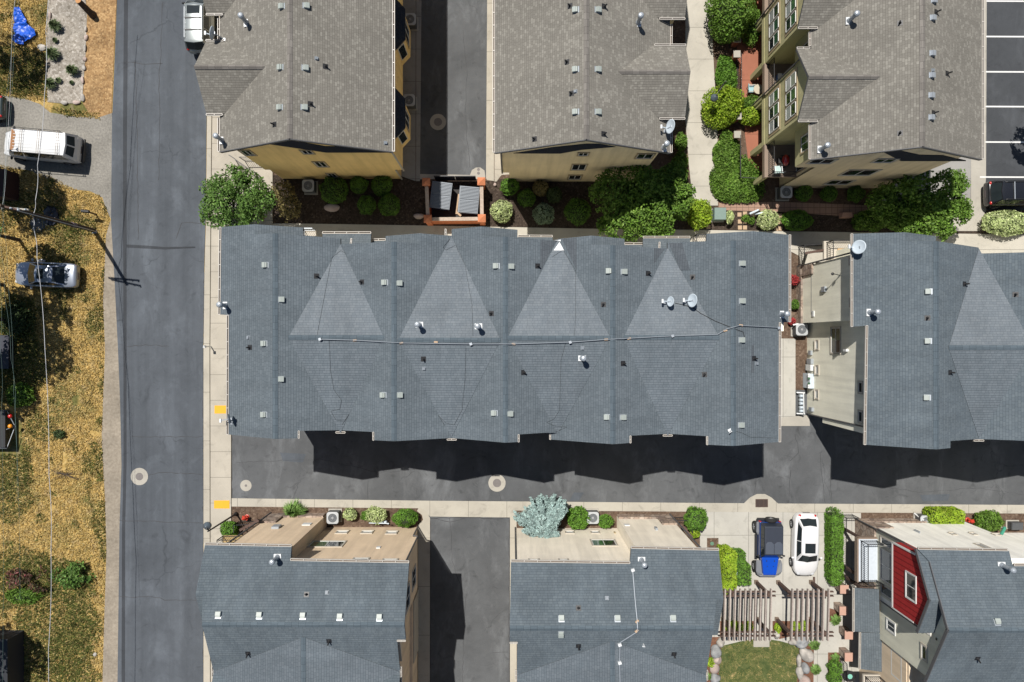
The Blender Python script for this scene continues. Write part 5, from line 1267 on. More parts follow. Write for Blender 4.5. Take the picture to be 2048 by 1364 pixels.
# --- olive house, upper right
t3, A3, B3, r3, l3, q3, fa = tan_house('olive townhouse with tall tan-trimmed windows and a weathered tan roof by the parking lot', 1846, 295, (1622, 317), (1963, 322))
r3.y = l3.y = q3.y = 11.05
for f in fa[:2]:
    f[0].y = f[1].y = 11.05
o, a, es, en = dormer(fa, A3, (1760, 154), (1618, 152), (1598, 240), (1597, 98), -1, .72)
fb = list(fa); sh = 5.63
for k in (1, 2): fb += [[p + Vector((0, k * sh, 0)) for p in fa[j]] for j in (2, 3)]
roof3 = roof_obj('roof', fb, M['shingle_tan'], t3, key='t3')
cap_strip('ridge_cap', r3, wp(A3, r3.x, 30), M['cap_tan'], roof3, .52, .52)
for k in range(3):
    v = Vector((0, sh * k, 0)); cap_strip('ridge_cap', o + v, a + v, M['cap_tan'], roof3, .66, .66, .13)
    gutter(t3, es + v, Vector(((A3[2] - es.z) / A3[0] - .15, es.y, es.z)) + v, (0, -1, 0), .11); gutter(t3, en + v, Vector(((A3[2] - en.z) / A3[0] - .15, en.y, en.z)) + v, (0, 1, 0), .11)
end_trim(t3, r3, l3, q3)
gutter(t3, q3, Vector((q3.x, 30, q3.z)), (1, 0, 0)); gutter(t3, l3, Vector((l3.x, es.y - .2, l3.z)), (-1, 0, 0))
for k in (0, 1): gutter(t3, Vector((l3.x, en.y + .2 + sh * k, l3.z)), Vector((l3.x, es.y + sh * (k + 1) - .2, l3.z)), (-1, 0, 0))
yw = 11.35
mb = MB(); mb.xz([(18.45, 6.0), (27.7, 6.0), (27.7, 8.95), (r3.x, 11.35), (18.45, 8.8)], yw, 30)
mb.build('upper_wall', M['olive'], t3)
mb = MB(); mb.b2((19.8, yw + .02, 0), (27.6, 30, 6.0)); mb.build('wall', M['khaki'], t3)
wall_panel(t3, 'gable_band', ('y', yw - .03, -1), [(1768, 304), (1798, 300), (1838, 309), (1886, 310), (1932, 321.5), (1802, 321.5)], 'navy_band')
W = ('y', yw, -1)
mb = MB(); mb.xz([(19.8, 0), (27.65, 0), (27.65, 8.9), (r3.x, 11.3), (18.47, 8.75), (18.47, 6.0), (19.8, 6.0)], yw - .03, yw + .1); mb.build('end_wall', M['khaki'], t3)
W = ('y', yw - .03, -1)
for a_, b_ in (((1628, 318), (1660, 326)), ((1700, 339), (1738, 350)), ((1664, 360), (1693, 368)), ((1758, 317), (1782, 324))): window(t3, W, a_, b_, 'trim_beige', 1)
XW = 17.6
for k in range(3):
    v = sh * k; y0, y1, yc = 13.66 + v, 17.12 + v, o.y + v
    mb = MB(); mb.yz([(y0, 2.9), (y1, 2.9), (y1, 9.1), (yc, 10.45), (y0, 9.1)], XW, 19.9); mb.build('wing_wall', M['olive'], t3)
    mb = MB()
    for yy in (y0 + .18, y1 - .18): mb.b2((XW + .02, yy - .18, 0), (XW + .42, yy + .18, 2.9))
    mb.prism([(XW - .02, y0, 2.5), (XW + .4, y0, 2.5), (XW + .4, y1, 2.5), (XW - .02, y1, 2.5)], [(XW - .02, y0, 2.95), (XW + .4, y0, 2.95), (XW + .4, y1, 2.95), (XW - .02, y1, 2.95)])
    mb.build('porch_pier', M['olive'], t3)
    mb = MB(); mb.tube([(XW - .1, y1 + .03, 9.0), (XW - .1, y1 + .03, 0)], .05, 6); mb.build('downspout', M['fascia'], t3)
    W = ('x', XW, -1)
    ww = .80
    for z0, z1 in ((3.95, 5.55), (6.75, 8.25)):
        mb = MB(); ya_, yb_ = yc - 1.5, yc + 1.5
        wbox(mb, W, ya_, yb_, z0 - .22, z1 + .16, -.02, .035); mb.build('window_surround', M['trim_tan'], t3)
        for i in range(3):
            s0 = yc - 1.32 + i * .92
            gl = (['blind', 'glass'], ['glass', 'glass_green'], ['blind', 'glass_green'])[(i + k + int(z0)) % 3]
            mb = MB(); t = .05
            for (sa, sb, za, zb) in ((s0, s0 + ww, z1 - t, z1), (s0, s0 + ww, z0, z0 + t), (s0, s0 + t, z0, z1), (s0 + ww - t, s0 + ww, z0, z1), (s0, s0 + ww, (z0 + z1) / 2 - t / 2, (z0 + z1) / 2 + t / 2)): wbox(mb, W, sa, sb, za, zb, .03, .075)
            w = mb.build('window', M['sash'], t3)
            for j, gg in enumerate(gl):
                pb = MB(); za = z0 + t + (z1 - z0 - 2 * t) * j / 2; wbox(pb, W, s0 + t, s0 + ww - t, za, za + (z1 - z0 - 2 * t) / 2, .03, .055); pb.build('pane', M[gg], w)
    # balcony south of each wing
    yb0, yb1 = (11.42, y0) if k == 0 else (13.66 + v - sh + 3.46, y0)
    mb = MB(); mb.b2((XW, yb0, 2.82), (19.8, yb1, 3.0)); mb.build('balcony_deck', M['trim_brown'], t3)
    mb = MB(); mb.b2((XW - .06, yb0 - .05, 2.7), (XW + .1, yb1, 3.12)); mb.build('balcony_beam', M['trim_brown'], t3)
    pts = [Vector((XW + .25, yb1, 3.0)), Vector((XW + .25, yb0 + .1, 3.0))] + ([Vector((19.4, yb0 + .1, 3.0))] if k == 0 else [])
    railing('balcony_rail', t3, pts, 1.05)
    mb = MB(); mb.prism([(XW + .1, yb0 + .02, 0), (XW + .34, yb0 + .02, 0), (XW + .34, yb0 + .3, 0), (XW + .1, yb0 + .3, 0)], [(XW, yb0 + .02, 2.7), (XW + .3, yb0 + .02, 2.7), (XW + .3, yb0 + .3, 2.7), (XW, yb0 + .3, 2.7)]); mb.build('porch_post', M['olive'], t3)
    window_sz(t3, ('x', 18.45, -1), yb0 + .55, yb0 + 1.55, 7.0, 8.2, 'trim_tan', 1)
    window_sz(t3, ('x', 19.8, -1), yb0 + .3, yb1 - .3, 3.05, 5.1, 'trim_brown', 1, 0)
for px, py in ((1866, 1), (1864, 36), (1863, 107), (1862, 151), (1861, 191), (1861, 235)): on_roof('roof_vent', VENTG, roof3, 't3', px, py)
for px, py in ((1872, 24), (1800, 46), (1894, 147), (1867, 226), (1800, 266)): on_roof('pipe_vent', PIPE, roof3, 't3', px, py)
on_roof('small_vent', SQVENT, roof3, 't3', 1865, 141)
for px, py in ((1698, 42), (1641, 299)): on_roof('flue_pipe', FLUE, roof3, 't3', px, py, upright=True)
# ================================================================== slate-roofed house at the right edge
mr = thing('townhouse_row', 'slate roofed house with putty walls beside the long row house', 'building', (0, 0, 0))
ZR2 = 10.75; xr1 = P(1873, 690, ZR2).x
MA, MBp = planeX(xr1, ZR2, .43, -1), planeX(xr1, ZR2, .42, 1)
xr2 = xr1 + 6.9; MC_, MD = planeX(xr2, ZR2, .42, -1), planeX(xr2, ZR2, .42, 1)
xv = (MBp[2] - MC_[2]) / (MBp[0] - MC_[0])
fr = []
fr.append(PP(MA, [(1706, 467.5), (1811, 464.5), (1811, 482)]) + [lo_hi(MA, xr1, 482), lo_hi(MA, xr1, 899)] + PP(MA, [(1732, 889.5), (1736, 651), (1706, 653.5)]))
fr.append([lo_hi(MBp, xr1, 482), lo_hi(MBp, xv, 495), lo_hi(MBp, xv, 878)] + PP(MBp, [(1901, 882), (1901, 896)]) + [lo_hi(MBp, xr1, 899)])
fr.append([lo_hi(MC_, xv, 507), lo_hi(MC_, xr2, 503), lo_hi(MC_, xr2, 884), lo_hi(MC_, xv, 878)])
fr.append([lo_hi(MD, xr2, 503), lo_hi(MD, xr2 + 3.45, 508), lo_hi(MD, xr2 + 3.45, 880), lo_hi(MD, xr2, 884)])
xr3 = xr2 + 6.9; ME, MF = planeX(xr3, ZR2, .42, -1), planeX(xr3, ZR2, .42, 1)
fr.append([lo_hi(ME, xr2 + 3.45, 508), lo_hi(ME, xr3, 505), lo_hi(ME, xr3, 888), lo_hi(ME, xr2 + 3.45, 880)])
fr.append([lo_hi(MF, xr3, 505), lo_hi(MF, xr3 + 3.4, 508), lo_hi(MF, xr3 + 3.4, 882), lo_hi(MF, xr3, 888)])
roof4 = roof_obj('roof', fr, M['shingle_dusk'], mr, key='mr')
L_ = on_plane(1897, 695, MBp); R_ = Vector((2 * xv - L_.x, L_.y, L_.z)); L_.z += .02; R_.z = L_.z; up = Vector((0, 0, .03))
roof_obj('cricket', [[L_, R_, lo_hi(MBp, xv, 497) + up]], M['shingle_cricket_lit'], mr, .06, key='mr'); roof_obj('cricket', [[L_, R_, lo_hi(MBp, xv, 876) + up]], M['shingle_lower'], mr, .06, key='mr')
cap_strip('ridge_cap', L_, R_, M['cap_dark'], roof4, .2, .2, .14)
cap_strip('ridge_cap', lo_hi((0, 0, ZR2), xr1, 483), lo_hi((0, 0, ZR2), xr1, 898), M['cap_dark'], roof4, .42, .42)
cap_strip('ridge_cap', lo_hi((0, 0, ZR2), xr2, 504), lo_hi((0, 0, ZR2), xr2, 883), M['cap_dark'], roof4, .42, .42)
roof_obj('wing_roof', [wing_face(1811, 464.5, 1872, 472.5, MA, .43, 40)], M['shingle_dusk'], mr)
gutter(mr, on_plane(1706, 467.5, MA), on_plane(1706, 653.5, MA), (-1, 0, 0)); gutter(mr, on_plane(1736, 651, MA), on_plane(1732, 889.5, MA), (-1, 0, 0))
zv = MBp[2] - MBp[0] * xv; yv = lo_hi(MBp, xv, 878).y
gutter(mr, (xv - .3, yv - .02, zv), (xv + .3, yv - .02, zv), (0, -1, 0), .11)
mb = MB(); mb.xy([(21.2, 5.4), (21.2, 1.3), (21.85, 1.3), (21.85, -5.75), (41, -5.6), (41, 5.2), (25, 5.3), (25, 6.3), (22.6, 6.3), (22.6, 5.4)], 2.5, 9.0); mb.build('wall', M['putty'], mr)
mb = MB(); mb.xy([(21.2, 5.38), (21.2, 1.32), (21.85, 1.32), (21.85, -5.4), (41, -5.3), (41, 5.1), (22.6, 5.2)], 0, 2.5); mb.build('ground_floor_wall', M['putty'], mr)
mb = MB(); mb.b2((21.06, 1.28, 0), (21.22, 5.46, .78)); mb.build('stone_base', M['stone'], mr); mb = MB(); mb.b2((21.08, 4.72, .78), (21.24, 5.46, 2.5)); mb.build('stone_pilaster', M['stone'], mr)
mb = MB(); mb.tube([(21.12, 5.5, 0), (21.12, 5.5, 8.9)], .055, 7); mb.build('downspout', M['fascia'], mr)
mb = MB(); mb.tube([(21.78, -5.36, 0), (21.78, -5.36, 2.5), (21.78, -5.30, 8.9)], .05, 7); mb.build('downspout', M['fascia'], mr)
U = ('x', 21.2, -1); Lw = ('x', 21.85, -1)
window(mr, U, (1700, 516), (1704, 527), 'putty' if False else 'trim_beige', 1); window(mr, U, (1701, 598), (1706, 611), 'trim_beige', 1)
window(mr, Lw, (1663, 656), (1681, 706), 'trim_beige', 0, 1, glass=['glass', 'glass_green'])
for a_, b_ in (((1632, 682), (1637.5, 698)), ((1632, 732), (1637.5, 748)), ((1631.5, 781), (1637, 797))): window(mr, Lw, a_, b_, 'trim_beige', 0, glass='blind', sill=True)
window(mr, Lw, (1718, 764), (1725, 786), 'trim_beige', 0); window(mr, Lw, (1718, 822), (1725, 845), 'trim_beige', 0)
plate(mr, 'wall_vent', U, (1646, 574), (1653, 583), 'galv', .14); plate(mr, 'wall_light', U, (1625, 622), (1629, 633), 'white', .06); plate(mr, 'wall_light', Lw, (1691, 698), (1697, 703), 'white', .16)
mb = MB(); mb.bar((21.19, 5.0, 2.2), (21.19, 1.9, 2.2), .02, .03); mb.build('wall_conduit', M['fascia'], mr)
p = on_x(1681, 551, 21.2); mb = MB(); mb.bar(p, p + Vector((-.5, .1, .1)), .04, .04); mb.ball(p + Vector((-.55, .1, .08)), (.10, .10, .08), 8, 5); mb.build('lamp_arm', M['black'], mr)
# meters on the wall
for px0, py0, px1, py1, mm, o_ in ((1620, 701, 1625, 710, 'galv', .14), (1618.5, 717, 1627, 728, 'galv', .2), (1617, 728.5, 1627, 741.5, 'white', .22)):
    plate(mr, 'meter_box', Lw, (px0, py0), (px1, py1), mm, o_)
mbx = plate(mr, 'meter_bank', Lw, (1613.5, 746), (1628, 777), 'dish', .30)
for i, py in enumerate((749, 753, 757, 767, 771, 775)):
    p = on_x(1619, py, 21.55); T = Matrix.Translation(p + Vector((0.0, 0, .0))) @ Matrix.Rotation(-R(90), 4, 'Y')
    mb = MB(); mb.lathe([(.085, -.02), (.085, .08), (.06, .12), (.01, .12)], n=12, M=T); mb.build('meter_dial', M['glass_green'] if i in (2, 3) else M['white'], mbx)
plate(mr, 'meter_box', Lw, (1622, 814), (1628, 823), 'galv', .18)
gm = thing('gas_manifold', 'rack of grey gas meters and white pipes at the corner of the putty wall', 'gas meters', P(1604, 806, 0))
mb = MB()
for y in (785, 827): 
    a_, b_ = P(1594, y, .35), P(1610, y + 1, .6); mb.tube([P(1594, y, 0), a_, b_], .05, 8)
mb.tube([P(1607, 786, .75), P(1608, 828, .75)], .035, 8); mb.build('pipe', M['white'], gm)
for y in (792, 800, 807, 815, 822):
    mb = MB(); c = P(1603, y, .55); mb.ball(c, (.15, .12, .16), 10, 6); mb.b2(c + Vector((-.12, -.1, -.2)), c + Vector((.14, .1, .05))); mb.build('meter', M['dish'], gm)
# steps and balcony at the back corner
mb = MB(); p, q = P(1648, 482, 2.9), P(1700, 519, 2.9); mb.b2((p.x, q.y, 2.7), (q.x, p.y, 2.9)); mb.build('balcony_deck', M['trim_beige'], mr)
railing('balcony_rail', mr, [P(1653, 520, 2.9), P(1653, 485, 2.9), P(1702, 485, 2.9)], 1.0)
mb = MB(); p, q = P(1675, 497, 2.95), P(1697, 514, 2.95); mb.b2((p.x, q.y, 2.91), (q.x, p.y, 2.99)); mb.build('balcony_mat', plain('tan_outdoor_mat', (.60, .40, .20), .9), mr)
railing('stair_rail', mr, [P(1597, 530, .1), P(1597, 494, .1), P(1646, 491, .1)], 1.0)
mb = MB(); mb.bar(P(1613, 506, 0.1), P(1613, 506, 2.75), .16, .16); mb.bar(P(1613, 506, 2.7), P(1648, 500, 2.75), .16, .2); mb.build('balcony_post', M['wood'], mr)
for px, py in ((1857, 583), (1856, 682), (1854, 795)): on_roof('roof_vent', VENT, roof4, 'mr', px, py)
for px, py in ((1855, 636), (1929, 568), (2031, 589), (1900, 745)): on_roof('pipe_vent', PIPE, roof4, 'mr', px, py)
on_roof('flue_pipe', FLUE, roof4, 'mr', 1739, 625, upright=True)

# ================================================================== two brown and cream houses at the bottom, same plan
def lx(pl, px_, y):                                      # point on a y-plane at world y and photo column
    cx = (px_ - CX) / FP; z = pl[2] - pl[1] * y; return Vector((cx * (CH - z), y, z))
def south_house(label, ridge_py, north, rakeR, rakeL, yv_px, apexes, key, shing, zr=10.8, s=.437, wing=None):
    b = thing('townhouse', label, 'building', (0, 0, 0))
    yr = -(ridge_py - CY) / FP * (CH - zr)
    Np, Sp = planeY(yr, zr, s, 1), planeY(yr, zr, s, -1)
    y2 = yr - 6.9; N2, S2 = planeY(y2, zr, s, 1), planeY(y2, zr, s, -1); yv = (yr + y2) / 2
    xl, xrr = lx(Np, rakeL, yr).x, lx(Np, rakeR, yr).x
    f = [PP(Np, north) + [Vector((xrr, yr, zr)), Vector((xl, yr, zr))]]
    return b, yr, y2, yv, Np, Sp, N2, S2, xl, xrr, f
# --- brown house
b5 = thing('townhouse', 'brown stucco house with slate roof at the street corner below the alley', 'building', (0, 0, 0))
zr = 10.8; s = .437
yr = -(1250 - CY) / FP * (CH - zr); y2 = yr - 6.9; yv = (yr + y2) / 2
Np, Sp, N2, S2 = planeY(yr, zr, s, 1), planeY(yr, zr, s, -1), planeY(y2, zr, s, 1), planeY(y2, zr, s, -1)
XL, XR = -18.0, -6.25; XR2 = -6.75; zv = Sp[2] - Sp[1] * yv
f = [PP(Np, [(410, 1090), (583, 1093.5), (581, 1121.5), (818, 1126)]) + [Vector((XR, yr, zr)), Vector((XL, yr, zr))] + PP(Np, [(405, 1189), (391, 1189)]),
     [Vector((XL, yr, zr)), Vector((XR, yr, zr)), wp(Sp, XR, yr - 1.05), wp(Sp, XR2, yr - 1.05), wp(Sp, XR2, yv), wp(Sp, XL, yv)],
     [wp(N2, XL, yv), wp(N2, XR2, yv), Vector((XR2, y2, zr)), Vector((XL, y2, zr))],
     [Vector((XL, y2, zr)), Vector((XR, y2, zr)), wp(S2, XR, y2 - 3.4), wp(S2, XL, y2 - 3.4)]]
roof5 = roof_obj('roof', f, M['shingle_dusk'], b5, key='bl')
A_ = on_plane(607, 1274, Sp); B_2 = Vector((A_.x, 2 * yv - A_.y, A_.z)); up = Vector((0, 0, .03)); A_.z += .02; B_2.z += .02
roof_obj('cricket', [[A_, B_2, wp(Sp, XL, yv) + up], [A_, B_2, wp(Sp, XR2, yv) + up]], M['shingle_lower'], b5, .06, key='bl')
cap_strip('ridge_cap', A_, B_2, M['cap_dark'], roof5, .2, .2, .14); cap_strip('ridge_cap', (XL, yr, zr), (XR, yr, zr), M['cap_dark'], roof5, .43, .43)
pk = on_plane(391, 1189, Np); WS = planeY(pk.y, pk.z - .004, s, -1); xe = -17.2
roof_obj('wing_roof', [[pk, Vector((xe, pk.y, pk.z - .004)), wp(WS, xe, pk.y - 2.6), wp(WS, pk.x, pk.y - 2.6)]], M['shingle_dusk'], b5)
gutter(b5, on_plane(410, 1090, Np), on_plane(583, 1093.5, Np), (0, 1, 0)); gutter(b5, on_plane(581, 1121.5, Np), on_plane(818, 1126, Np), (0, 1, 0))
gutter(b5, (XL, yv + .3, zv), (XL, yv - .3, zv), (-1, 0, 0), .1); gutter(b5, (XR2, yv + .3, zv), (XR2, yv - .3, zv), (1, 0, 0), .1)
gutter(b5, wp(Sp, XR2, yr - 1.06), wp(Sp, XR, yr - 1.06), (0, -1, 0), .09)
YN, YN2 = -12.85, -13.78; XI = -13.72
mb = MB(); mb.xy([(-17.8, YN), (XI, YN), (XI, YN2), (-6.65, YN2), (-6.65, -17.4), (-7.2, -17.4), (-7.2, -30), (-17.4, -30), (-17.4, -19), (-17.8, -19)], 2.5, 8.95)
mb.yz([(-14.2, 8.9), (yr - 3, 8.9), (yr, 10.4)], -17.6, -6.7); mb.build('wall', M['brownbeige'], b5)
mb = MB(); mb.xy([(-17.78, YN - .01), (XI - .01, YN - .01), (XI - .01, YN2 - .01), (-7.0, YN2 - .01), (-7.0, -30), (-17.78, -30)], 0, 2.5); mb.build('ground_floor_wall', M['brownbeige'], b5)
mb = MB(); mb.b2((-17.92, YN - .03, 0), (XI - .05, YN + .12, .85)); mb.b2((-17.92, YN - .02, .85), (-16.7, YN + .11, 2.3)); mb.build('stone_base', M['stone'], b5)
mb = MB(); mb.tube([(-17.86, YN + .14, 0), (-17.86, YN + .14, 9.0)], .055, 7); mb.build('downspout', M['fascia'], b5)
mb = MB(); mb.tube([(-6.96, YN2 + .06, 0), (-6.96, YN2 + .06, 2.4), (-6.62, YN2 + .06, 2.6), (-6.62, YN2 + .06, 8.9)], .05, 7); mb.build('downspout', M['fascia'], b5)
W1, W2 = ('y', YN, 1), ('y', YN2, 1)
for a_, b_ in (((676, 1063), (692, 1067)), ((726, 1063), (742, 1067)), ((775, 1064), (791, 1068))): window(b5, W2, a_, b_, 'trim_beige', 0, glass='blind', sill=True)
window(b5, W2, (627, 1083), (682, 1094), 'trim_beige', 1, glass=['glass_green', 'glass'])
for a_, b_ in (((709, 1117), (732, 1125)), ((768, 1119), (790, 1127))): window(b5, W2, a_, b_, 'trim_beige', 0)
plate(b5, 'wall_light', W1, (608, 1047), (620, 1051), 'white', .06); plate(b5, 'wall_light', W2, (754, 1094), (760, 1097), 'white', .06); plate(b5, 'wall_vent', W1, (549, 1053), (557, 1058), 'galv', .16)
E5 = ('x', -6.65, 1)
for za, zb_, ya, yb in ((3.6, 5.1, -16.6, -15.4), (6.4, 7.8, -17.0, -15.6)): window_sz(b5, E5, ya, yb, za, zb_, 'trim_beige', 1, 0)
E6 = ('x', -7.2, 1)
for ya in (-20.0, -23.0): window_sz(b5, E6, ya, ya + 1.4, 6.2, 7.6, 'trim_beige', 1)
mb = MB(); mb.b2((-6.98, -22.8, .05), (-6.92, -18.4, 2.25)); mb.build('garage_door', M['trim_beige'], b5)
# porch, hedge rails and balcony on the street side
mb = MB(); p, q = P(445, 1072, 2.9), P(483, 1092, 2.9); mb.b2((p.x, q.y - .3, 2.7), (-17.8, p.y, 2.9)); mb.build('balcony_deck', plain('ochre_deck', (.56, .40, .18), .8), b5)
railing('balcony_rail', b5, [Vector((p.x + .05, q.y - .2, 2.9)), Vector((p.x + .05, p.y, 2.9)), Vector((-17.9, p.y, 2.9))], 1.0)
mb = MB(); mb.bar(P(480, 1060, 2.85), P(518, 1040, 2.85), .16, .2); mb.bar(P(512, 1040, 0), P(512, 1040, 2.8), .15, .15); mb.build('balcony_post', M['wood'], b5)
railing('patio_rail', b5, [P(478, 1058, .05), P(478, 1043, .05), P(520, 1041, .05)], 1.0)
for px, py in ((437, 1230), (519, 1231), (606, 1232), (680, 1234), (759, 1235)): on_roof('roof_vent', VENT, roof5, 'bl', px, py)
for px, py in ((613, 1189), (658, 1282), (496, 1307)): on_roof('pipe_vent', PIPE, roof5, 'bl', px, py)
on_roof('small_vent', SQVENT, roof5, 'bl', 654, 1185); on_roof('flue_pipe', FLUE, roof5, 'bl', 555, 1114, upright=True)

# --- cream house
b6 = thing('townhouse', 'cream stucco house with slate roof between the alley and the pergolas', 'building', (0, 0, 0))
yr = -(1257 - CY) / FP * (CH - zr); y2 = yr - 6.9; yv = (yr + y2) / 2
Np, Sp, N2, S2 = planeY(yr, zr, s, 1), planeY(yr, zr, s, -1), planeY(y2, zr, s, 1), planeY(y2, zr, s, -1)
XL, XL2, XR = -.13, .30, 11.70; zv = Sp[2] - Sp[1] * yv
f = [PP(Np, [(1022, 1124), (1260, 1127.5), (1262, 1097), (1437.5, 1101), (1447, 1199), (1434, 1199)]) + [Vector((XR, yr, zr)), Vector((XL, yr, zr))],
     [Vector((XL, yr, zr)), Vector((XR, yr, zr)), wp(Sp, XR, yv), wp(Sp, XL2, yv), wp(Sp, XL2, yr - .95), wp(Sp, XL, yr - .95)],
     [wp(N2, XL2, yv), wp(N2, XR, yv), Vector((XR, y2, zr)), Vector((XL2, y2, zr))],
     [Vector((XL2, y2, zr)), Vector((XR, y2, zr)), wp(S2, XR, y2 - 3.4), wp(S2, XL2, y2 - 3.4)]]
roof6 = roof_obj('roof', f, M['shingle_dusk'], b6, key='bm')
A_ = on_plane(1225, 1282, Sp); B_2 = Vector((A_.x, 2 * yv - A_.y, A_.z)); A_.z += .02; B_2.z += .02
roof_obj('cricket', [[A_, B_2, wp(Sp, XL2, yv) + up], [A_, B_2, wp(Sp, XR, yv) + up]], M['shingle_lower'], b6, .06, key='bm')
cap_strip('ridge_cap', A_, B_2, M['cap_dark'], roof6, .2, .2, .14); cap_strip('ridge_cap', (XL, yr, zr), (XR, yr, zr), M['cap_dark'], roof6, .43, .43)
pk = on_plane(1447, 1199, Np); WS = planeY(pk.y, pk.z - .004, s, -1)
roof_obj('wing_roof', [[pk, Vector((10.9, pk.y, pk.z - .004)), wp(WS, 10.9, pk.y - 2.6), wp(WS, pk.x, pk.y - 2.6)]], M['shingle_dusk'], b6)
gutter(b6, on_plane(1022, 1124, Np), on_plane(1260, 1127.5, Np), (0, 1, 0)); gutter(b6, on_plane(1262, 1097, Np), on_plane(1437.5, 1101, Np), (0, 1, 0))
gutter(b6, wp(Sp, XL, yr - .96), wp(Sp, XL2 + .02, yr - .96), (0, -1, 0), .09); gutter(b6, (XR, yv + .3, zv), (XR, yv - .3, zv), (1, 0, 0), .1); gutter(b6, (XL2, yv + .3, zv), (XL2, yv - .3, zv), (-1, 0, 0), .1)
YN, YN2 = -12.95, -13.85; XI = 7.75
mb = MB(); mb.xy([(.28, YN2), (XI, YN2), (XI, YN), (11.6, YN), (11.6, -19), (11.2, -19), (11.2, -30), (.7, -30), (.7, -17.5), (.28, -17.5)], 2.5, 8.95)
mb.yz([(-14.2, 8.9), (yr - 3, 8.9), (yr, 10.4)], .35, 11.3); mb.build('wall', M['cream'], b6)
mb = MB(); mb.xy([(.30, YN2 - .01), (XI + .01, YN2 - .01), (XI + .01, YN - .01), (11.58, YN - .01), (11.58, -30), (.6, -30), (.6, -17), (.30, -17)], 0, 2.5); mb.build('ground_floor_wall', M['cream'], b6)
mb = MB(); mb.b2((XI + .02, YN - .03, 0), (11.74, YN + .13, .85)); mb.b2((10.6, YN - .02, .85), (11.72, YN + .11, 2.4)); mb.build('stone_base', M['stone'], b6)
mb = MB(); mb.tube([(11.68, YN + .14, 0), (11.68, YN + .14, 9.0)], .055, 7); mb.build('downspout', M['fascia'], b6)
mb = MB(); mb.tube([(.24, YN2 + .05, 0), (.24, YN2 + .05, 9.0)], .05, 7); mb.build('downspout', M['fascia'], b6)
W1, W2 = ('y', YN, 1), ('y', YN2, 1)
for a_, b_ in (((1132, 1063), (1147, 1067)), ((1183, 1063), (1198, 1067))): window(b6, W2, a_, b_, 'trim_beige', 0, glass='blind', sill=True)
window(b6, W2, (1182, 1080), (1234, 1092), 'trim_beige', 1, glass=['glass_green', 'glass'])
for a_, b_ in (((1059, 1119), (1077, 1126)), ((1119, 1119), (1136, 1126))): window(b6, W2, a_, b_, 'trim_beige', 0)
plate(b6, 'wall_light', W1, (1248, 1049), (1260, 1052), 'white', .06); plate(b6, 'wall_vent', W1, (1308, 1057), (1316, 1061), 'galv', .15); plate(b6, 'wall_vent', W2, (1227, 1064), (1232, 1067), 'trim_tan', .05)
window_sz(b6, ('x', .28, -1), -16.6, -15.6, 6.2, 7.5, 'trim_beige', 1)
E7 = ('x', 11.6, 1)
for ya in (-15.4, -18.2): window_sz(b6, E7, ya, ya + 1.3, 6.2, 7.6, 'trim_beige', 1); window_sz(b6, E7, ya, ya + 1.3, 3.4, 4.9, 'trim_beige', 1)
mb = MB(); p = P(1405, 1085, 2.9); mb.b2((11.6, p.y - .5, 2.7), (12.2, p.y + .5, 2.9)); mb.build('balcony_deck', M['cream'], b6)
mb = MB(); mb.bar(P(1364, 1053, 2.8), P(1384, 1074, 2.8), .16, .2); mb.bar(P(1364, 1052, 0), P(1364, 1052, 2.8), .14, .14); mb.build('balcony_beam', M['wood'], b6)
railing('patio_rail', b6, [P(1342, 1034, .05), P(1374, 1034, .05), P(1378, 1058, .05)], 1.0)
for px, py in ((1123, 1237), (1235, 1237), (1346, 1237), (1122, 1267)): on_roof('roof_vent', VENT, roof6, 'bm', px, py)
for px, py in ((1157, 1216), (1157, 1292), (1348, 1308)): on_roof('pipe_vent', PIPE, roof6, 'bm', px, py)
on_roof('small_vent', SQVENT, roof6, 'bm', 1214, 1196); on_roof('flue_pipe', FLUE, roof6, 'bm', 1283, 1120, upright=True)
l_, n_ = hit('bm', 1287, 1288); mb = MB(); mb.tube([l_ - Vector((0, 0, .05)), l_ + Vector((0, 0, .35)), l_ + Vector((-.12, .05, .42))], .045, 8); mb.build('pipe_vent', M['white'], roof6)

# ================================================================== white and red house, lower right
b7 = thing('townhouse', 'off-white house with a red bump-out and slate roof beside the pergolas', 'building', (0, 0, 0))
zr, s = 11.2, .52; yr = -(1261 - CY) / FP * (CH - zr)
Np, Sp = planeY(yr, zr, s, 1), planeY(yr, zr, s, -1); XL = P(1898, 1261, zr).x; XE = 40
yS = yr - 4.1; y2 = yr - 8.2; N2 = planeY(y2, zr, s, 1)
f = [PP(Np, [(1836, 1099), (2018, 1102), (2026, 1132)]) + [wp(Np, XE, -13.4), Vector((XE, yr, zr)), Vector((XL, yr, zr)), wp(Np, XL, -13.3)],
     [Vector((XL, yr, zr)), Vector((XE, yr, zr)), wp(Sp, XE, yS), wp(Sp, XL, yS)],
     [wp(N2, XL, yS), wp(N2, XE, yS), Vector((XE, y2, zr)), Vector((XL, y2, zr))]]
roof7 = roof_obj('roof', f, M['shingle_dusk'], b7, key='br')
cap_strip('ridge_cap', (XL, yr, zr), (XE, yr, zr), M['cap_dark'], roof7, .5, .5)
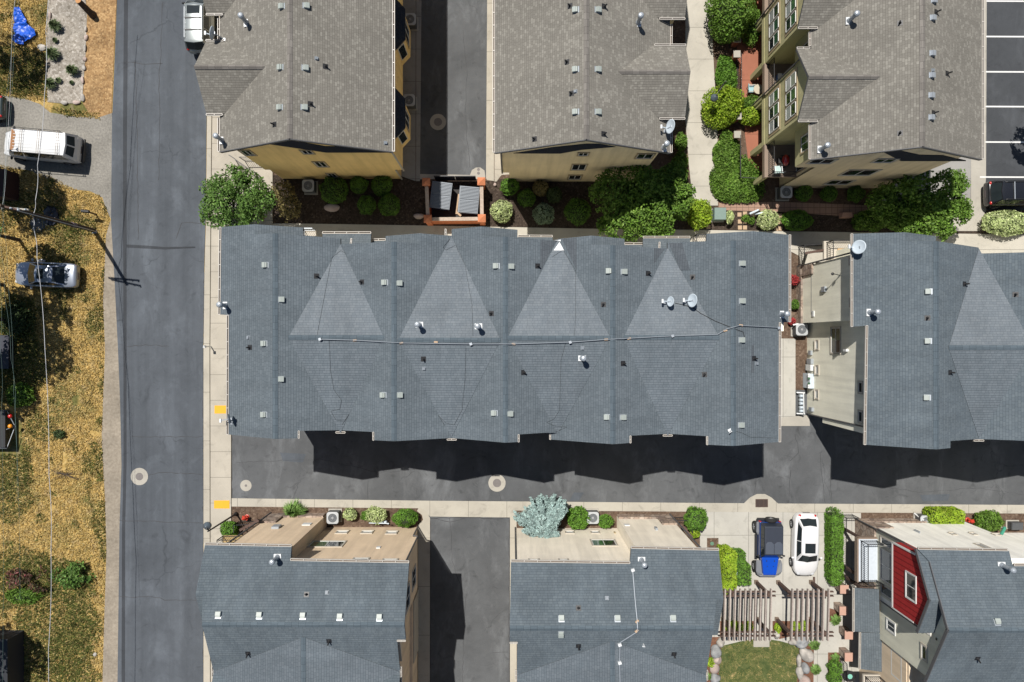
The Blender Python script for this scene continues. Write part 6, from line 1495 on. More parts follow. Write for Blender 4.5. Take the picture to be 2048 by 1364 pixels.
# red bump-out roof
xb = 24.75; zp = 10.35; yp = -(1201 - CY) / FP * (CH - zp); xp = P(1862, 1201, zp).x
BN, BS = planeY(yp, zp, .52, 1), planeY(yp, zp, .50, -1)
o_ = Vector((xp - .02, yp, zp)); i_ = Vector((28.2, yp, zp))
n_e = on_plane(1836, 1099, BN); n_e.x = o_.x; n_e.z = BN[2] - BN[1] * n_e.y
s_e = on_plane(1836, 1266, BS); s_e.x = o_.x; s_e.z = BS[2] - BS[1] * s_e.y
roof_obj('bump_roof', [[o_, i_, Vector((28.2, n_e.y, n_e.z)), n_e], [o_, Vector((26.6, yp, zp)), Vector((26.3, s_e.y, s_e.z)), s_e]], M['shingle_dusk'], b7, .16, key='br')
gutter(b7, on_plane(1836, 1099, Np), on_plane(2016, 1102, Np), (0, 1, 0)); gutter(b7, on_plane(2028, 1132, Np), wp(Np, XE, on_plane(2028, 1132, Np).y), (0, 1, 0))
mb = MB(); dz = Vector((-.03, 0, -.1))
mb.bar(wp(Np, XL, -13.3) + dz, Vector((XL, yr, zr)) + dz, .05, .22); mb.bar(Vector((XL, yr, zr)) + dz, wp(Sp, XL, yS) + dz, .05, .22)
mb.bar(n_e + dz, o_ + dz, .05, .2); mb.bar(o_ + dz, s_e + dz, .05, .2); mb.build('verge_board', M['fascia'], b7)
YN = -13.25; XWb = 25.5
mb = MB(); mb.yz([(YN, 0), (-17.6, 0), (-17.6, 8.9), (yp, 10.0), (-13.4, 8.85), (YN, 8.85)], XWb, 25.9); mb.build('wall', M['sage'], b7)
mb = MB(); mb.yz([(-17.5, 2.8), (-20.7, 2.8), (-20.7, 8.75), (yr, 10.85), (-15, 9.0), (-15, 2.8)], XWb + .06, 40); mb.build('gable_wall', M['sage'], b7)
mb = MB(); mb.b2((XWb + .2, -30, 0), (40, -18.0, 6.0)); mb.b2((25.75, -24, 0), (26.0, -18.1, 6.2)); mb.build('lower_wall', M['camel'], b7)
mb = MB(); mb.b2((XWb + .02, -18, 0), (33.2, YN, 8.85)); mb.b2((33.2, -18, 0), (40, YN - .95, 8.85)); mb.build('north_wall', M['offwhite'], b7)
mb = MB(); mb.b2((XWb - .1, YN - .04, 0), (30.2, YN + .12, .85)); mb.b2((XWb - .1, YN - .03, .85), (27.0, YN + .10, 2.3)); mb.build('stone_base', M['stone'], b7)
for ya_, yb_ in ((-15.1, YN + .04), (-18.0, -17.0)):
    mb = MB(); mb.b2((XWb - .11, ya_, 0), (XWb + .05, yb_, 2.7)); mb.build('stone_pilaster', M['stone'], b7)
mb = MB(); mb.tube([(XWb - .14, YN + .16, 0), (XWb - .14, YN + .16, 8.8)], .05, 7); mb.build('downspout', M['fascia'], b7); mb = MB(); mb.tube([(XWb - .1, -17.9, 2.9), (XWb - .1, -17.9, 8.6)], .05, 7); mb.build('downspout', M['fascia'], b7)
yA, yB = -13.1, -17.35
mb = MB(); mb.yz([(yA, 6.1), (yB, 6.1), (yB, s_e.z - .1), (yp, zp - .25), (yA, n_e.z - .15)], xb, XWb + .1); bump_o = mb.build('bump_out', M['red_siding'], b7)
mb = MB(); mb.b2((xb - .03, yB - .03, 6.02), (xb + .08, yA + .03, 6.16)); mb.b2((xb - .03, yA - .05, 6.1), (xb + .1, yA + .035, 8.6)); mb.b2((xb - .03, yB - .035, 6.1), (xb + .1, yB + .05, 8.4)); mb.build('corner_trim', M['sash'], bump_o)
Wb = ('x', xb, -1)
window(b7, Wb, (1813, 1143), (1832, 1205), 'sash', 1, 0, .07)
Ww = ('x', XWb, -1); Wg = ('x', XWb + .06, -1)
window_sz(b7, Ww, -16.4, -14.3, 3.4, 5.5, 'trim_beige', 1); window_sz(b7, Ww, -17.35, -16.75, 3.4, 5.2, 'trim_beige', 0); window_sz(b7, Ww, -13.95, -13.5, 3.4, 5.2, 'trim_beige', 0)
window(b7, Wg, (1775, 1238), (1790, 1268), 'sash', 1, 0, .1); window(b7, Wg, (1844, 1288), (1853, 1322), 'trim_beige', 0, 0, .1)
plate(b7, 'wall_vent', Wg, (1872, 1275), (1874.5, 1281), 'black', .04)
Wc = ('x', 25.75, -1); window(b7, Wc, (1785, 1300), (1803, 1362), 'sash', 1, 0, .1)
Wn = ('y', YN, 1)
plate(b7, 'wall_vent', Wn, (1830, 1062), (1839, 1067), 'galv', .14)
for a_, b_ in (((1900, 1067), (1912, 1070)), ((1941, 1067), (1953, 1070)), ((1987, 1069), (2001, 1071))): window(b7, ('y', YN if a_[0] < 1850 else YN, 1), a_, b_, 'offwhite' if False else 'trim_beige', 0, glass='blind', sill=True)
window(b7, Wn, (1950, 1088), (1980, 1097), 'trim_beige', 1)
# porch roofs over the court
for (a_, b_, c_, d_), zz in ((((1709, 1176), (1758, 1180), (1758, 1264), (1709, 1262)), (2.95, 3.35)), (((1723, 1264), (1760, 1266), (1772, 1285), (1772, 1344), (1722, 1338)) [:4], (2.75, 3.1))):
    pass
pr = [P(1709, 1176, 2.95), P(1709, 1263, 2.95), P(1760, 1266, 3.35), P(1758, 1179, 3.35)]
roof_obj('porch_roof', [pr], M['shingle_dark'], b7, .14); gutter(b7, pr[0], pr[1], (-1, 0, 0), .12)
pr2 = [P(1722, 1265, 2.75), P(1721, 1338, 2.75), P(1771, 1345, 3.15), P(1772, 1286, 3.15), P(1758, 1266, 3.10)]
roof_obj('porch_roof', [pr2], M['shingle_dark'], b7, .14); gutter(b7, pr2[0], pr2[1], (-1, 0, 0), .12)
# balcony with white deck
p, q = P(1717, 1078, 2.9), P(1758, 1163, 2.9)
mb = MB(); mb.b2((p.x, q.y, 2.80), (XWb, p.y, 2.9)); mb.build('balcony_deck', plain('pale_blue_deck', (.60, .66, .72), .6), b7)
mb = MB(); mb.b2((p.x - .10, q.y - .05, 2.55), (p.x - .002, p.y + .05, 2.94)); mb.b2((p.x, p.y + .002, 2.55), (XWb, p.y + .1, 2.93)); mb.build('balcony_beam', M['trim_brown'], b7)
railing('balcony_rail', b7, [Vector((XWb - .1, p.y - .1, 2.9)), Vector((p.x + .15, p.y - .1, 2.9)), Vector((p.x + .15, q.y + .1, 2.9)), Vector((XWb - .1, q.y + .1, 2.9))], 1.0)
for px, py in ((1684, 1055), (1682, 1128), (1686, 1150)):
    mb = MB(); a_ = P(px, py, 0); mb.bar(a_, a_ + Vector((0, 0, 2.6)), .17, .17); mb.bar(a_ + Vector((0, 0, 2.55)), a_ + Vector((.5, 0, 2.6)), .15, .16); mb.build('balcony_post', M['wood'], b7)
mb = MB(); p, q = P(1727, 1350, 2.9), P(1766, 1400, 2.9); mb.b2((p.x, q.y, 2.7), (25.8, p.y, 2.9)); mb.build('balcony_deck', M['trim_beige'], b7)
railing('balcony_rail', b7, [Vector((25.6, p.y - .08, 2.9)), Vector((p.x + .1, p.y - .08, 2.9)), Vector((p.x + .1, q.y, 2.9))], 1.0)
railing('court_rail', b7, [P(1704, 1029, .02), P(1679, 1029, .02), P(1677, 1163, .02)], 1.05); railing('court_rail', b7, [P(1680, 1315, .02), P(1683, 1420, .02)], 1.05)
on_roof('roof_vent', VENT, roof7, 'br', 1994, 1244); on_roof('pipe_vent', PIPE, roof7, 'br', 1955, 1317); on_roof('flue_pipe', FLUE, roof7, 'br', 2003, 1130, upright=True)
# ------------------------------------------------------------------ air conditioners
def ac_unit(label, px, py, w=.80, h=.82, rot=0, pad=(.10, .10)):
    c = P(px, py, h); root = thing('air_conditioner', label, 'air conditioner', (c.x, c.y, 0.0), rot, 'outdoor air conditioners')
    mb = MB(); hw = w / 2
    mb.prism([(-hw, -hw, .08), (hw, -hw, .08), (hw, hw, .08), (-hw, hw, .08)], [(-hw, -hw, h - .02), (hw, -hw, h - .02), (hw, hw, h - .02), (-hw, hw, h - .02)])
    o = mb.build('casing', plain('grey_coil_casing', (.10, .105, .11), .7), root, local=True)
    r = .055; pts = []
    for cx, cy, a0 in ((hw - r, hw - r, 0), (-hw + r, hw - r, 90), (-hw + r, -hw + r, 180), (hw - r, -hw + r, 270)):
        pts += [(cx + (r + .03) * math.cos(R(a0 + a)), cy + (r + .03) * math.sin(R(a0 + a))) for a in (0, 30, 60, 90)]
    mb = MB(); n = 48; ro = w * .40
    def sq(a):
        c_, s_ = math.cos(a), math.sin(a); m_ = max(abs(c_), abs(s_)); k = hw + .03
        q = k / m_; return (c_ * min(q, k * 1.22), s_ * min(q, k * 1.22))
    b = len(mb.v)
    for i in range(n):
        a = 2 * math.pi * i / n; x, y = sq(a)
        mb.v += [Vector((x, y, h - .06)), Vector((x, y, h)), Vector((ro * math.cos(a), ro * math.sin(a), h + .015)), Vector((ro * math.cos(a), ro * math.sin(a), h - .10))]
    for i in range(n):
        j = (i + 1) % n
        for k in range(3): mb.f.append((b + 4 * i + k, b + 4 * j + k, b + 4 * j + k + 1, b + 4 * i + k + 1)); mb.m.append(0)
    mb.build('top_cover', plain('pale_grey_cover', (.48, .50, .51), .5), root, local=True)
    mb = MB(); mb.lathe([(ro, h - .10), (.01, h - .10)], n=24); mb.build('fan_well', M['black'], root, local=True)
    mb = MB(); mb.lathe([(.11, h - .05), (.09, h + .02), (.01, h + .025)], n=14)
    for i in range(4):
        a = i * math.pi / 2 + .4; d = Vector((math.cos(a), math.sin(a), 0)); sd = Vector((-d.y, d.x, 0))
        mb.quad([d * .08 - sd * .05 + Vector((0, 0, h - .06)), d * ro * .9 - sd * .16 + Vector((0, 0, h - .08)), d * ro * .92 + sd * .10 + Vector((0, 0, h - .05)), d * .08 + sd * .05 + Vector((0, 0, h - .05))])
    mb.build('fan', plain('fan_grey', (.30, .31, .32), .5), root, local=True)
    mb = MB()
    for i in range(20):
        a = 2 * math.pi * i / 20; mb.bar((.1 * math.cos(a), .1 * math.sin(a), h + .01), (ro * 1.02 * math.cos(a), ro * 1.02 * math.sin(a), h + .012), .008, .008)
    for rr in (.18, .25):
        mb.tube([(rr * math.cos(2 * math.pi * i / 24), rr * math.sin(2 * math.pi * i / 24), h + .012) for i in range(25)], .006, 4, cap=False)
    mb.build('fan_guard', M['galv'], root, local=True)
    mb = MB(); mb.b2((-hw - pad[0], -hw - pad[0], 0), (hw + pad[1], hw + pad[1], .08)); mb.build('pad', M['conc_plain'], root, local=True)
    return root
ac0 = ac_unit('pale square air conditioner under the ochre end wall among round shrubs', 616, 371)
for lb, px, py in (('air conditioner on the ochre house alley side, farther from the bins', 820, 38), ('air conditioner on the ochre house alley side, nearer the bins', 818, 200),
                   ('pale square air conditioner below the olive house by the paver path', 1573, 384), ('air conditioner with white piping between slate roof and putty wall', 1604, 659),
                   ('air conditioner in brown soil at the brown house wall', 665, 1036), ('air conditioner between two green shrubs at the cream house', 1186, 1036), ('air conditioner at the off-white wall beside the long green hedge', 1853, 1043)):
    c = P(px, py, .82); dup(ac0, (c.x, c.y, 0), None, lb)
for lb, pts in (('white insulated pipes beside the air conditioner between two green shrubs', [[(1176, 1026, .5), (1177, 1033, .7)], [(1194, 1025, .5), (1196, 1033, .7)]]), ('white pipe cover at the air conditioner by the off-white wall', [[(1829, 1027, .1), (1847, 1040, .9)]]),
                ('white insulated pipe beside the air conditioner at the putty wall', [[(1586, 650, .7), (1597, 648, .8)]])):
    mb = MB()
    for l in pts: mb.tube([P(*q) for q in l], .06, 8)
    tag(mb.build('insulated_pipe', M['white'], weld=False), lb, 'pipe')

# ------------------------------------------------------------------ satellite dishes
def satellite_dish(label, foot, head_px, d=.62, az=180, el=30, arm=.55, mat='dish'):
    """foot: world point of the mast foot; head_px: (px, py, z) of the reflector centre"""
    root = thing('satellite_dish', label, 'satellite dish', foot, 0, 'satellite dishes on the roofs')
    hc = P(*head_px); n = Vector((math.cos(R(az)) * math.cos(R(el)), math.sin(R(az)) * math.cos(R(el)), math.sin(R(el))))
    sd = Vector((0, 0, 1)).cross(n).normalized(); up = n.cross(sd)
    mb = MB(); rings = 6; seg = 28
    for face in (0, 1):
        b = len(mb.v)
        for i in range(rings + 1):
            q = i / rings
            for k in range(seg):
                a = 2 * math.pi * k / seg
                mb.v.append(hc + sd * (math.cos(a) * q * d / 2) + up * (math.sin(a) * q * d / 2 * 1.06) + n * (.09 * d * q * q - .05 * d - face * .015))
        for i in range(rings):
            for k in range(seg):
                k2 = (k + 1) % seg; mb.f.append((b + i * seg + k, b + i * seg + k2, b + (i + 1) * seg + k2, b + (i + 1) * seg + k)); mb.m.append(0)
    for k in range(seg):
        k2 = (k + 1) % seg; a = rings * seg; c = (rings + 1) * seg + a; mb.f.append((a + k, a + k2, c + k2, c + k)); mb.m.append(0)
    mb.build('reflector', M[mat], root, smooth=True)
    tip = hc + n * arm - up * (d * .35); lowp = hc - up * (d * .48)
    mb = MB(); mb.bar(hc - n * .06 - up * d * .3, lowp + n * .03, .05, .04); mb.bar(lowp, tip, .05, .04); mb.build('feed_arm', M[mat], root)
    mb = MB(); mb.box(tip, (.10, .22, .10)); mb.lathe([(.05, -.02), (.055, .12), (.01, .13)], n=10, M=Matrix.Translation(tip) @ Matrix.Rotation(R(90), 4, 'X')); mb.build('receiver', M['white'], root)
    mb = MB(); f = Vector(foot); mb.tube([f, f.lerp(hc, .55) + Vector((0, 0, .12)), hc - n * .07], .028, 8); mb.box(f + Vector((0, 0, .01)), (.22, .16, .03)); mb.box(hc - n * .10, (.14, .14, .2)); mb.build('mast', M['galv'], root)
    return root
for lb, fp, hp, d in (('smaller of two satellite dishes side by side on the long slate roof', (1330, 604), (1341, 603), .60), ('larger of two satellite dishes side by side on the long slate roof', (1372, 603), (1385, 601), .80)):
    l, n = hit('mc', *fp); satellite_dish(lb, l, (*hp, l.z + .55), d, 176, 26, .42)
l, n = hit('mc', 463, 846); satellite_dish('satellite dish seen from behind at the street-side gutter of the long slate roof', l, (459, 838, l.z + .55), .62, 190, 12, .55, 'galv')
l, n = hit('mr', 1712, 500); satellite_dish('satellite dish at the upper corner of the slate roof over the putty wall', l, (1718, 494, l.z + .6), .84, 178, 34, .55)
l, n = hit('t2', 1329, 262); satellite_dish('satellite dish on the corner of the sand house roof by the walk', l, (1341, 253, l.z + .7), .84, 2 + 176, 24, .45)
l, n = hit('t1', 449, 79); satellite_dish('satellite dish over the porch gap of the ochre house by the street', l, (425, 66, l.z + .55), .80, 170, 8, .50)
l, n = hit('mc', 1459, 860); root = thing('antenna_mount', 'small empty white mount at the lower right of the long slate roof', 'mount', l)
mb = MB(); mb.box(l + Vector((0, 0, .03)), (.22, .14, .04), .5); mb.build('foot', M['white'], root); mb = MB(); mb.tube([l, l + Vector((.05, -.05, .25)), l + Vector((-.12, -.1, .4))], .03, 8); mb.build('mast', M['white'], root)

# ------------------------------------------------------------------ conduit along the long roof
def roof_run(key, pix, r, lift, n=6, sub=8):
    pts = []
    for a, b in zip(pix, pix[1:]):
        for i in range(sub):
            q = i / sub; l, _ = hit(key, a[0] + (b[0] - a[0]) * q, a[1] + (b[1] - a[1]) * q); pts.append(l + Vector((0, 0, lift)))
    l, _ = hit(key, *pix[-1]); pts.append(l + Vector((0, 0, lift))); return pts
CP = [(641, 678.5), (710, 680.5), (803, 686), (942, 688), (1027, 688), (1140, 684.5), (1212, 679), (1344, 672), (1434, 669), (1452, 658), (1478, 651), (1555, 655)]
cd = thing('roof_conduit', 'long grey pipe running on blocks across the middle of the long slate roof', 'conduit', hit('mc', 1027, 688)[0])
pts = [P(a, b, 9.3) for a, b in CP]
def arc(key, CPx, lift, hmin=None):
    out = []
    for a, b in CPx:
        l, _ = hit(key, a, b); out.append(l + Vector((0, 0, lift)))
    return out
base = roof_run('mc', CP, .03, .10, sub=6)
mb = MB(); mb.tube(base, .025, 8); mb.build('pipe', M['conduit'], cd)
for px, py in ((710, 680.5), (803, 686), (872, 684), (1027, 688), (1212, 679), (1258, 677), (1450, 661), (1481, 650.5)):
    l, n = hit('mc', px, py); mb = MB(); mb.box(l + Vector((0, 0, .04)), (.22, .10, .09), rng.uniform(-.2, .2)); mb.build('support_block', M['step'], cd)
for px, py in ((641, 678.5), (942, 688), (1140, 684.5), (1344, 672), (1556, 656)):
    l, n = hit('mc', px, py); mb = MB(); mb.box(l + Vector((0, 0, .12)), (.15, .15, .12), .3); mb.build('junction_box', M['galv'], cd)
c2 = thing('roof_conduit', 'thin grey pipe running down the cream house slate roof', 'conduit', hit('bm', 1270, 1230)[0])
CP2 = [(1265, 1139), (1270, 1200), (1274, 1240), (1275, 1262), (1240, 1284), (1239, 1322), (1240, 1363)]
mb = MB(); mb.tube(roof_run('bm', CP2, .03, .07, sub=6), .028, 8); mb.build('pipe', M['galv'], c2)
for px, py in ((1265, 1139), (1239, 1288), (1239, 1324)):
    l, n = hit('bm', px, py); mb = MB(); mb.box(l + Vector((0, 0, .1)), (.2, .16, .14), .3); mb.build('junction_box', M['white'], c2)
for px, py in ((1274, 1242), (1273, 1261)):
    l, n = hit('bm', px, py); mb = MB(); mb.box(l + Vector((0, 0, .04)), (.22, .12, .09), .8); mb.build('support_block', M['step'], c2)
def cable(label, key, pix, r=.006):
    mb = MB(); mb.tube(roof_run(key, pix, r, .02, sub=5), r, 5); tag(mb.build('roof_cable', M['rubber']), label, 'cable')
cable('thin black cable down the leftmost upper cricket of the long roof', 'mc', [(634, 672), (640, 640), (655, 560), (664, 515), (682, 501), (692, 507)])
cable('thin black cable wandering down the leftmost lower cricket', 'mc', [(659, 682), (661, 740), (668, 780), (683, 800), (680, 818), (662, 822), (672, 840), (690, 842), (698, 828), (684, 850)])
cable('thin black cable on the second upper cricket, looped at its tip', 'mc', [(946, 672), (944, 610), (930, 530), (917, 504), (912, 490), (892, 500), (886, 495), (900, 478), (897, 473)])
cable('thin black cable down the second lower cricket, looped at its tip', 'mc', [(932, 696), (930, 760), (924, 820), (908, 850), (892, 846), (876, 830), (890, 852)])
cable('thin black cable down the third lower cricket and across its foot', 'mc', [(1131, 687), (1122, 720), (1119, 820), (1108, 838), (1093, 845), (1110, 852), (1134, 854), (1106, 866)])
cable('thin black cable on the third upper cricket', 'mc', [(1148, 676), (1151, 640), (1151, 540), (1126, 500), (1104, 514)])
cable('black dish cable sagging over the right gable to a vent', 'mc', [(1350, 606), (1384, 614), (1400, 626), (1430, 642), (1465, 656), (1486, 664), (1490, 678)], .018)
cable('thin dark cable from the small white mount to the right eave', 'mc', [(1463, 860), (1485, 866), (1500, 874), (1552, 876)])

# ------------------------------------------------------------------ bin enclosure and dumpsters
en = thing('bin_enclosure', 'terracotta walled bin enclosure with four square capped pillars', 'bin enclosure', P(906, 398, 0))
PC = [(852, 363), (962.5, 362), (855, 437), (963.5, 436)]; hh = 1.75
for px, py in PC:
    c = P(px, py, 1.9); mb = MB(); mb.b2((c.x - .20, c.y - .20, 0), (c.x + .20, c.y + .20, hh)); pl_ = mb.build('pillar', M['terracotta'], en)
    mb = MB(); w = .28; mb.prism([(c.x - w, c.y - w, hh), (c.x + w, c.y - w, hh), (c.x + w, c.y + w, hh), (c.x - w, c.y + w, hh)], [(c.x - w, c.y - w, hh + .08), (c.x + w, c.y - w, hh + .08), (c.x + w, c.y + w, hh + .08), (c.x - w, c.y + w, hh + .08)])
    b = len(mb.v); mb.v += [Vector((c.x - w, c.y - w, hh + .08)), Vector((c.x + w, c.y - w, hh + .08)), Vector((c.x + w, c.y + w, hh + .08)), Vector((c.x - w, c.y + w, hh + .08)), Vector((c.x, c.y, hh + .26))]
    for i in range(4): mb.f.append((b + i, b + (i + 1) % 4, b + 4)); mb.m.append(0)
    mb.build('cap', M['terra_cap'], pl_)
cs = [P(px, py, 1.9) for px, py in PC]
for i, j in ((0, 2), (1, 3), (2, 3)):
    a, b = cs[i].copy(), cs[j].copy(); d = (b - a).normalized(); a += d * .2; b -= d * .2; a.z = b.z = .8
    mb = MB(); mb.bar(a, b, .18, 1.6); wl = mb.build('wall', M['terracotta'], en)
    a.z = b.z = 1.62; mb = MB(); mb.bar(a + d * .09, b - d * .09, .25, .06); mb.build('wall_cap', M['cap_conc'], wl)
a, b = P(868, 353, 1.3), P(951, 353, 1.3); mb = MB()
for q0, q1 in ((0, .495), (.505, 1)):
    u, v = a.lerp(b, q0), a.lerp(b, q1); mb.bar((u.x, u.y, .8), (v.x, v.y, .8), .05, 1.35)
mb.build('gate', plain('dark_gate_metal', (.03, .03, .034), .5), en)
mb = MB(); c = P(905, 398, 0); mb.b2((cs[2].x, cs[2].y, 0), (cs[1].x, cs[1].y, .015)); mb.build('slab', plain('oily_bin_slab', (.05, .048, .046), .9), en)
def dumpster(label, px, py, w, l, rot):
    h = 1.35; c = P(px, py, h); root = thing('dumpster', label, 'dumpster', (c.x, c.y, .02), R(rot), 'dumpsters in the enclosure')
    mb = MB(); mb.prism([(-w * .42, -l * .46, .1), (w * .42, -l * .46, .1), (w * .42, l * .46, .1), (-w * .42, l * .46, .1)], [(-w / 2, -l / 2, h - .12), (w / 2, -l / 2, h - .12), (w / 2, l / 2, h - .12), (-w / 2, l / 2, h - .12)])
    mb.build('bin', plain('blue_dumpster_steel', (.02, .05, .16), .5), root, local=True)
    for k in (0, 1):
        mb = MB(); y0 = -l / 2 - .02 + k * (l / 2 + .02); y1 = y0 + l / 2 - .0
        mb.b2((-w / 2 - .03, y0, h - .12), (w / 2 + .03, y1, h - .07))
        for i in range(9):
            y = y0 + .07 + (y1 - y0 - .14) * i / 8; mb.b2((-w / 2 + .04, y - .025, h - .07), (w / 2 - .02, y + .025, h - .015))
        mb.build('lid', plain('grey_plastic_lid', (.17, .20, .235), .5, var=.08), root, local=True)
dumpster('ribbed grey lidded dumpster half in shadow on the left of the enclosure', 881.5, 390, 1.40, 1.90, -7)
dumpster('ribbed grey lidded dumpster fully in sun on the right of the enclosure', 937.5, 399, 1.38, 1.90, -5)
for px, py, r_ in ((915, 410, 1.4), (916, 430, -.6)):
    pass
c = P(915, 412, .1); mb = MB(); mb.bar(P(917, 388, .1), P(912, 428, .1), .14, .04); mb.bar(P(913, 424, .12), P(922, 432, .12), .14, .04); tag(mb.build('scrap_board', M['step']), 'pale scrap board lying between the two dumpsters', 'board')

# ------------------------------------------------------------------ pergolas
def pergola(label, x0, x1, n, posts, loc):
    root = thing('pergola', label, 'pergola', P(*loc, 0), 0, 'pergolas over the court')
    zt = 2.72
    for i in range(n):
        x = x0 + (x1 - x0) * i / (n - 1); k = i / max(1, n - 1)
        a, b = P(x + (.9 if x > 1500 else 1), 1178, zt), P(x - (1.5), 1281, zt)
        mb = MB(); mb.bar(a, b, .085, .24); mb.build('rafter', M['wood_grey'], root)
    for py in (1183, 1191.5, 1264, 1271.5):
        a, b = P(x0 - 10, py, zt - .17), P(x1 + 10, py, zt - .17); mb = MB(); mb.bar(a, b, .06, .20); mb.build('beam', M['wood'], root)
    for px, py in posts:
        a = P(px, py, 0); mb = MB(); mb.bar(a, a + Vector((0, 0, 2.6)), .20, .20); po = mb.build('post', M['wood'], root)
        mb = MB(); mb.b2(a + Vector((-.13, -.13, 0)), a + Vector((.13, .13, .22))); mb.build('post_base', M['trim_brown'], po)
pergola('brown pergola of ten rafters tucked beside the cream house roof', 1449, 1541, 10, [(1511.5, 1163), (1513, 1237), (1445, 1163), (1445, 1237)], (1495, 1228))
pergola('brown pergola of eight rafters beside the stone pillars', 1584, 1656.5, 8, [(1555.5, 1163.5), (1621, 1163), (1552.5, 1237), (1618, 1237)], (1615, 1228))

# ------------------------------------------------------------------ stone pillars of the court
def pillar(label, px, py):
    z = 1.1; c = P(px, py, z); root = thing('stone_pillar', label, 'stone pillar', (c.x, c.y, 0), 0, 'stone pillars of the court')
    mb = MB(); mb.b2((-.24, -.24, 0), (.24, .24, z - .08)); mb.build('shaft', M['stone'], root, local=True)
    mb = MB(); mb.b2((-.31, -.31, z - .08), (.31, .31, z)); mb.build('cap', M['stone_cap'], root, local=True)
for lb, px, py in (('pink capped stone pillar at the end of the clipped hedge', 1689, 1179), ('pink capped stone pillar beside the porch roof, second below the hedge', 1688, 1222), ('pink capped stone pillar by the paler slab, third below the hedge', 1698.5, 1270.5), ('pink capped stone pillar by the round clipped bushes', 1698.5, 1314.5)):
    pillar(lb, px, py)
def white_pier(label, px, py):
    c = P(px, py, 1.0); root = thing('gate_pier', label, 'gate pier', (c.x, c.y, 0), 0, 'pale capped garden piers')
    mb = MB(); mb.b2((-.18, -.18, 0), (.18, .18, .95)); mb.build('shaft', M['redpatio'], root, local=True); mb = MB(); mb.b2((-.25, -.25, .95), (.25, .25, 1.03)); mb.build('cap', M['conc_plain'], root, local=True)
for lb, px, py in (('pale capped pier below the lime shrub, upper one of the garden gap', 1476, 232), ('pale capped pier above the trailing ground cover', 1475, 269), ('pale capped pier beside the shaded red patio', 1474, 108), ('pale capped pier at the foot of the tall leafy bush', 1475, 78)):
    white_pier(lb, px, py)
def fence(label, pts, h=1.0):
    root = thing('metal_fence', label, 'fence', P(*pts[0], 0)); railing('fence_panel', root, [P(a, b, .02) for a, b in pts], h, 'black', .14)
fence('black metal fence along the red patio in the shrubs', [(1474, 118), (1474, 205)]); fence('black metal fence running through the ground cover', [(1472, 278), (1472, 361), (1510, 363)])

# ------------------------------------------------------------------ boxes, hydrants, lamps, signs
def cabinet(label, px, py, w, l, h, mat, rot=0):
    c = P(px, py, h); root = thing('utility_box', label, 'utility box', (c.x, c.y, 0), R(rot))
    mb = MB(); mb.b2((-w / 2, -l / 2, .06), (w / 2, l / 2, h - .06)); mb.build('cabinet', mat, root, local=True)
    mb = MB(); mb.prism([(-w / 2 - .03, -l / 2 - .03, h - .08), (w / 2 + .03, -l / 2 - .03, h - .08), (w / 2 + .03, l / 2 + .03, h - .08), (-w / 2 - .03, l / 2 + .03, h - .08)], [(-w / 2, -l / 2, h - .02), (w / 2, -l / 2, h - .02), (w / 2, l / 2, h), (-w / 2, l / 2, h)]); mb.build('lid', mat, root, local=True)
    mb = MB(); mb.b2((-w / 2 - .08, -l / 2 - .08, 0), (w / 2 + .08, l / 2 + .08, .07)); mb.build('pad', M['conc_plain'], root, local=True)
cabinet('green transformer box on dark mulch beside a variegated shrub', 1441, 427, .82, .84, .85, plain('transformer_green', (.19, .27, .24), .5))
cabinet('narrow pale utility box between two hedges beside the cream house', 1472, 1145, .28, .98, .75, plain('pale_green_grey', (.33, .42, .42), .5), -6)
cabinet('small dark utility box at the edge of the alley by the off-white house', 2036, 1053, .8, .5, .6, plain('dark_box', (.08, .085, .09), .6))
def hydrant(label, px, py):
    c = P(px, py, .4); root = thing('fire_hydrant', label, 'fire hydrant', (c.x, c.y, 0), 0, 'red fire hydrants'); rd = plain('hydrant_red', (.62, .055, .03), .4)
    mb = MB(); mb.lathe([(.17, 0), (.17, .05), (.12, .07), (.12, .5), (.15, .52), (.15, .56), (.11, .64), (.05, .72), (.03, .76)], n=16); mb.build('barrel', rd, root, local=True, smooth=False)
    for a in (20, 140, 200, 320):
        d = Vector((math.cos(R(a)), math.sin(R(a)), 0)); mb = MB(); mb.tube([d * .10 + Vector((0, 0, .42)), d * .22 + Vector((0, 0, .42))], [.065, .075], 10); mb.build('outlet', rd, root, local=True)
hydrant('red fire hydrant in brown soil near the yellow pad', 490, 1036); hydrant('red fire hydrant between green shrubs at the off-white wall', 1942, 1042)
def lamp(label, base, z, head, mat='black'):
    """post at ground photo point, lamp head at photo point on height z"""
    p = P(*base, 0); root = thing('street_lamp', label, 'street lamp', p)
    mb = MB(); mb.tube([p, p + Vector((0, 0, z))], [.07, .05], 10); mb.lathe([(.13, 0), (.13, .25), (.07, .4)], c=p, n=12); mb.build('post', M['black'], root)
    hp = P(*head, z - .15); top = p + Vector((0, 0, z))
    mb = MB(); mb.tube([top - Vector((0, 0, .3)), top + (hp - top) * .4 + Vector((0, 0, .12)), hp + Vector((0, 0, .15))], .03, 8); mb.build('arm', M['black'], root)
    mb = MB(); mb.lathe([(.24, -.18), (.27, -.02), (.23, .05), (.09, .16), (.03, .22)], c=hp, n=16); mb.build('lamp_shade', plain('slate_lamp_shade', (.09, .115, .14), .4), root, smooth=True)
lamp('black street lamp leaning over the pavement corner beside the tactile pad', (473, 1027), 4.7, (414, 1052))
lamp('dark garden lamp among lime leaves beside the walk', (1426, 194), 3.0, (1429, 195))
c = P(421, 693, 1.1); root = thing('meter_post', 'small white marker post at the kerb beside the long roof', 'marker post', P(422, 693, .1))
mb = MB(); mb.tube([P(422, 693, .1), P(422, 693, .1) + Vector((0, 0, 1.0))], .04, 8); mb.build('post', M['white'], root)
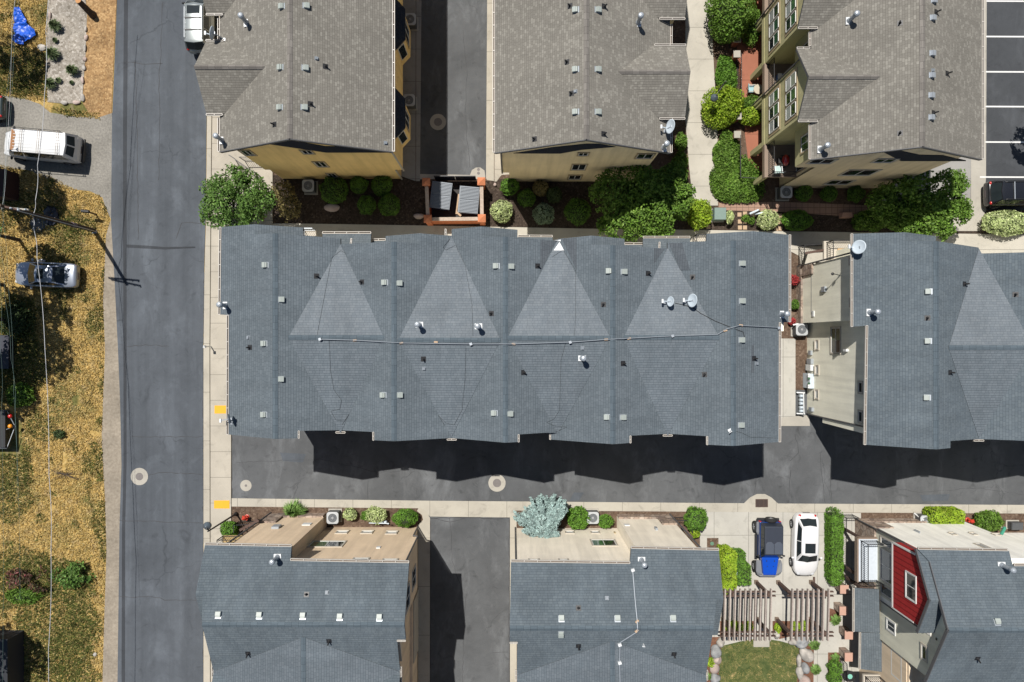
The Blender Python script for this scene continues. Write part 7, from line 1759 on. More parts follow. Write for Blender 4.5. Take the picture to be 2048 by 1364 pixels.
mb = MB(); q = P(422, 693, .1) + Vector((0, 0, 1.0)); mb.prism([q + Vector((-.10, -.09, 0)), q + Vector((.10, -.09, 0)), q + Vector((.10, .09, 0)), q + Vector((-.10, .09, 0))], [q + Vector((-.09, -.09, .12)), q + Vector((.09, -.09, .12)), q + Vector((.03, .09, .2)), q + Vector((-.03, .09, .2))]); mb.build('head', M['white'], root)
c = P(2003, 1066, .5); root = thing('drain_pipe', 'green and white upright pipe at the far end of the off-white wall', 'pipe', P(2003, 1068, 0))
mb = MB(); mb.tube([P(2002, 1070, .0), P(2002, 1070, 1.0), P(2010, 1055, 1.3)], .11, 9); mb.build('upper_pipe', plain('sea_green_pipe', (.06, .36, .25), .5), root); mb = MB(); mb.tube([P(1996, 1048, .1), P(2006, 1058, .9)], .05, 8); mb.build('lower_pipe', M['white'], root)
c = P(1515, 425, .5); root = thing('backflow_preventer', 'grey pipe assembly beside the variegated shrub and stepping stones', 'pipe assembly', P(1513, 428, 0))
mb = MB(); mb.tube([P(1499, 428, .1), P(1501, 427, .75), P(1516, 420, .85), P(1518, 421, .1)], .075, 9); mb.build('riser', M['dish'], root); mb = MB(); mb.tube([P(1509, 428, .5), P(1525, 426, .6), P(1529, 426, .6)], [.07, .08, .12], 9); mb.build('valve', M['dish'], root)
root = thing('gas_manifold', 'row of small gas meters on a grey pipe at the brown house wall', 'gas meters', P(757, 1046, 0))
mb = MB(); mb.tube([P(738, 1046, .75), P(778, 1047, .75)], .035, 8); mb.tube([P(776, 1049, 0), P(776, 1048, .75)], .03, 8); mb.build('pipe', M['dish'], root)
for x in (748, 755, 763, 771):
    mb = MB(); q = P(x, 1044, .5); mb.ball(q, (.13, .13, .16), 10, 6); mb.build('meter', M['dish'], root)
mb = MB(); q = P(819, 1040, 0); mb.tube([q, q + Vector((0, 0, .55)), q + Vector((.10, .16, .95))], .055, 8); root = thing('vent_pipe', 'short white vent pipe poking out of the dark corner shrub', 'pipe', q); mb.build('pipe', M['white'], root)
# door mats, patio furniture
root = thing('round_table', 'round beige table on the red patio', 'table', P(1518, 180, 0)); c = P(1517, 178, .74)
mb = MB(); mb.lathe([(.34, .70), (.36, .72), (.36, .75), (.01, .755)], c=(c.x, c.y, 0), n=24); mb.build('table_top', plain('beige_table', (.52, .46, .35), .6), root)
mb = MB()
for a in (45, 165, 285): d = Vector((math.cos(R(a)), math.sin(R(a)), 0)); mb.bar(Vector((c.x, c.y, .7)) + d * .15, Vector((c.x, c.y, 0.03)) + d * .3, .03, .03)
mb.build('legs', M['black'], root)
def chair(label, px, py, z0, seat, rot, fr):
    c = P(px, py, z0 + .45); root = thing('patio_chair', label, 'chair', (c.x, c.y, z0), R(rot))
    mb = MB(); mb.b2((-.24, -.24, .41), (.24, .24, .47)); mb.build('seat', seat, root, local=True)
    mb = MB(); mb.prism([(-.24, .22, .45), (.24, .22, .45), (.24, .27, .45), (-.24, .27, .45)], [(-.24, .33, .9), (.24, .33, .9), (.24, .37, .9), (-.24, .37, .9)]); mb.build('backrest', seat, root, local=True)
    for x in (-.22, .22):
        for y in (-.22, .22): mb = MB(); mb.bar((x, y, 0), (x, y, .42), .035, .035); mb.build('leg', fr, root, local=True)
        mb = MB(); mb.bar((x * 1.1, -.24, .64), (x * 1.1, .28, .66), .05, .03); mb.build('armrest', fr, root, local=True)
pb = plain('pale_blue_cushion', (.36, .58, .62), .8)
chair('blue cushioned chair next to the round table on the red patio', 1503, 178, .03, pb, 90, M['trim_beige'])
chair('pale blue chair on the corner balcony of the olive house', 1555, 339, 3.0, plain('pale_aqua_mesh', (.50, .64, .62), .7), 185, M['white'])
root = thing('barbecue_grill', 'barbecue grill with red lid on the corner balcony', 'grill', P(1573, 321, 3.0)); c = P(1573, 319, 3.9)
mb = MB(); mb.b2((c.x - .28, c.y - .35, 3.0), (c.x + .28, c.y + .35, 3.75)); mb.build('cart', M['black'], root)
mb = MB(); mb.ball((c.x, c.y, 3.75), (.26, .40, .28), 12, 8); mb.build('lid', plain('red_grill_lid', (.42, .012, .015), .25, coat=.6), root, smooth=True)
mb = MB(); mb.b2((c.x - .46, c.y - .18, 3.66), (c.x - .26, c.y + .18, 3.72)); mb.build('side_shelf', M['black'], root)
c = P(1562, 152, 3.4); root = thing('storage_bin', 'blue and white bin with plants on the shaded balcony', 'bin', P(1562, 152, 3.0)); mb = MB(); mb.b2((c.x - .2, c.y - .15, 3.0), (c.x + .2, c.y + .15, 3.4)); mb.build('tub', plain('blue_tub', (.05, .15, .42), .5), root); mb = MB(); mb.b2((c.x - .22, c.y - .17, 3.4), (c.x + .05, c.y + .17, 3.45)); mb.build('lid', M['white'], root)
root = thing('round_table', 'round black patio table with aqua cloth beside the court rail', 'table', P(1700, 1352, 0)); c = P(1700, 1353, .74)
mb = MB(); mb.lathe([(.40, .70), (.42, .72), (.01, .735)], c=(c.x, c.y, 0), n=24); mb.build('table_top', M['black'], root); mb = MB(); mb.lathe([(.19, .74), (.19, .76), (.01, .77)], c=(c.x, c.y, 0), n=7); mb.build('cloth', plain('aqua_cloth', (.22, .55, .44), .8), root); mb = MB(); mb.tube([(c.x, c.y, 0), (c.x, c.y, .7)], .05, 8); mb.build('pedestal', M['black'], root)
mb = MB(); mb.bar(P(1628, 1172, .05), P(1628, 1154, .05), .13, .1); tag(mb.build('wheel_stop', M['wood']), 'short brown timber on the concrete behind the white sedan', 'timber')
# small rocks in the shaded beds
for lb, px, py, rx, ry in (('flat pink rock in the shaded mulch below the largest round shrub', 664, 416, 15, 7), ('flat grey rock at the left wall of the bin enclosure', 838, 432, 11, 5), ('small pale rock on the mulch beside the bin enclosure', 990, 369, 3, 4)):
    boulder(lb, px, py, rx, ry, .25, 'boulder_c', 'rocks in the mulch')
mb = MB(); c = P(1693, 430, .3); mb.prism([c + Vector((-.42, -.2, -.3)), c + Vector((.34, -.2, -.3)), c + Vector((.34, .2, -.3)), c + Vector((-.42, .2, -.3))], [c + Vector((-.34, -.16, .05)), c + Vector((.40, -.20, .12)), c + Vector((.36, .18, .12)), c + Vector((-.30, .18, .05))]); tag(mb.build('stone_bench', M['stone_cap']), 'flat pink stone block in the shaded mulch below the paver path', 'stone block')

# ------------------------------------------------------------------ utility pole and wires
pb_ = P(189, 461, 0); pole = thing('utility_pole', 'brown wooden utility pole leaning out over the yard with two crossarms', 'utility pole', pb_)
mb = MB(); mb.tube([pb_, pb_ + Vector((0, 0, 5)), pb_ + Vector((0, 0, 9.3))], [.16, .135, .11], 12); mb.build('shaft', M['pole_wood'], pole)
mb = MB(); mb.bar(pb_ + Vector((-1.15, .10, 8.4)), pb_ + Vector((1.15, -.10, 8.4)), .10, .12); mb.build('crossarm', M['conc_plain'], pole)
mb = MB(); mb.bar(pb_ + Vector((-1.1, .24, 9.0)), pb_ + Vector((1.1, -.24, 9.0)), .10, .12); mb.build('crossarm', M['wood'], pole)
mb = MB(); mb.b2(pb_ + Vector((-.1, -.22, .0)), pb_ + Vector((.22, -.02, .12))); mb.tube([pb_ + Vector((.17, -.1, 0)), pb_ + Vector((.17, -.08, 1.2)), pb_ + Vector((.12, -.06, 8))], .035, 8); mb.build('riser', M['galv'], pole)
mb = MB(); mb.lathe([(.175, 2.2), (.18, 2.21), (.18, 2.6), (.175, 2.61)], c=pb_, n=12); mb.build('band', plain('pole_notice', (.17, .13, .16), .8), pole)
for x in (-1.05, -.6, .6, 1.05):
    for zz, k in ((8.46, .1), (9.06, .24)):
        mb = MB(); mb.lathe([(.03, 0), (.05, .05), (.03, .08), (.055, .12), (.03, .17)], c=pb_ + Vector((x, -x * k, zz)), n=8); mb.build('insulator', M['dish'], pole)
def wire(label, pts, r, mat):
    pp = [P(*p) for p in pts]; out = []
    for a, b in zip(pp, pp[1:]):
        for i in range(8): out.append(a.lerp(b, i / 8) - Vector((0, 0, .12 * math.sin(math.pi * i / 8))))
    out.append(pp[-1]); mb = MB(); mb.tube(out, r, 6); tag(mb.build('overhead_wire', mat), label, 'wire', 'overhead wires')
wh = plain('pale_cable_jacket', (.55, .56, .58), .5); gr = plain('weathered_copper_wire', (.10, .17, .15), .6)
wire('thickest pale overhead cable crossing the pole, van and silver sedan', [(99, -120, 6.9), (92, 60, 6.8), (89, 190, 6.7), (75, 330, 6.6), (71, 400, 6.6), (65, 432, 6.55), (67, 455, 6.5), (74, 515, 6.5), (90, 700, 6.5), (98, 950, 6.6), (102, 1100, 6.7), (97, 1300, 6.8), (92, 1700, 6.9)], .017, wh)
wire('thin green wire left of the pale cable at the yard edge', [(38, -120, 9.0), (27, 20, 9.0), (14, 180, 8.8), (4, 420, 8.7), (15, 560, 8.7), (26, 740, 8.8), (30, 830, 8.9), (40, 1200, 9)], .006, gr)
wire('thin green wire nearest the frame edge of the yard', [(52, -120, 9.0), (30, 40, 9.0), (8, 400, 8.8), (-1, 480, 8.7), (9, 590, 8.7), (22, 720, 8.8), (27, 780, 8.8), (34, 1000, 9)], .006, gr)
wire('thin pale wire over the top corner of the yard', [(32, -60, 9.2), (24, 40, 9.2), (10, 340, 9.0), (3, 420, 9.0)], .007, wh)
wire('dark wire hugging the yard edge beside the trailer', [(0, 560, 6), (1, 700, 6), (3, 815, 6), (5, 1364, 6)], .006, gr)

# ------------------------------------------------------------------ yard odds and ends
c = P(48, 57, .2); root = thing('blue_tarp', 'crumpled bright blue tarp on the grass', 'tarp', P(48, 57, 0)); bl = plain('tarp_blue', (.008, .10, .60), .42, var=.25, scale=5)
outline = [(33, 18), (43, 16), (48, 28), (56, 42), (60, 52), (73, 62), (75, 72), (64, 80), (50, 92), (34, 88), (28, 82), (33, 70), (30, 58), (34, 44), (31, 30)]
from mathutils import noise as mno
pts2 = [P(a, b, 0) for a, b in outline]; cx_, cy_ = sum(p.x for p in pts2) / len(pts2), sum(p.y for p in pts2) / len(pts2)
bmx = bmesh.new(); vs = [bmx.verts.new((p.x, p.y, 0)) for p in pts2]; bmx.faces.new(vs); bmesh.ops.triangulate(bmx, faces=bmx.faces[:]); bmesh.ops.subdivide_edges(bmx, edges=bmx.edges[:], cuts=5, use_grid_fill=True)
for v in bmx.verts:
    q = mno.noise(Vector((v.co.x * 2.2, v.co.y * 2.2, 1))); q2 = mno.noise(Vector((v.co.x * 5.5, v.co.y * 5.5, 4)))
    v.co.z = .05 + .22 * abs(q) + .16 * abs(q2) + .10; v.co.x += .06 * q2; v.co.y += .06 * q
me = bpy.data.meshes.new('sheet'); 
for v in bmx.verts: v.co -= Vector(root.location)
bmx.to_mesh(me); bmx.free(); me.materials.append(bl); o = link(bpy.data.objects.new('sheet', me), root); sm = o.modifiers.new('thick', 'SOLIDIFY'); sm.thickness = .02
root = thing('tree_stump', 'tall cut stump with a pale sawn top in the wood chips', 'stump', P(186, 28, 0))
mb = MB(); b0 = P(186, 30, 0); mb.tube([b0, b0 + Vector((.02, 0, .4)), b0 + Vector((-.12, .30, 1.5))], [.30, .24, .20], 12, cap=False); mb.build('trunk', M['bark'], root)
mb = MB(); mb.lathe([(.21, -.04), (.20, .01), (.01, .012)], M=Matrix.Translation(b0 + Vector((-.12, .30, 1.5))) @ Matrix.Rotation(.15, 4, 'Y'), n=14); mb.build('sawn_top', plain('sawn_orange_wood', (.58, .30, .12), .9, var=.2, scale=12), root)
for i, (px, py, rx, ry, lb) in enumerate(((172, 58, 3, 5, 'pale edging stone beside the rock bed, nearest the stump'), (172, 75, 4, 6, 'edging stone of the rock bed below the palest one'), (170, 96, 3, 7, 'long edging stone halfway along the rock bed'), (169, 118, 4, 5, 'brown edging stone on the rock bed side'), (168, 135, 4, 6, 'grey edging stone on the rock bed side'), (165, 160, 3, 7, 'narrow edging stone low on the rock bed side'), (165, 196, 4, 8, 'edging stone at the lower corner of the rock bed'), (152, 205, 8, 4, 'flat edging stone along the foot of the rock bed'), (129, 205, 6, 4, 'short edging stone at the foot of the rock bed'), (100, 30, 3, 8, 'rusty edging stone on the grass side of the rock bed'), (84, 95, 8, 6, 'pile of pale rubble beside the rock bed'))):
    boulder(lb, px, py, rx, ry, .16, ('boulder', 'boulder_c')[i % 2], 'edging stones of the rock bed')
root = thing('mailbox', 'black mailbox on a post in the dry grass above the pole', 'mailbox', P(190, 437, 0)); c = P(170, 421, 1.15)
q = P(172, 423, 1.1)
root.location = (q.x + .05, q.y, 0); mb = MB(); mb.bar((q.x + .05, q.y, 0), (q.x + .05, q.y, 1.05), .09, .09); mb.build('post', M['wood'], root)
mb = MB(); mb.tube([(q.x - .28, q.y + .03, 1.15), (q.x + .26, q.y - .02, 1.15)], .12, 10); mb.build('box', M['black'], root)
def tarp_heap(label, px, py, rx, ry, h, mat):
    c = P(px, py, 0); mb = MB(); mb.ball(c + Vector((0, 0, h * .2)), (rx / 27, ry / 27, h), 16, 8, jit=.22); tag(mb.build('plastic_sheet', mat, org=c), label, 'plastic sheet')
tarp_heap('dark crumpled plastic sheet in the shade beside the pole', 104, 432, 14, 20, .3, plain('black_plastic_sheet', (.012, .016, .03), .35))
tarp_heap('grey flattened sheet beneath the leaning pole', 76, 450, 16, 14, .06, plain('grey_tarp', (.10, .11, .13), .7))
tarp_heap('small crumpled white bag beside the silver sedan', 84, 522, 8, 4, .15, plain('white_bag', (.6, .6, .6), .6))
root = thing('garden_shed', 'dark red timber shed at the edge of the gravel drive', 'shed', P(-8, 362, 0)); a, b = P(-60, 395, 1.2), P(15, 340, 1.2)
mb = MB(); mb.b2((a.x, a.y, 0), (b.x, b.y, 1.5)); mb.build('wall', plain('dark_red_boards', (.05, .018, .015), .8), root)
mb = MB()
for i in range(7): yy = a.y + .15 + i * (b.y - a.y - .3) / 6; mb.b2((a.x, yy - .04, 1.5), (b.x - .35, yy + .04, 1.55))
mb.build('roof_battens', M['wood_grey'], root)
root = thing('dark_container', 'long dark covered box in the shade at the yard edge', 'container', P(2, 705, 0)); a, b = P(-40, 736, .6), P(18, 672, .6)
mb = MB(); mb.b2((a.x, a.y, 0), (b.x, b.y, .65)); mb.build('box', plain('dark_box_cover', (.02, .022, .035), .6), root); mb = MB(); mb.b2((a.x, a.y - .05, .65), (b.x + .06, b.y + .05, .72)); mb.build('cover', plain('dark_cover', (.022, .024, .04), .5), root)
root = thing('dark_shed', 'black roofed shed at the lower corner of the yard', 'shed', P(-8, 1330, 0)); a, b = P(-80, 1400, 1.6), P(17, 1279, 1.6)
mb = MB(); mb.b2((a.x, a.y, 0), (b.x, b.y, 1.7)); mb.build('wall', plain('dark_shed_wall', (.03, .03, .035), .8), root); mb = MB(); mb.b2((a.x, a.y - .1, 1.7), (b.x + .06, b.y + .1, 1.78)); mb.build('roof', plain('dark_shed_roof', (.016, .018, .024), .7), root)
mb = MB(); mb.bar(P(34, 1272, .08), P(30, 1342, .08), .16, .14); tag(mb.build('edging_board', plain('faded_red_board', (.36, .18, .15), .9)), 'faded red edging board beside the black roofed shed', 'board')
boulder('pale flat paving stone at the foot of the faded red board', 29, 1346, 11, 8, .12, 'boulder_c', 'loose stones by the shed')
boulder('small white stone in the dry grass beside the roadside', 190, 1309, 4, 4, .14, 'boulder', 'loose stones in the yard')
# boulders round the lawn
for i, (px, py, rx, ry, h, m_, lb) in enumerate(((1441, 1285, 8, 8, .5, 'boulder', 'pale boulder at the corner where the lawn meets the left pergola'), (1431, 1301, 10, 12, .55, 'boulder_b', 'grey boulder on the left edge of the lawn, nearest the pergola'), (1433, 1317, 9, 10, .5, 'boulder_c', 'pink boulder on the left lawn edge above the yellow flowers'), (1430, 1336, 10, 12, .55, 'boulder_c', 'pink boulder on the left lawn edge below the yellow flowers'), (1430, 1358, 11, 11, .6, 'boulder_b', 'grey boulder at the lowest left edge of the lawn'),
        (1553, 1270, 6, 8, .45, 'boulder', 'small tan boulder between the two pergolas'), (1586, 1284, 10, 7, .5, 'boulder', 'pale boulder under the right pergola rafters'), (1603, 1282, 14, 13, .7, 'boulder_b', 'large grey boulder at the upper right corner of the lawn'), (1612, 1310, 13, 16, .8, 'boulder', 'largest tan boulder on the right edge of the lawn'), (1598, 1322, 5, 12, .4, 'boulder', 'narrow pale boulder tucked inside the largest tan one'), (1610, 1337, 8, 13, .6, 'boulder_b', 'grey boulder beside the spiky grass on the right lawn edge'), (1600, 1345, 7, 12, .4, 'boulder', 'pale boulder facing the lawn below the largest one'), (1609, 1364, 11, 12, .6, 'boulder_c', 'pink boulder at the lowest right edge of the lawn'))):
    boulder(lb, px, py, rx, ry, h, m_, 'boulders round the lawn')
# ------------------------------------------------------------------ shrubs and trees
def S(*a, **k): return shrub(*a, **k)
RS = 'clipped round shrubs in the shaded beds'
for lb, px, py, r, h in (('largest round clipped shrub below the ochre wall', 668, 380, 28, 1.5), ('upper left one of the four small round shrubs near the bins', 718, 370, 17, 1.1), ('upper right one of the four small round shrubs near the bins', 763, 370, 20, 1.1), ('lower left one of the four small round shrubs near the bins', 733, 410, 18, 1.1), ('lower right and palest topped of the four round shrubs near the bins', 779, 410, 21, 1.2)):
    S('round_shrub', lb, 'shrub', px, py, r, r, h, 'box', int(900 + r * 60), .075, group=RS)
S('round_shrub', 'round shrub half in sun at the corner of the sand house', 'shrub', 1020, 373, 18, 16, 1.1, 'hedge', 1800, .075, group=RS)
for lb, px, py, r, lf in (('dull round shrub in the shade behind the half-lit one', 1053, 396, 17, 'box'), ('brownish airy shrub at the foot of the sand wall', 1081, 376, 15, 'brownish'), ('small dark shrub right of the airy brownish one', 1108, 390, 15, 'dark'), ('large dark green ball shrub at the edge of the leafy tree', 1155, 423, 25, 'box')):
    S('round_shrub', lb, 'shrub', px, py, r, r, 1.1 if r < 20 else 1.5, lf, int(900 + r * 50), .08, group=RS)
S('variegated_shrub', 'round cream variegated shrub beside the bin enclosure', 'shrub', 1002, 421, 21, 21, 1.2, 'varieg', 2000, .095, group='variegated shrubs')
S('grey_shrub', 'round grey green shrub in front of the shaded sand wall', 'shrub', 1088, 428, 20, 20, 1.1, 'greygreen', 1900, .09)
S('variegated_shrub', 'small cream variegated shrub tucked against the green box', 'shrub', 1459, 434, 7, 13, .9, 'varieg', 700, .09, group='variegated shrubs')
S('variegated_shrub', 'round cream variegated shrub among the stepping stones', 'shrub', 1535, 440, 20, 19, 1.1, 'varieg', 1900, .095, group='variegated shrubs')
S('variegated_shrub', 'wide cream variegated hedge beside the black parked car', 'shrub', 2015, 446, 48, 24, 1.2, 'varieg', 5000, .10, group='variegated shrubs', lump=4)
S('box_shrub', 'squarish lime shrub half in shadow at the end of the paver path', 'shrub', 1595, 442, 29, 22, 1.3, 'hedge', 3000, .085, lump=3)
S('small_shrub', 'small leafy plant between the stepping stones', 'shrub', 1491, 436, 7, 6, .5, 'bright', 250, .08, loose=True); S('small_shrub', 'small green plant behind the grey pipe assembly', 'shrub', 1503, 440, 7, 7, .5, 'bright', 250, .08, loose=True)
for lb, px, py, r in (('shaded round shrub right of the air conditioner below the olive wall', 1607, 386, 17), ('middle shaded round shrub below the olive wall', 1658, 388, 15), ('shaded round shrub nearest the tree below the olive wall', 1711, 388, 16)):
    S('round_shrub', lb, 'shrub', px, py, r, r * .95, 1.1, 'box', 1500, .075, group=RS)
S('leafy_shrub', 'loose shaded shrub below the pink stone block', 'shrub', 1736, 441, 28, 20, 1.3, 'bright', 2200, .11, lump=4, loose=True)
S('lime_shrub', 'yellow green loose shrub at the end of the concrete walk', 'shrub', 1398, 428, 22, 26, 1.5, 'lime', 2600, .12, lump=5, loose=True)
S('flower_bush', 'tall leafy bush at the top of the garden strip', 'bush', 1462, 26, 42, 48, 2.8, 'bright', 6000, .12, lump=5, loose=True)
S('flower_bush', 'bush with yellow blooms beside the red patio', 'bush', 1505, 50, 18, 32, 1.3, 'bright', 2200, .11, lump=4, loose=True)
S('ivy_hedge', 'low leafy hedge along the walk beside the shaded red patio', 'hedge', 1452, 150, 18, 34, .8, 'hedge', 3500, .11, lump=4, loose=True)
S('lime_shrub', 'bright lime feathery shrub beside the garden lamp', 'shrub', 1446, 214, 37, 38, 1.7, 'lime', 7000, .10, lump=5, loose=True)
S('lime_shrub', 'lime shrub overhanging the red patio', 'shrub', 1502, 232, 20, 16, 1.2, 'lime', 2400, .10, lump=4, loose=True)
S('ground_cover', 'green leaves and orange flowers below the round table', 'bush', 1502, 205, 18, 12, .7, 'bright', 1200, .09, loose=True)
S('creeper', 'trailing ground cover along the walk, upper stretch', 'ground cover', 1452, 310, 23, 46, .6, 'bright', 6500, .11, lump=4, loose=True)
S('creeper', 'trailing ground cover reaching the paver path, lower stretch', 'ground cover', 1472, 362, 46, 39, .6, 'bright', 9500, .11, lump=5, loose=True)
for lb, px, py, rx, ry in (('upper shrub beside the sand house corner at the walk', 1362, 284, 10, 15), ('dark shrub below the dish at the walk edge', 1362, 322, 12, 16)):
    S('small_shrub', lb, 'shrub', px, py, rx, ry, 1.2, 'bright', 1200, .10, loose=True)
for lb, px, py, r, h, lf in (('larger red leaved shrub in the strip beside the putty wall', 1587, 560, 9, .8, 'red'), ('small ball of green leaves in the strip beside the putty wall', 1590, 610, 8.5, .6, 'box'), ('smaller red leaved shrub beside the air conditioner', 1584, 643, 6, .6, 'red')):
    S('small_shrub', lb, 'shrub', px, py, r, r * 1.05, h, lf, 700, .07, core='core_red' if lf == 'red' else 'core', loose=True)
S('round_shrub', 'green shrub at the patio corner beside the pavement', 'shrub', 459, 1060, 17, 17, 1.0, 'hedge', 1700, .085, lump=4)
S('round_shrub', 'dark green clipped shrub at the alley corner of the brown house', 'shrub', 810, 1035, 24, 18, 1.2, 'hedge', 2600, .075)
S('variegated_shrub', 'small cream variegated shrub beside the air conditioner at the brown house', 'shrub', 700, 1029, 13, 12, .8, 'varieg', 900, .09, group='variegated shrubs')
S('lime_shrub', 'pale lime shrub above the gas meters at the brown house', 'shrub', 752, 1030, 18, 15, 1.0, 'varieg', 1500, .085, loose=True); S('small_shrub', 'darker shrub leaning on the pale lime one', 'shrub', 732, 1031, 8, 8, .8, 'hedge', 500, .08, loose=True)
grass_clump('ornamental_grass', 'spray of green ornamental grass at the kerb of the brown house', 'grass clump', 593, 1020, 1.05, 1.1, 'grassclump', 420)
S('green_shrub', 'bright green shrub right of the blue spruce', 'shrub', 1156, 1036, 20, 20, 1.2, 'hedge', 2200, .10, lump=4, loose=True); S('green_shrub', 'small green shrub right of the cream house air conditioner', 'shrub', 1210, 1042, 14, 12, .9, 'hedge', 1100, .085, loose=True)
S('round_shrub', 'round green shrub at the corner of the cream house and court', 'shrub', 1392, 1039, 23, 23, 1.5, 'hedge', 2600, .085, lump=4); S('small_shrub', 'small green shrub below the round one at the court corner', 'shrub', 1390, 1066, 9, 8, .8, 'lime', 500, .09, loose=True)
S('lime_hedge', 'tall yellow green hedge against the cream house roof', 'hedge', 1452, 1137, 13, 42, 1.9, 'lime', 4200, .11, lump=4, box=True)
S('clipped_hedge', 'upper half of the dark green clipped hedge beside the lime hedge', 'hedge', 1472, 1117, 15, 17, 1.1, 'hedge', 2000, .07, box=True); S('clipped_hedge', 'lower half of the dark green clipped hedge beside the pale utility box', 'hedge', 1485, 1145, 13, 20, 1.1, 'hedge', 2000, .07, box=True)
S('clipped_hedge', 'long clipped green hedge beside the white sedan', 'hedge', 1668, 1092, 12.5, 71, 1.1, 'hedge', 7000, .07, box=True)
for lb, px, py, r in (('upper one of the two touching round bushes by the court rail', 1670, 1335, 13.5), ('lower one of the two touching round bushes by the court rail', 1669, 1356, 13)):
    S('round_shrub', lb, 'shrub', px, py, r, r, 1.0, 'hedge', 1500, .06)
for lb, px, py, r in (('spiky green clump behind the second stone pillar', 1669, 1238, .52), ('olive spiky clump under the right end of the pergola rafters', 1627, 1287, .52), ('round spiky clump on the right edge of the lawn boulders', 1629, 1337, .50), ('low spiky clump above the two round bushes', 1668, 1312, .42), ('spiky clump at the lower end of the concrete path', 1415, 1350, .35)):
    grass_clump('spiky_grass', lb, 'grass clump', px, py, r, .55, 'grassclump', 220, 'spiky grass clumps')
for i, (px, py) in enumerate(((1456, 1252), (1468, 1250), (1480, 1253), (1498, 1252), (1556, 1255), (1592, 1252), (1421, 1325), (1608, 1250))):
    S('flower_clump', ('yellow flowering clump in the red mulch under the left pergola', 'second yellow flowering clump under the left pergola', 'lime clump under the left pergola rafters', 'flowering clump beside the step slab under the pergola', 'yellow flowering clump between the two pergolas', 'flowering clump under the right pergola', 'yellow flowers between the pink boulders', 'lime clump under the right pergola rafters')[i], 'flowers', px, py, 7, 8, .5, 'lime', 330, .09, group='flower clumps in the red mulch', loose=True)
S('long_shrub', 'long bright green clipped hedge at the off-white wall', 'hedge', 1886, 1036, 34, 20, 1.1, 'lime', 3600, .085, lump=3, box=True); S('rose_bush', 'dark leaved bush with pale blooms right of the hydrant', 'bush', 1977, 1042, 27, 18, 1.1, 'bright', 2400, .10, lump=5, loose=True)
for i, (px, py, r, h) in enumerate(((116, 55, 15, .8), (111, 111, 16, .8), (150, 143, 14, .8), (106, 170, 14, .7), (145, 166, 5, .3), (120, 162, 7, .4), (113, 82, 6, .4))):
    grass_clump('yucca', ('uppermost spiky yucca in the pale rock bed', 'second spiky yucca down the rock bed', 'spiky yucca close to the wood chips', 'spiky yucca at the foot of the rock bed', 'smallest spiky tuft in the rock bed', 'paler tuft beside the lowest yucca', 'small tuft between the two upper yuccas')[i], 'yucca', px, py, r / 25, h, 'spike', 200, 'yuccas in the rock bed', w=.035, droop=.25)
S('weed_clump', 'green weeds below the dark rose bush', 'weeds', 45, 1192, 30, 14, .5, 'bright', 1200, .10, lump=5, loose=True); S('weed_clump', 'small dark weed clump below the trailer', 'weeds', 118, 868, 10, 8, .4, 'dark', 350, .09, loose=True)
S('weed_clump', 'green bushy weeds behind the trailer', 'weeds', 40, 790, 26, 22, .8, 'bright', 1400, .11, lump=5, loose=True); S('weed_clump', 'dark shaded weeds along the yard edge', 'weeds', 30, 640, 34, 34, .7, 'dark', 1600, .12, lump=5, loose=True)
root = thing('dead_branch', 'fallen dead branch sprawled on the dry grass', 'branch', P(130, 946, 0)); mb = MB(); c = P(130, 948, .1)
for i in range(16):
    a = rng.uniform(0, 6.283) if i > 3 else (0.1, 3.0, -.5, 2.6)[i]; l = rng.uniform(.5, 1.5); d = Vector((math.cos(a), math.sin(a) * .6, 0)); mb.tube([c, c + d * l * .5 + Vector((0, 0, .12)), c + d * l + Vector((rng.uniform(-.2, .2), rng.uniform(-.2, .2), .03))], [.03, .018, .006], 5)
mb.build('twigs', M['bark'], root)

def blob(px, py, z, r, rz=None):
    p = P(px, py, z); k = (CH - z) / FP; rx, ry = r if isinstance(r, tuple) else (r, r)
    return (p.x, p.y, z, rx * k, ry * k, rz or rx * k * .7)
b = P(55, 1160, 0)
tree('rose_bush', 'dark rose bush with small red blooms in the dry yard', 'bush', (b.x, b.y), [blob(62, 1145, .7, (26, 18), .5), blob(40, 1165, .6, (24, 18), .45), blob(80, 1168, .6, (20, 16), .45), blob(28, 1150, .5, (16, 12), .4)], 'plum', 1500, .12, .04)
b = P(148, 1155, 0)
tree('leafy_bush', 'loose green bush with bare twigs beside the dark rose bush', 'bush', (b.x, b.y), [blob(140, 1158, .7, (26, 18), .5), blob(165, 1150, .6, (22, 14), .45), blob(152, 1135, .6, (16, 12), .4), blob(120, 1150, .5, (18, 14), .4)], 'tree', 1500, .13, .04)
b = P(492, 408, 0)
tree('shade_tree', 'round green shade tree at the corner of the ochre house and pavement', 'tree', (b.x, b.y), [blob(470, 405, 3.0, 56, 1.3), blob(440, 380, 2.8, 34), blob(432, 420, 2.7, 34), blob(468, 365, 2.9, 34), blob(510, 400, 2.8, 38), blob(470, 440, 2.7, 34), blob(495, 375, 3.0, 34)], 'tree', 15000, .125, .12)
b = P(560, 415, 0)
tree('small_tree', 'thin bronze leaved tree in the shadow right of the shade tree', 'tree', (b.x, b.y), [blob(566, 388, 2.0, 26, .8), blob(578, 415, 1.8, 24, .7), blob(548, 430, 1.7, 26, .7)], 'brownish', 2800, .12, .06)
b = P(1250, 405, 0)
tree('garden_tree', 'large bright green tree between the sand house and the long slate roof', 'tree', (b.x, b.y), [blob(1290, 425, 3.6, 50, 1.3), blob(1330, 400, 3.4, 38), blob(1250, 440, 3.2, 42), blob(1312, 450, 3.2, 36), blob(1225, 385, 3.6, 44), blob(1270, 365, 4.0, 44), blob(1300, 385, 3.8, 40), blob(1216, 450, 2.4, 22)], 'bright', 22000, .135, .13)
b = P(1335, 365, 0)
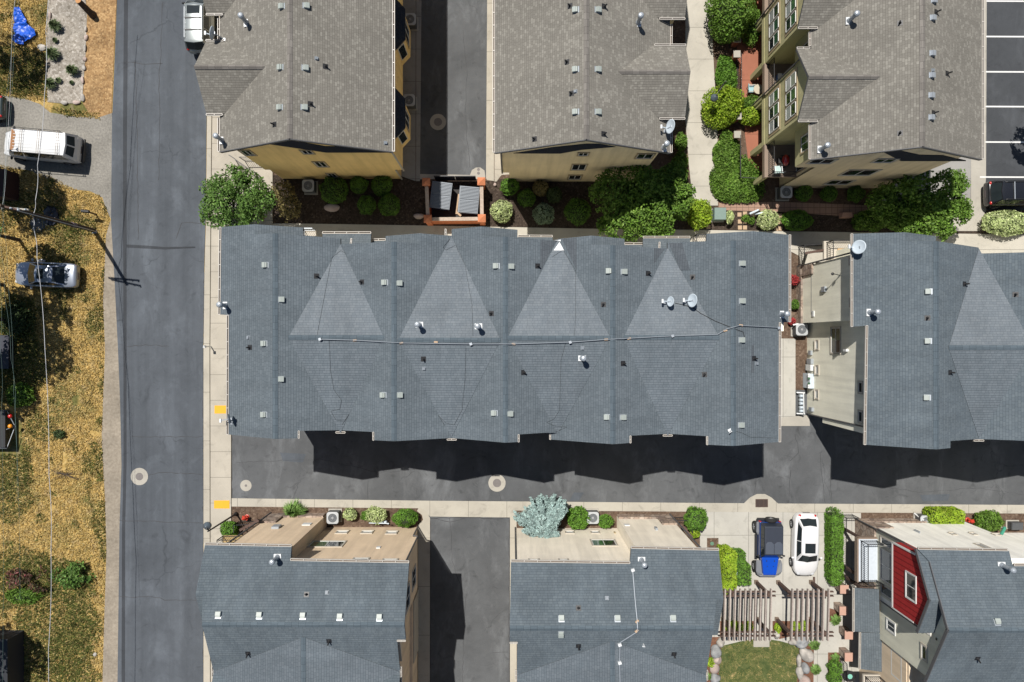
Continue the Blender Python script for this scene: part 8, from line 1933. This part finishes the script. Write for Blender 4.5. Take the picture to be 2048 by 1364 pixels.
tree('garden_tree', 'tall narrow bright tree at the walk edge beside the sand house', 'tree', (b.x, b.y), [blob(1360, 395, 3.4, (24, 40), 1.2), blob(1352, 350, 3.6, (24, 26)), blob(1330, 365, 3.4, 30), blob(1362, 425, 2.6, 18)], 'bright', 9000, .13, .09)
b = P(1815, 410, 0)
tree('garden_tree', 'bright green tree below the olive house end wall', 'tree', (b.x, b.y), [blob(1850, 425, 3.2, 46, 1.2), blob(1895, 410, 3.2, 40), blob(1880, 445, 2.8, 36), blob(1900, 375, 3.6, 36), blob(1815, 440, 2.8, 34), blob(1790, 430, 2.6, 30), blob(1915, 425, 2.6, 28), blob(1845, 455, 2.4, 28)], 'bright', 18000, .135, .13)
b = P(1775, 385, 0)
tree('garden_tree', 'shaded green tree against the olive end wall', 'tree', (b.x, b.y), [blob(1800, 385, 3.2, 40, 1.2), blob(1840, 375, 3.6, 36), blob(1770, 405, 2.6, 34)], 'bright', 7000, .135, .11)
# blue spruce, drooping sprays
c = P(1086, 1040, 0); root = thing('blue_spruce', 'spreading blue grey conifer beside the cream house', 'tree', (c.x, c.y, 0))
V, N_ = [], []
def spray(o, d, L):
    n = int(L * 70)
    for i in range(n):
        q = i / n; p = o + d * L * q + Vector((0, 0, .25 * math.sin(q * 3) - .18 * q * q))
        for k in range(2):
            a = rng.uniform(0, 6.28); off = Vector((math.cos(a), math.sin(a), rng.uniform(-.3, .6))) * .10 * (1 - q * .6)
            V.append(p + off); N_.append(Vector((rng.uniform(-1, 1), rng.uniform(-1, 1), .8)))
OUT = [(1052, 1012), (1068, 1000), (1080, 992), (1098, 995), (1108, 988), (1122, 998), (1132, 1006), (1128, 1022), (1116, 1040), (1108, 1058), (1112, 1078), (1098, 1087), (1085, 1070), (1062, 1068), (1050, 1066), (1042, 1045), (1032, 1030), (1046, 1022), (1075, 1020), (1090, 1040), (1100, 1018), (1066, 1040), (1104, 1082), (1090, 1080)]
top = c + Vector((0, 0, 2.2))
for (px, py) in OUT:
    for rep in range(4):
        z = rng.uniform(.7, 2.4); e = P(px + rng.uniform(-7, 7), py + rng.uniform(-7, 7), z); o = Vector((c.x, c.y, z)).lerp(e, rng.uniform(.0, .45)) + Vector((rng.uniform(-.2, .2), rng.uniform(-.2, .2), rng.uniform(-.1, .4)))
        d = e - o; L = d.length; d.normalize(); spray(o, d, L)
        sd = Vector((-d.y, d.x, 0))
        for q in (.35, .55, .75, .9):
            for sg in (-1, 1): spray(o + d * L * q, (d * .75 + sd * sg * .7).normalized(), .42 * (1.1 - q))
me = leaf_mesh('crown', np.array([tuple(v - c) for v in V]), np.array([tuple(v) for v in N_]), .075, LF['spruce'], 2.4, .5); link(bpy.data.objects.new('crown', me), root)
mb = MB(); mb.tube([(0, 0, 0), (0, 0, 2.3)], [.09, .03], 8)
for px, py in OUT: e = P(px, py, 1.4) - c; mb.tube([(0, 0, .8), e * .5 + Vector((0, 0, .5)), e * .9 + Vector((0, 0, .0))], [.04, .025, .008], 5)
mb.build('trunk', M['bark'], root, local=True)
# trees standing left of the frame; their shade falls in the yard
for i, (px, py, r, n) in enumerate(((30, 335, 62, 5200), (72, 480, 46, 2300), (40, 570, 60, 4600), (52, 640, 52, 3000), (-20, 700, 60, 4600), (10, 60, 44, 1500), (2, 1240, 50, 2200))):
    z = 6.3; p = P(px, py, 0); k = 1 / 27
    tree('unseen_yard_tree', ('tree outside the frame shading the drive and pole', 'thin tree outside the frame shading the silver sedan', 'tree outside the frame shading the grass below the sedan', 'tree outside the frame shading the middle of the yard', 'dense tree outside the frame shading the dark container', 'tree outside the frame shading the corner by the tarp', 'tree outside the frame shading the rose bush')[i], 'tree', (p.x - 1.2, p.y), [(p.x, p.y, z, r * k, r * k, 1.4), (p.x - .8, p.y + .6, z - .6, r * k * .8, r * k * .8, 1.2)], 'tree', n, .20, .14, 'trees left of the frame')

p = P(1994, 222, 0); tree('unseen_yard_tree', 'tree outside the frame dropping dark leaf shade in the striped lot', 'tree', (p.x + 2.6, p.y), [(p.x + .25, p.y, 6.2, .75, 1.3, .8), (p.x + 1.6, p.y + .4, 6.0, 1.2, 1.4, .9)], 'tree', 1500, .22, .12)

# ------------------------------------------------------------------ daylight and camera
az = math.atan2(.43, -.26); elv = math.atan2(1, math.hypot(.26, .43))
w = bpy.data.worlds.new('World'); SC.world = w; w.use_nodes = True; nt = w.node_tree
sky = nt.nodes.new('ShaderNodeTexSky'); sky.sky_type = 'NISHITA'; sky.sun_disc = False; sky.sun_elevation = elv; sky.sun_rotation = R(90) - az
sky.air_density = 1.0; sky.dust_density = .6; sky.ozone_density = 1.5
nt.links.new(sky.outputs[0], nt.nodes['Background'].inputs[0]); nt.nodes['Background'].inputs[1].default_value = SKY_STRENGTH
sd = bpy.data.lights.new('sun', 'SUN'); sd.energy = SUN_STRENGTH; sd.angle = R(.5); sd.color = (1, .955, .89)
so = link(bpy.data.objects.new('sun', sd)); so.location = (-26, 43, 100)
so.rotation_euler = Vector((-.26, .43, 1)).to_track_quat('Z', 'Y').to_euler()
cam = bpy.data.cameras.new('camera'); cam.sensor_width = 36; cam.lens = 36 * FP / 2048; cam.clip_start = .5; cam.clip_end = 2000
co = link(bpy.data.objects.new('camera', cam)); co.location = (0, 0, CH); co.rotation_euler = (0, 0, 0); SC.camera = co
SC.view_settings.view_transform = 'Standard'; SC.view_settings.look = 'None'; SC.view_settings.exposure = EXPOSURE; SC.view_settings.gamma = 1
SC.cycles.max_bounces = 6; SC.cycles.diffuse_bounces = 3; SC.cycles.transparent_max_bounces = 4
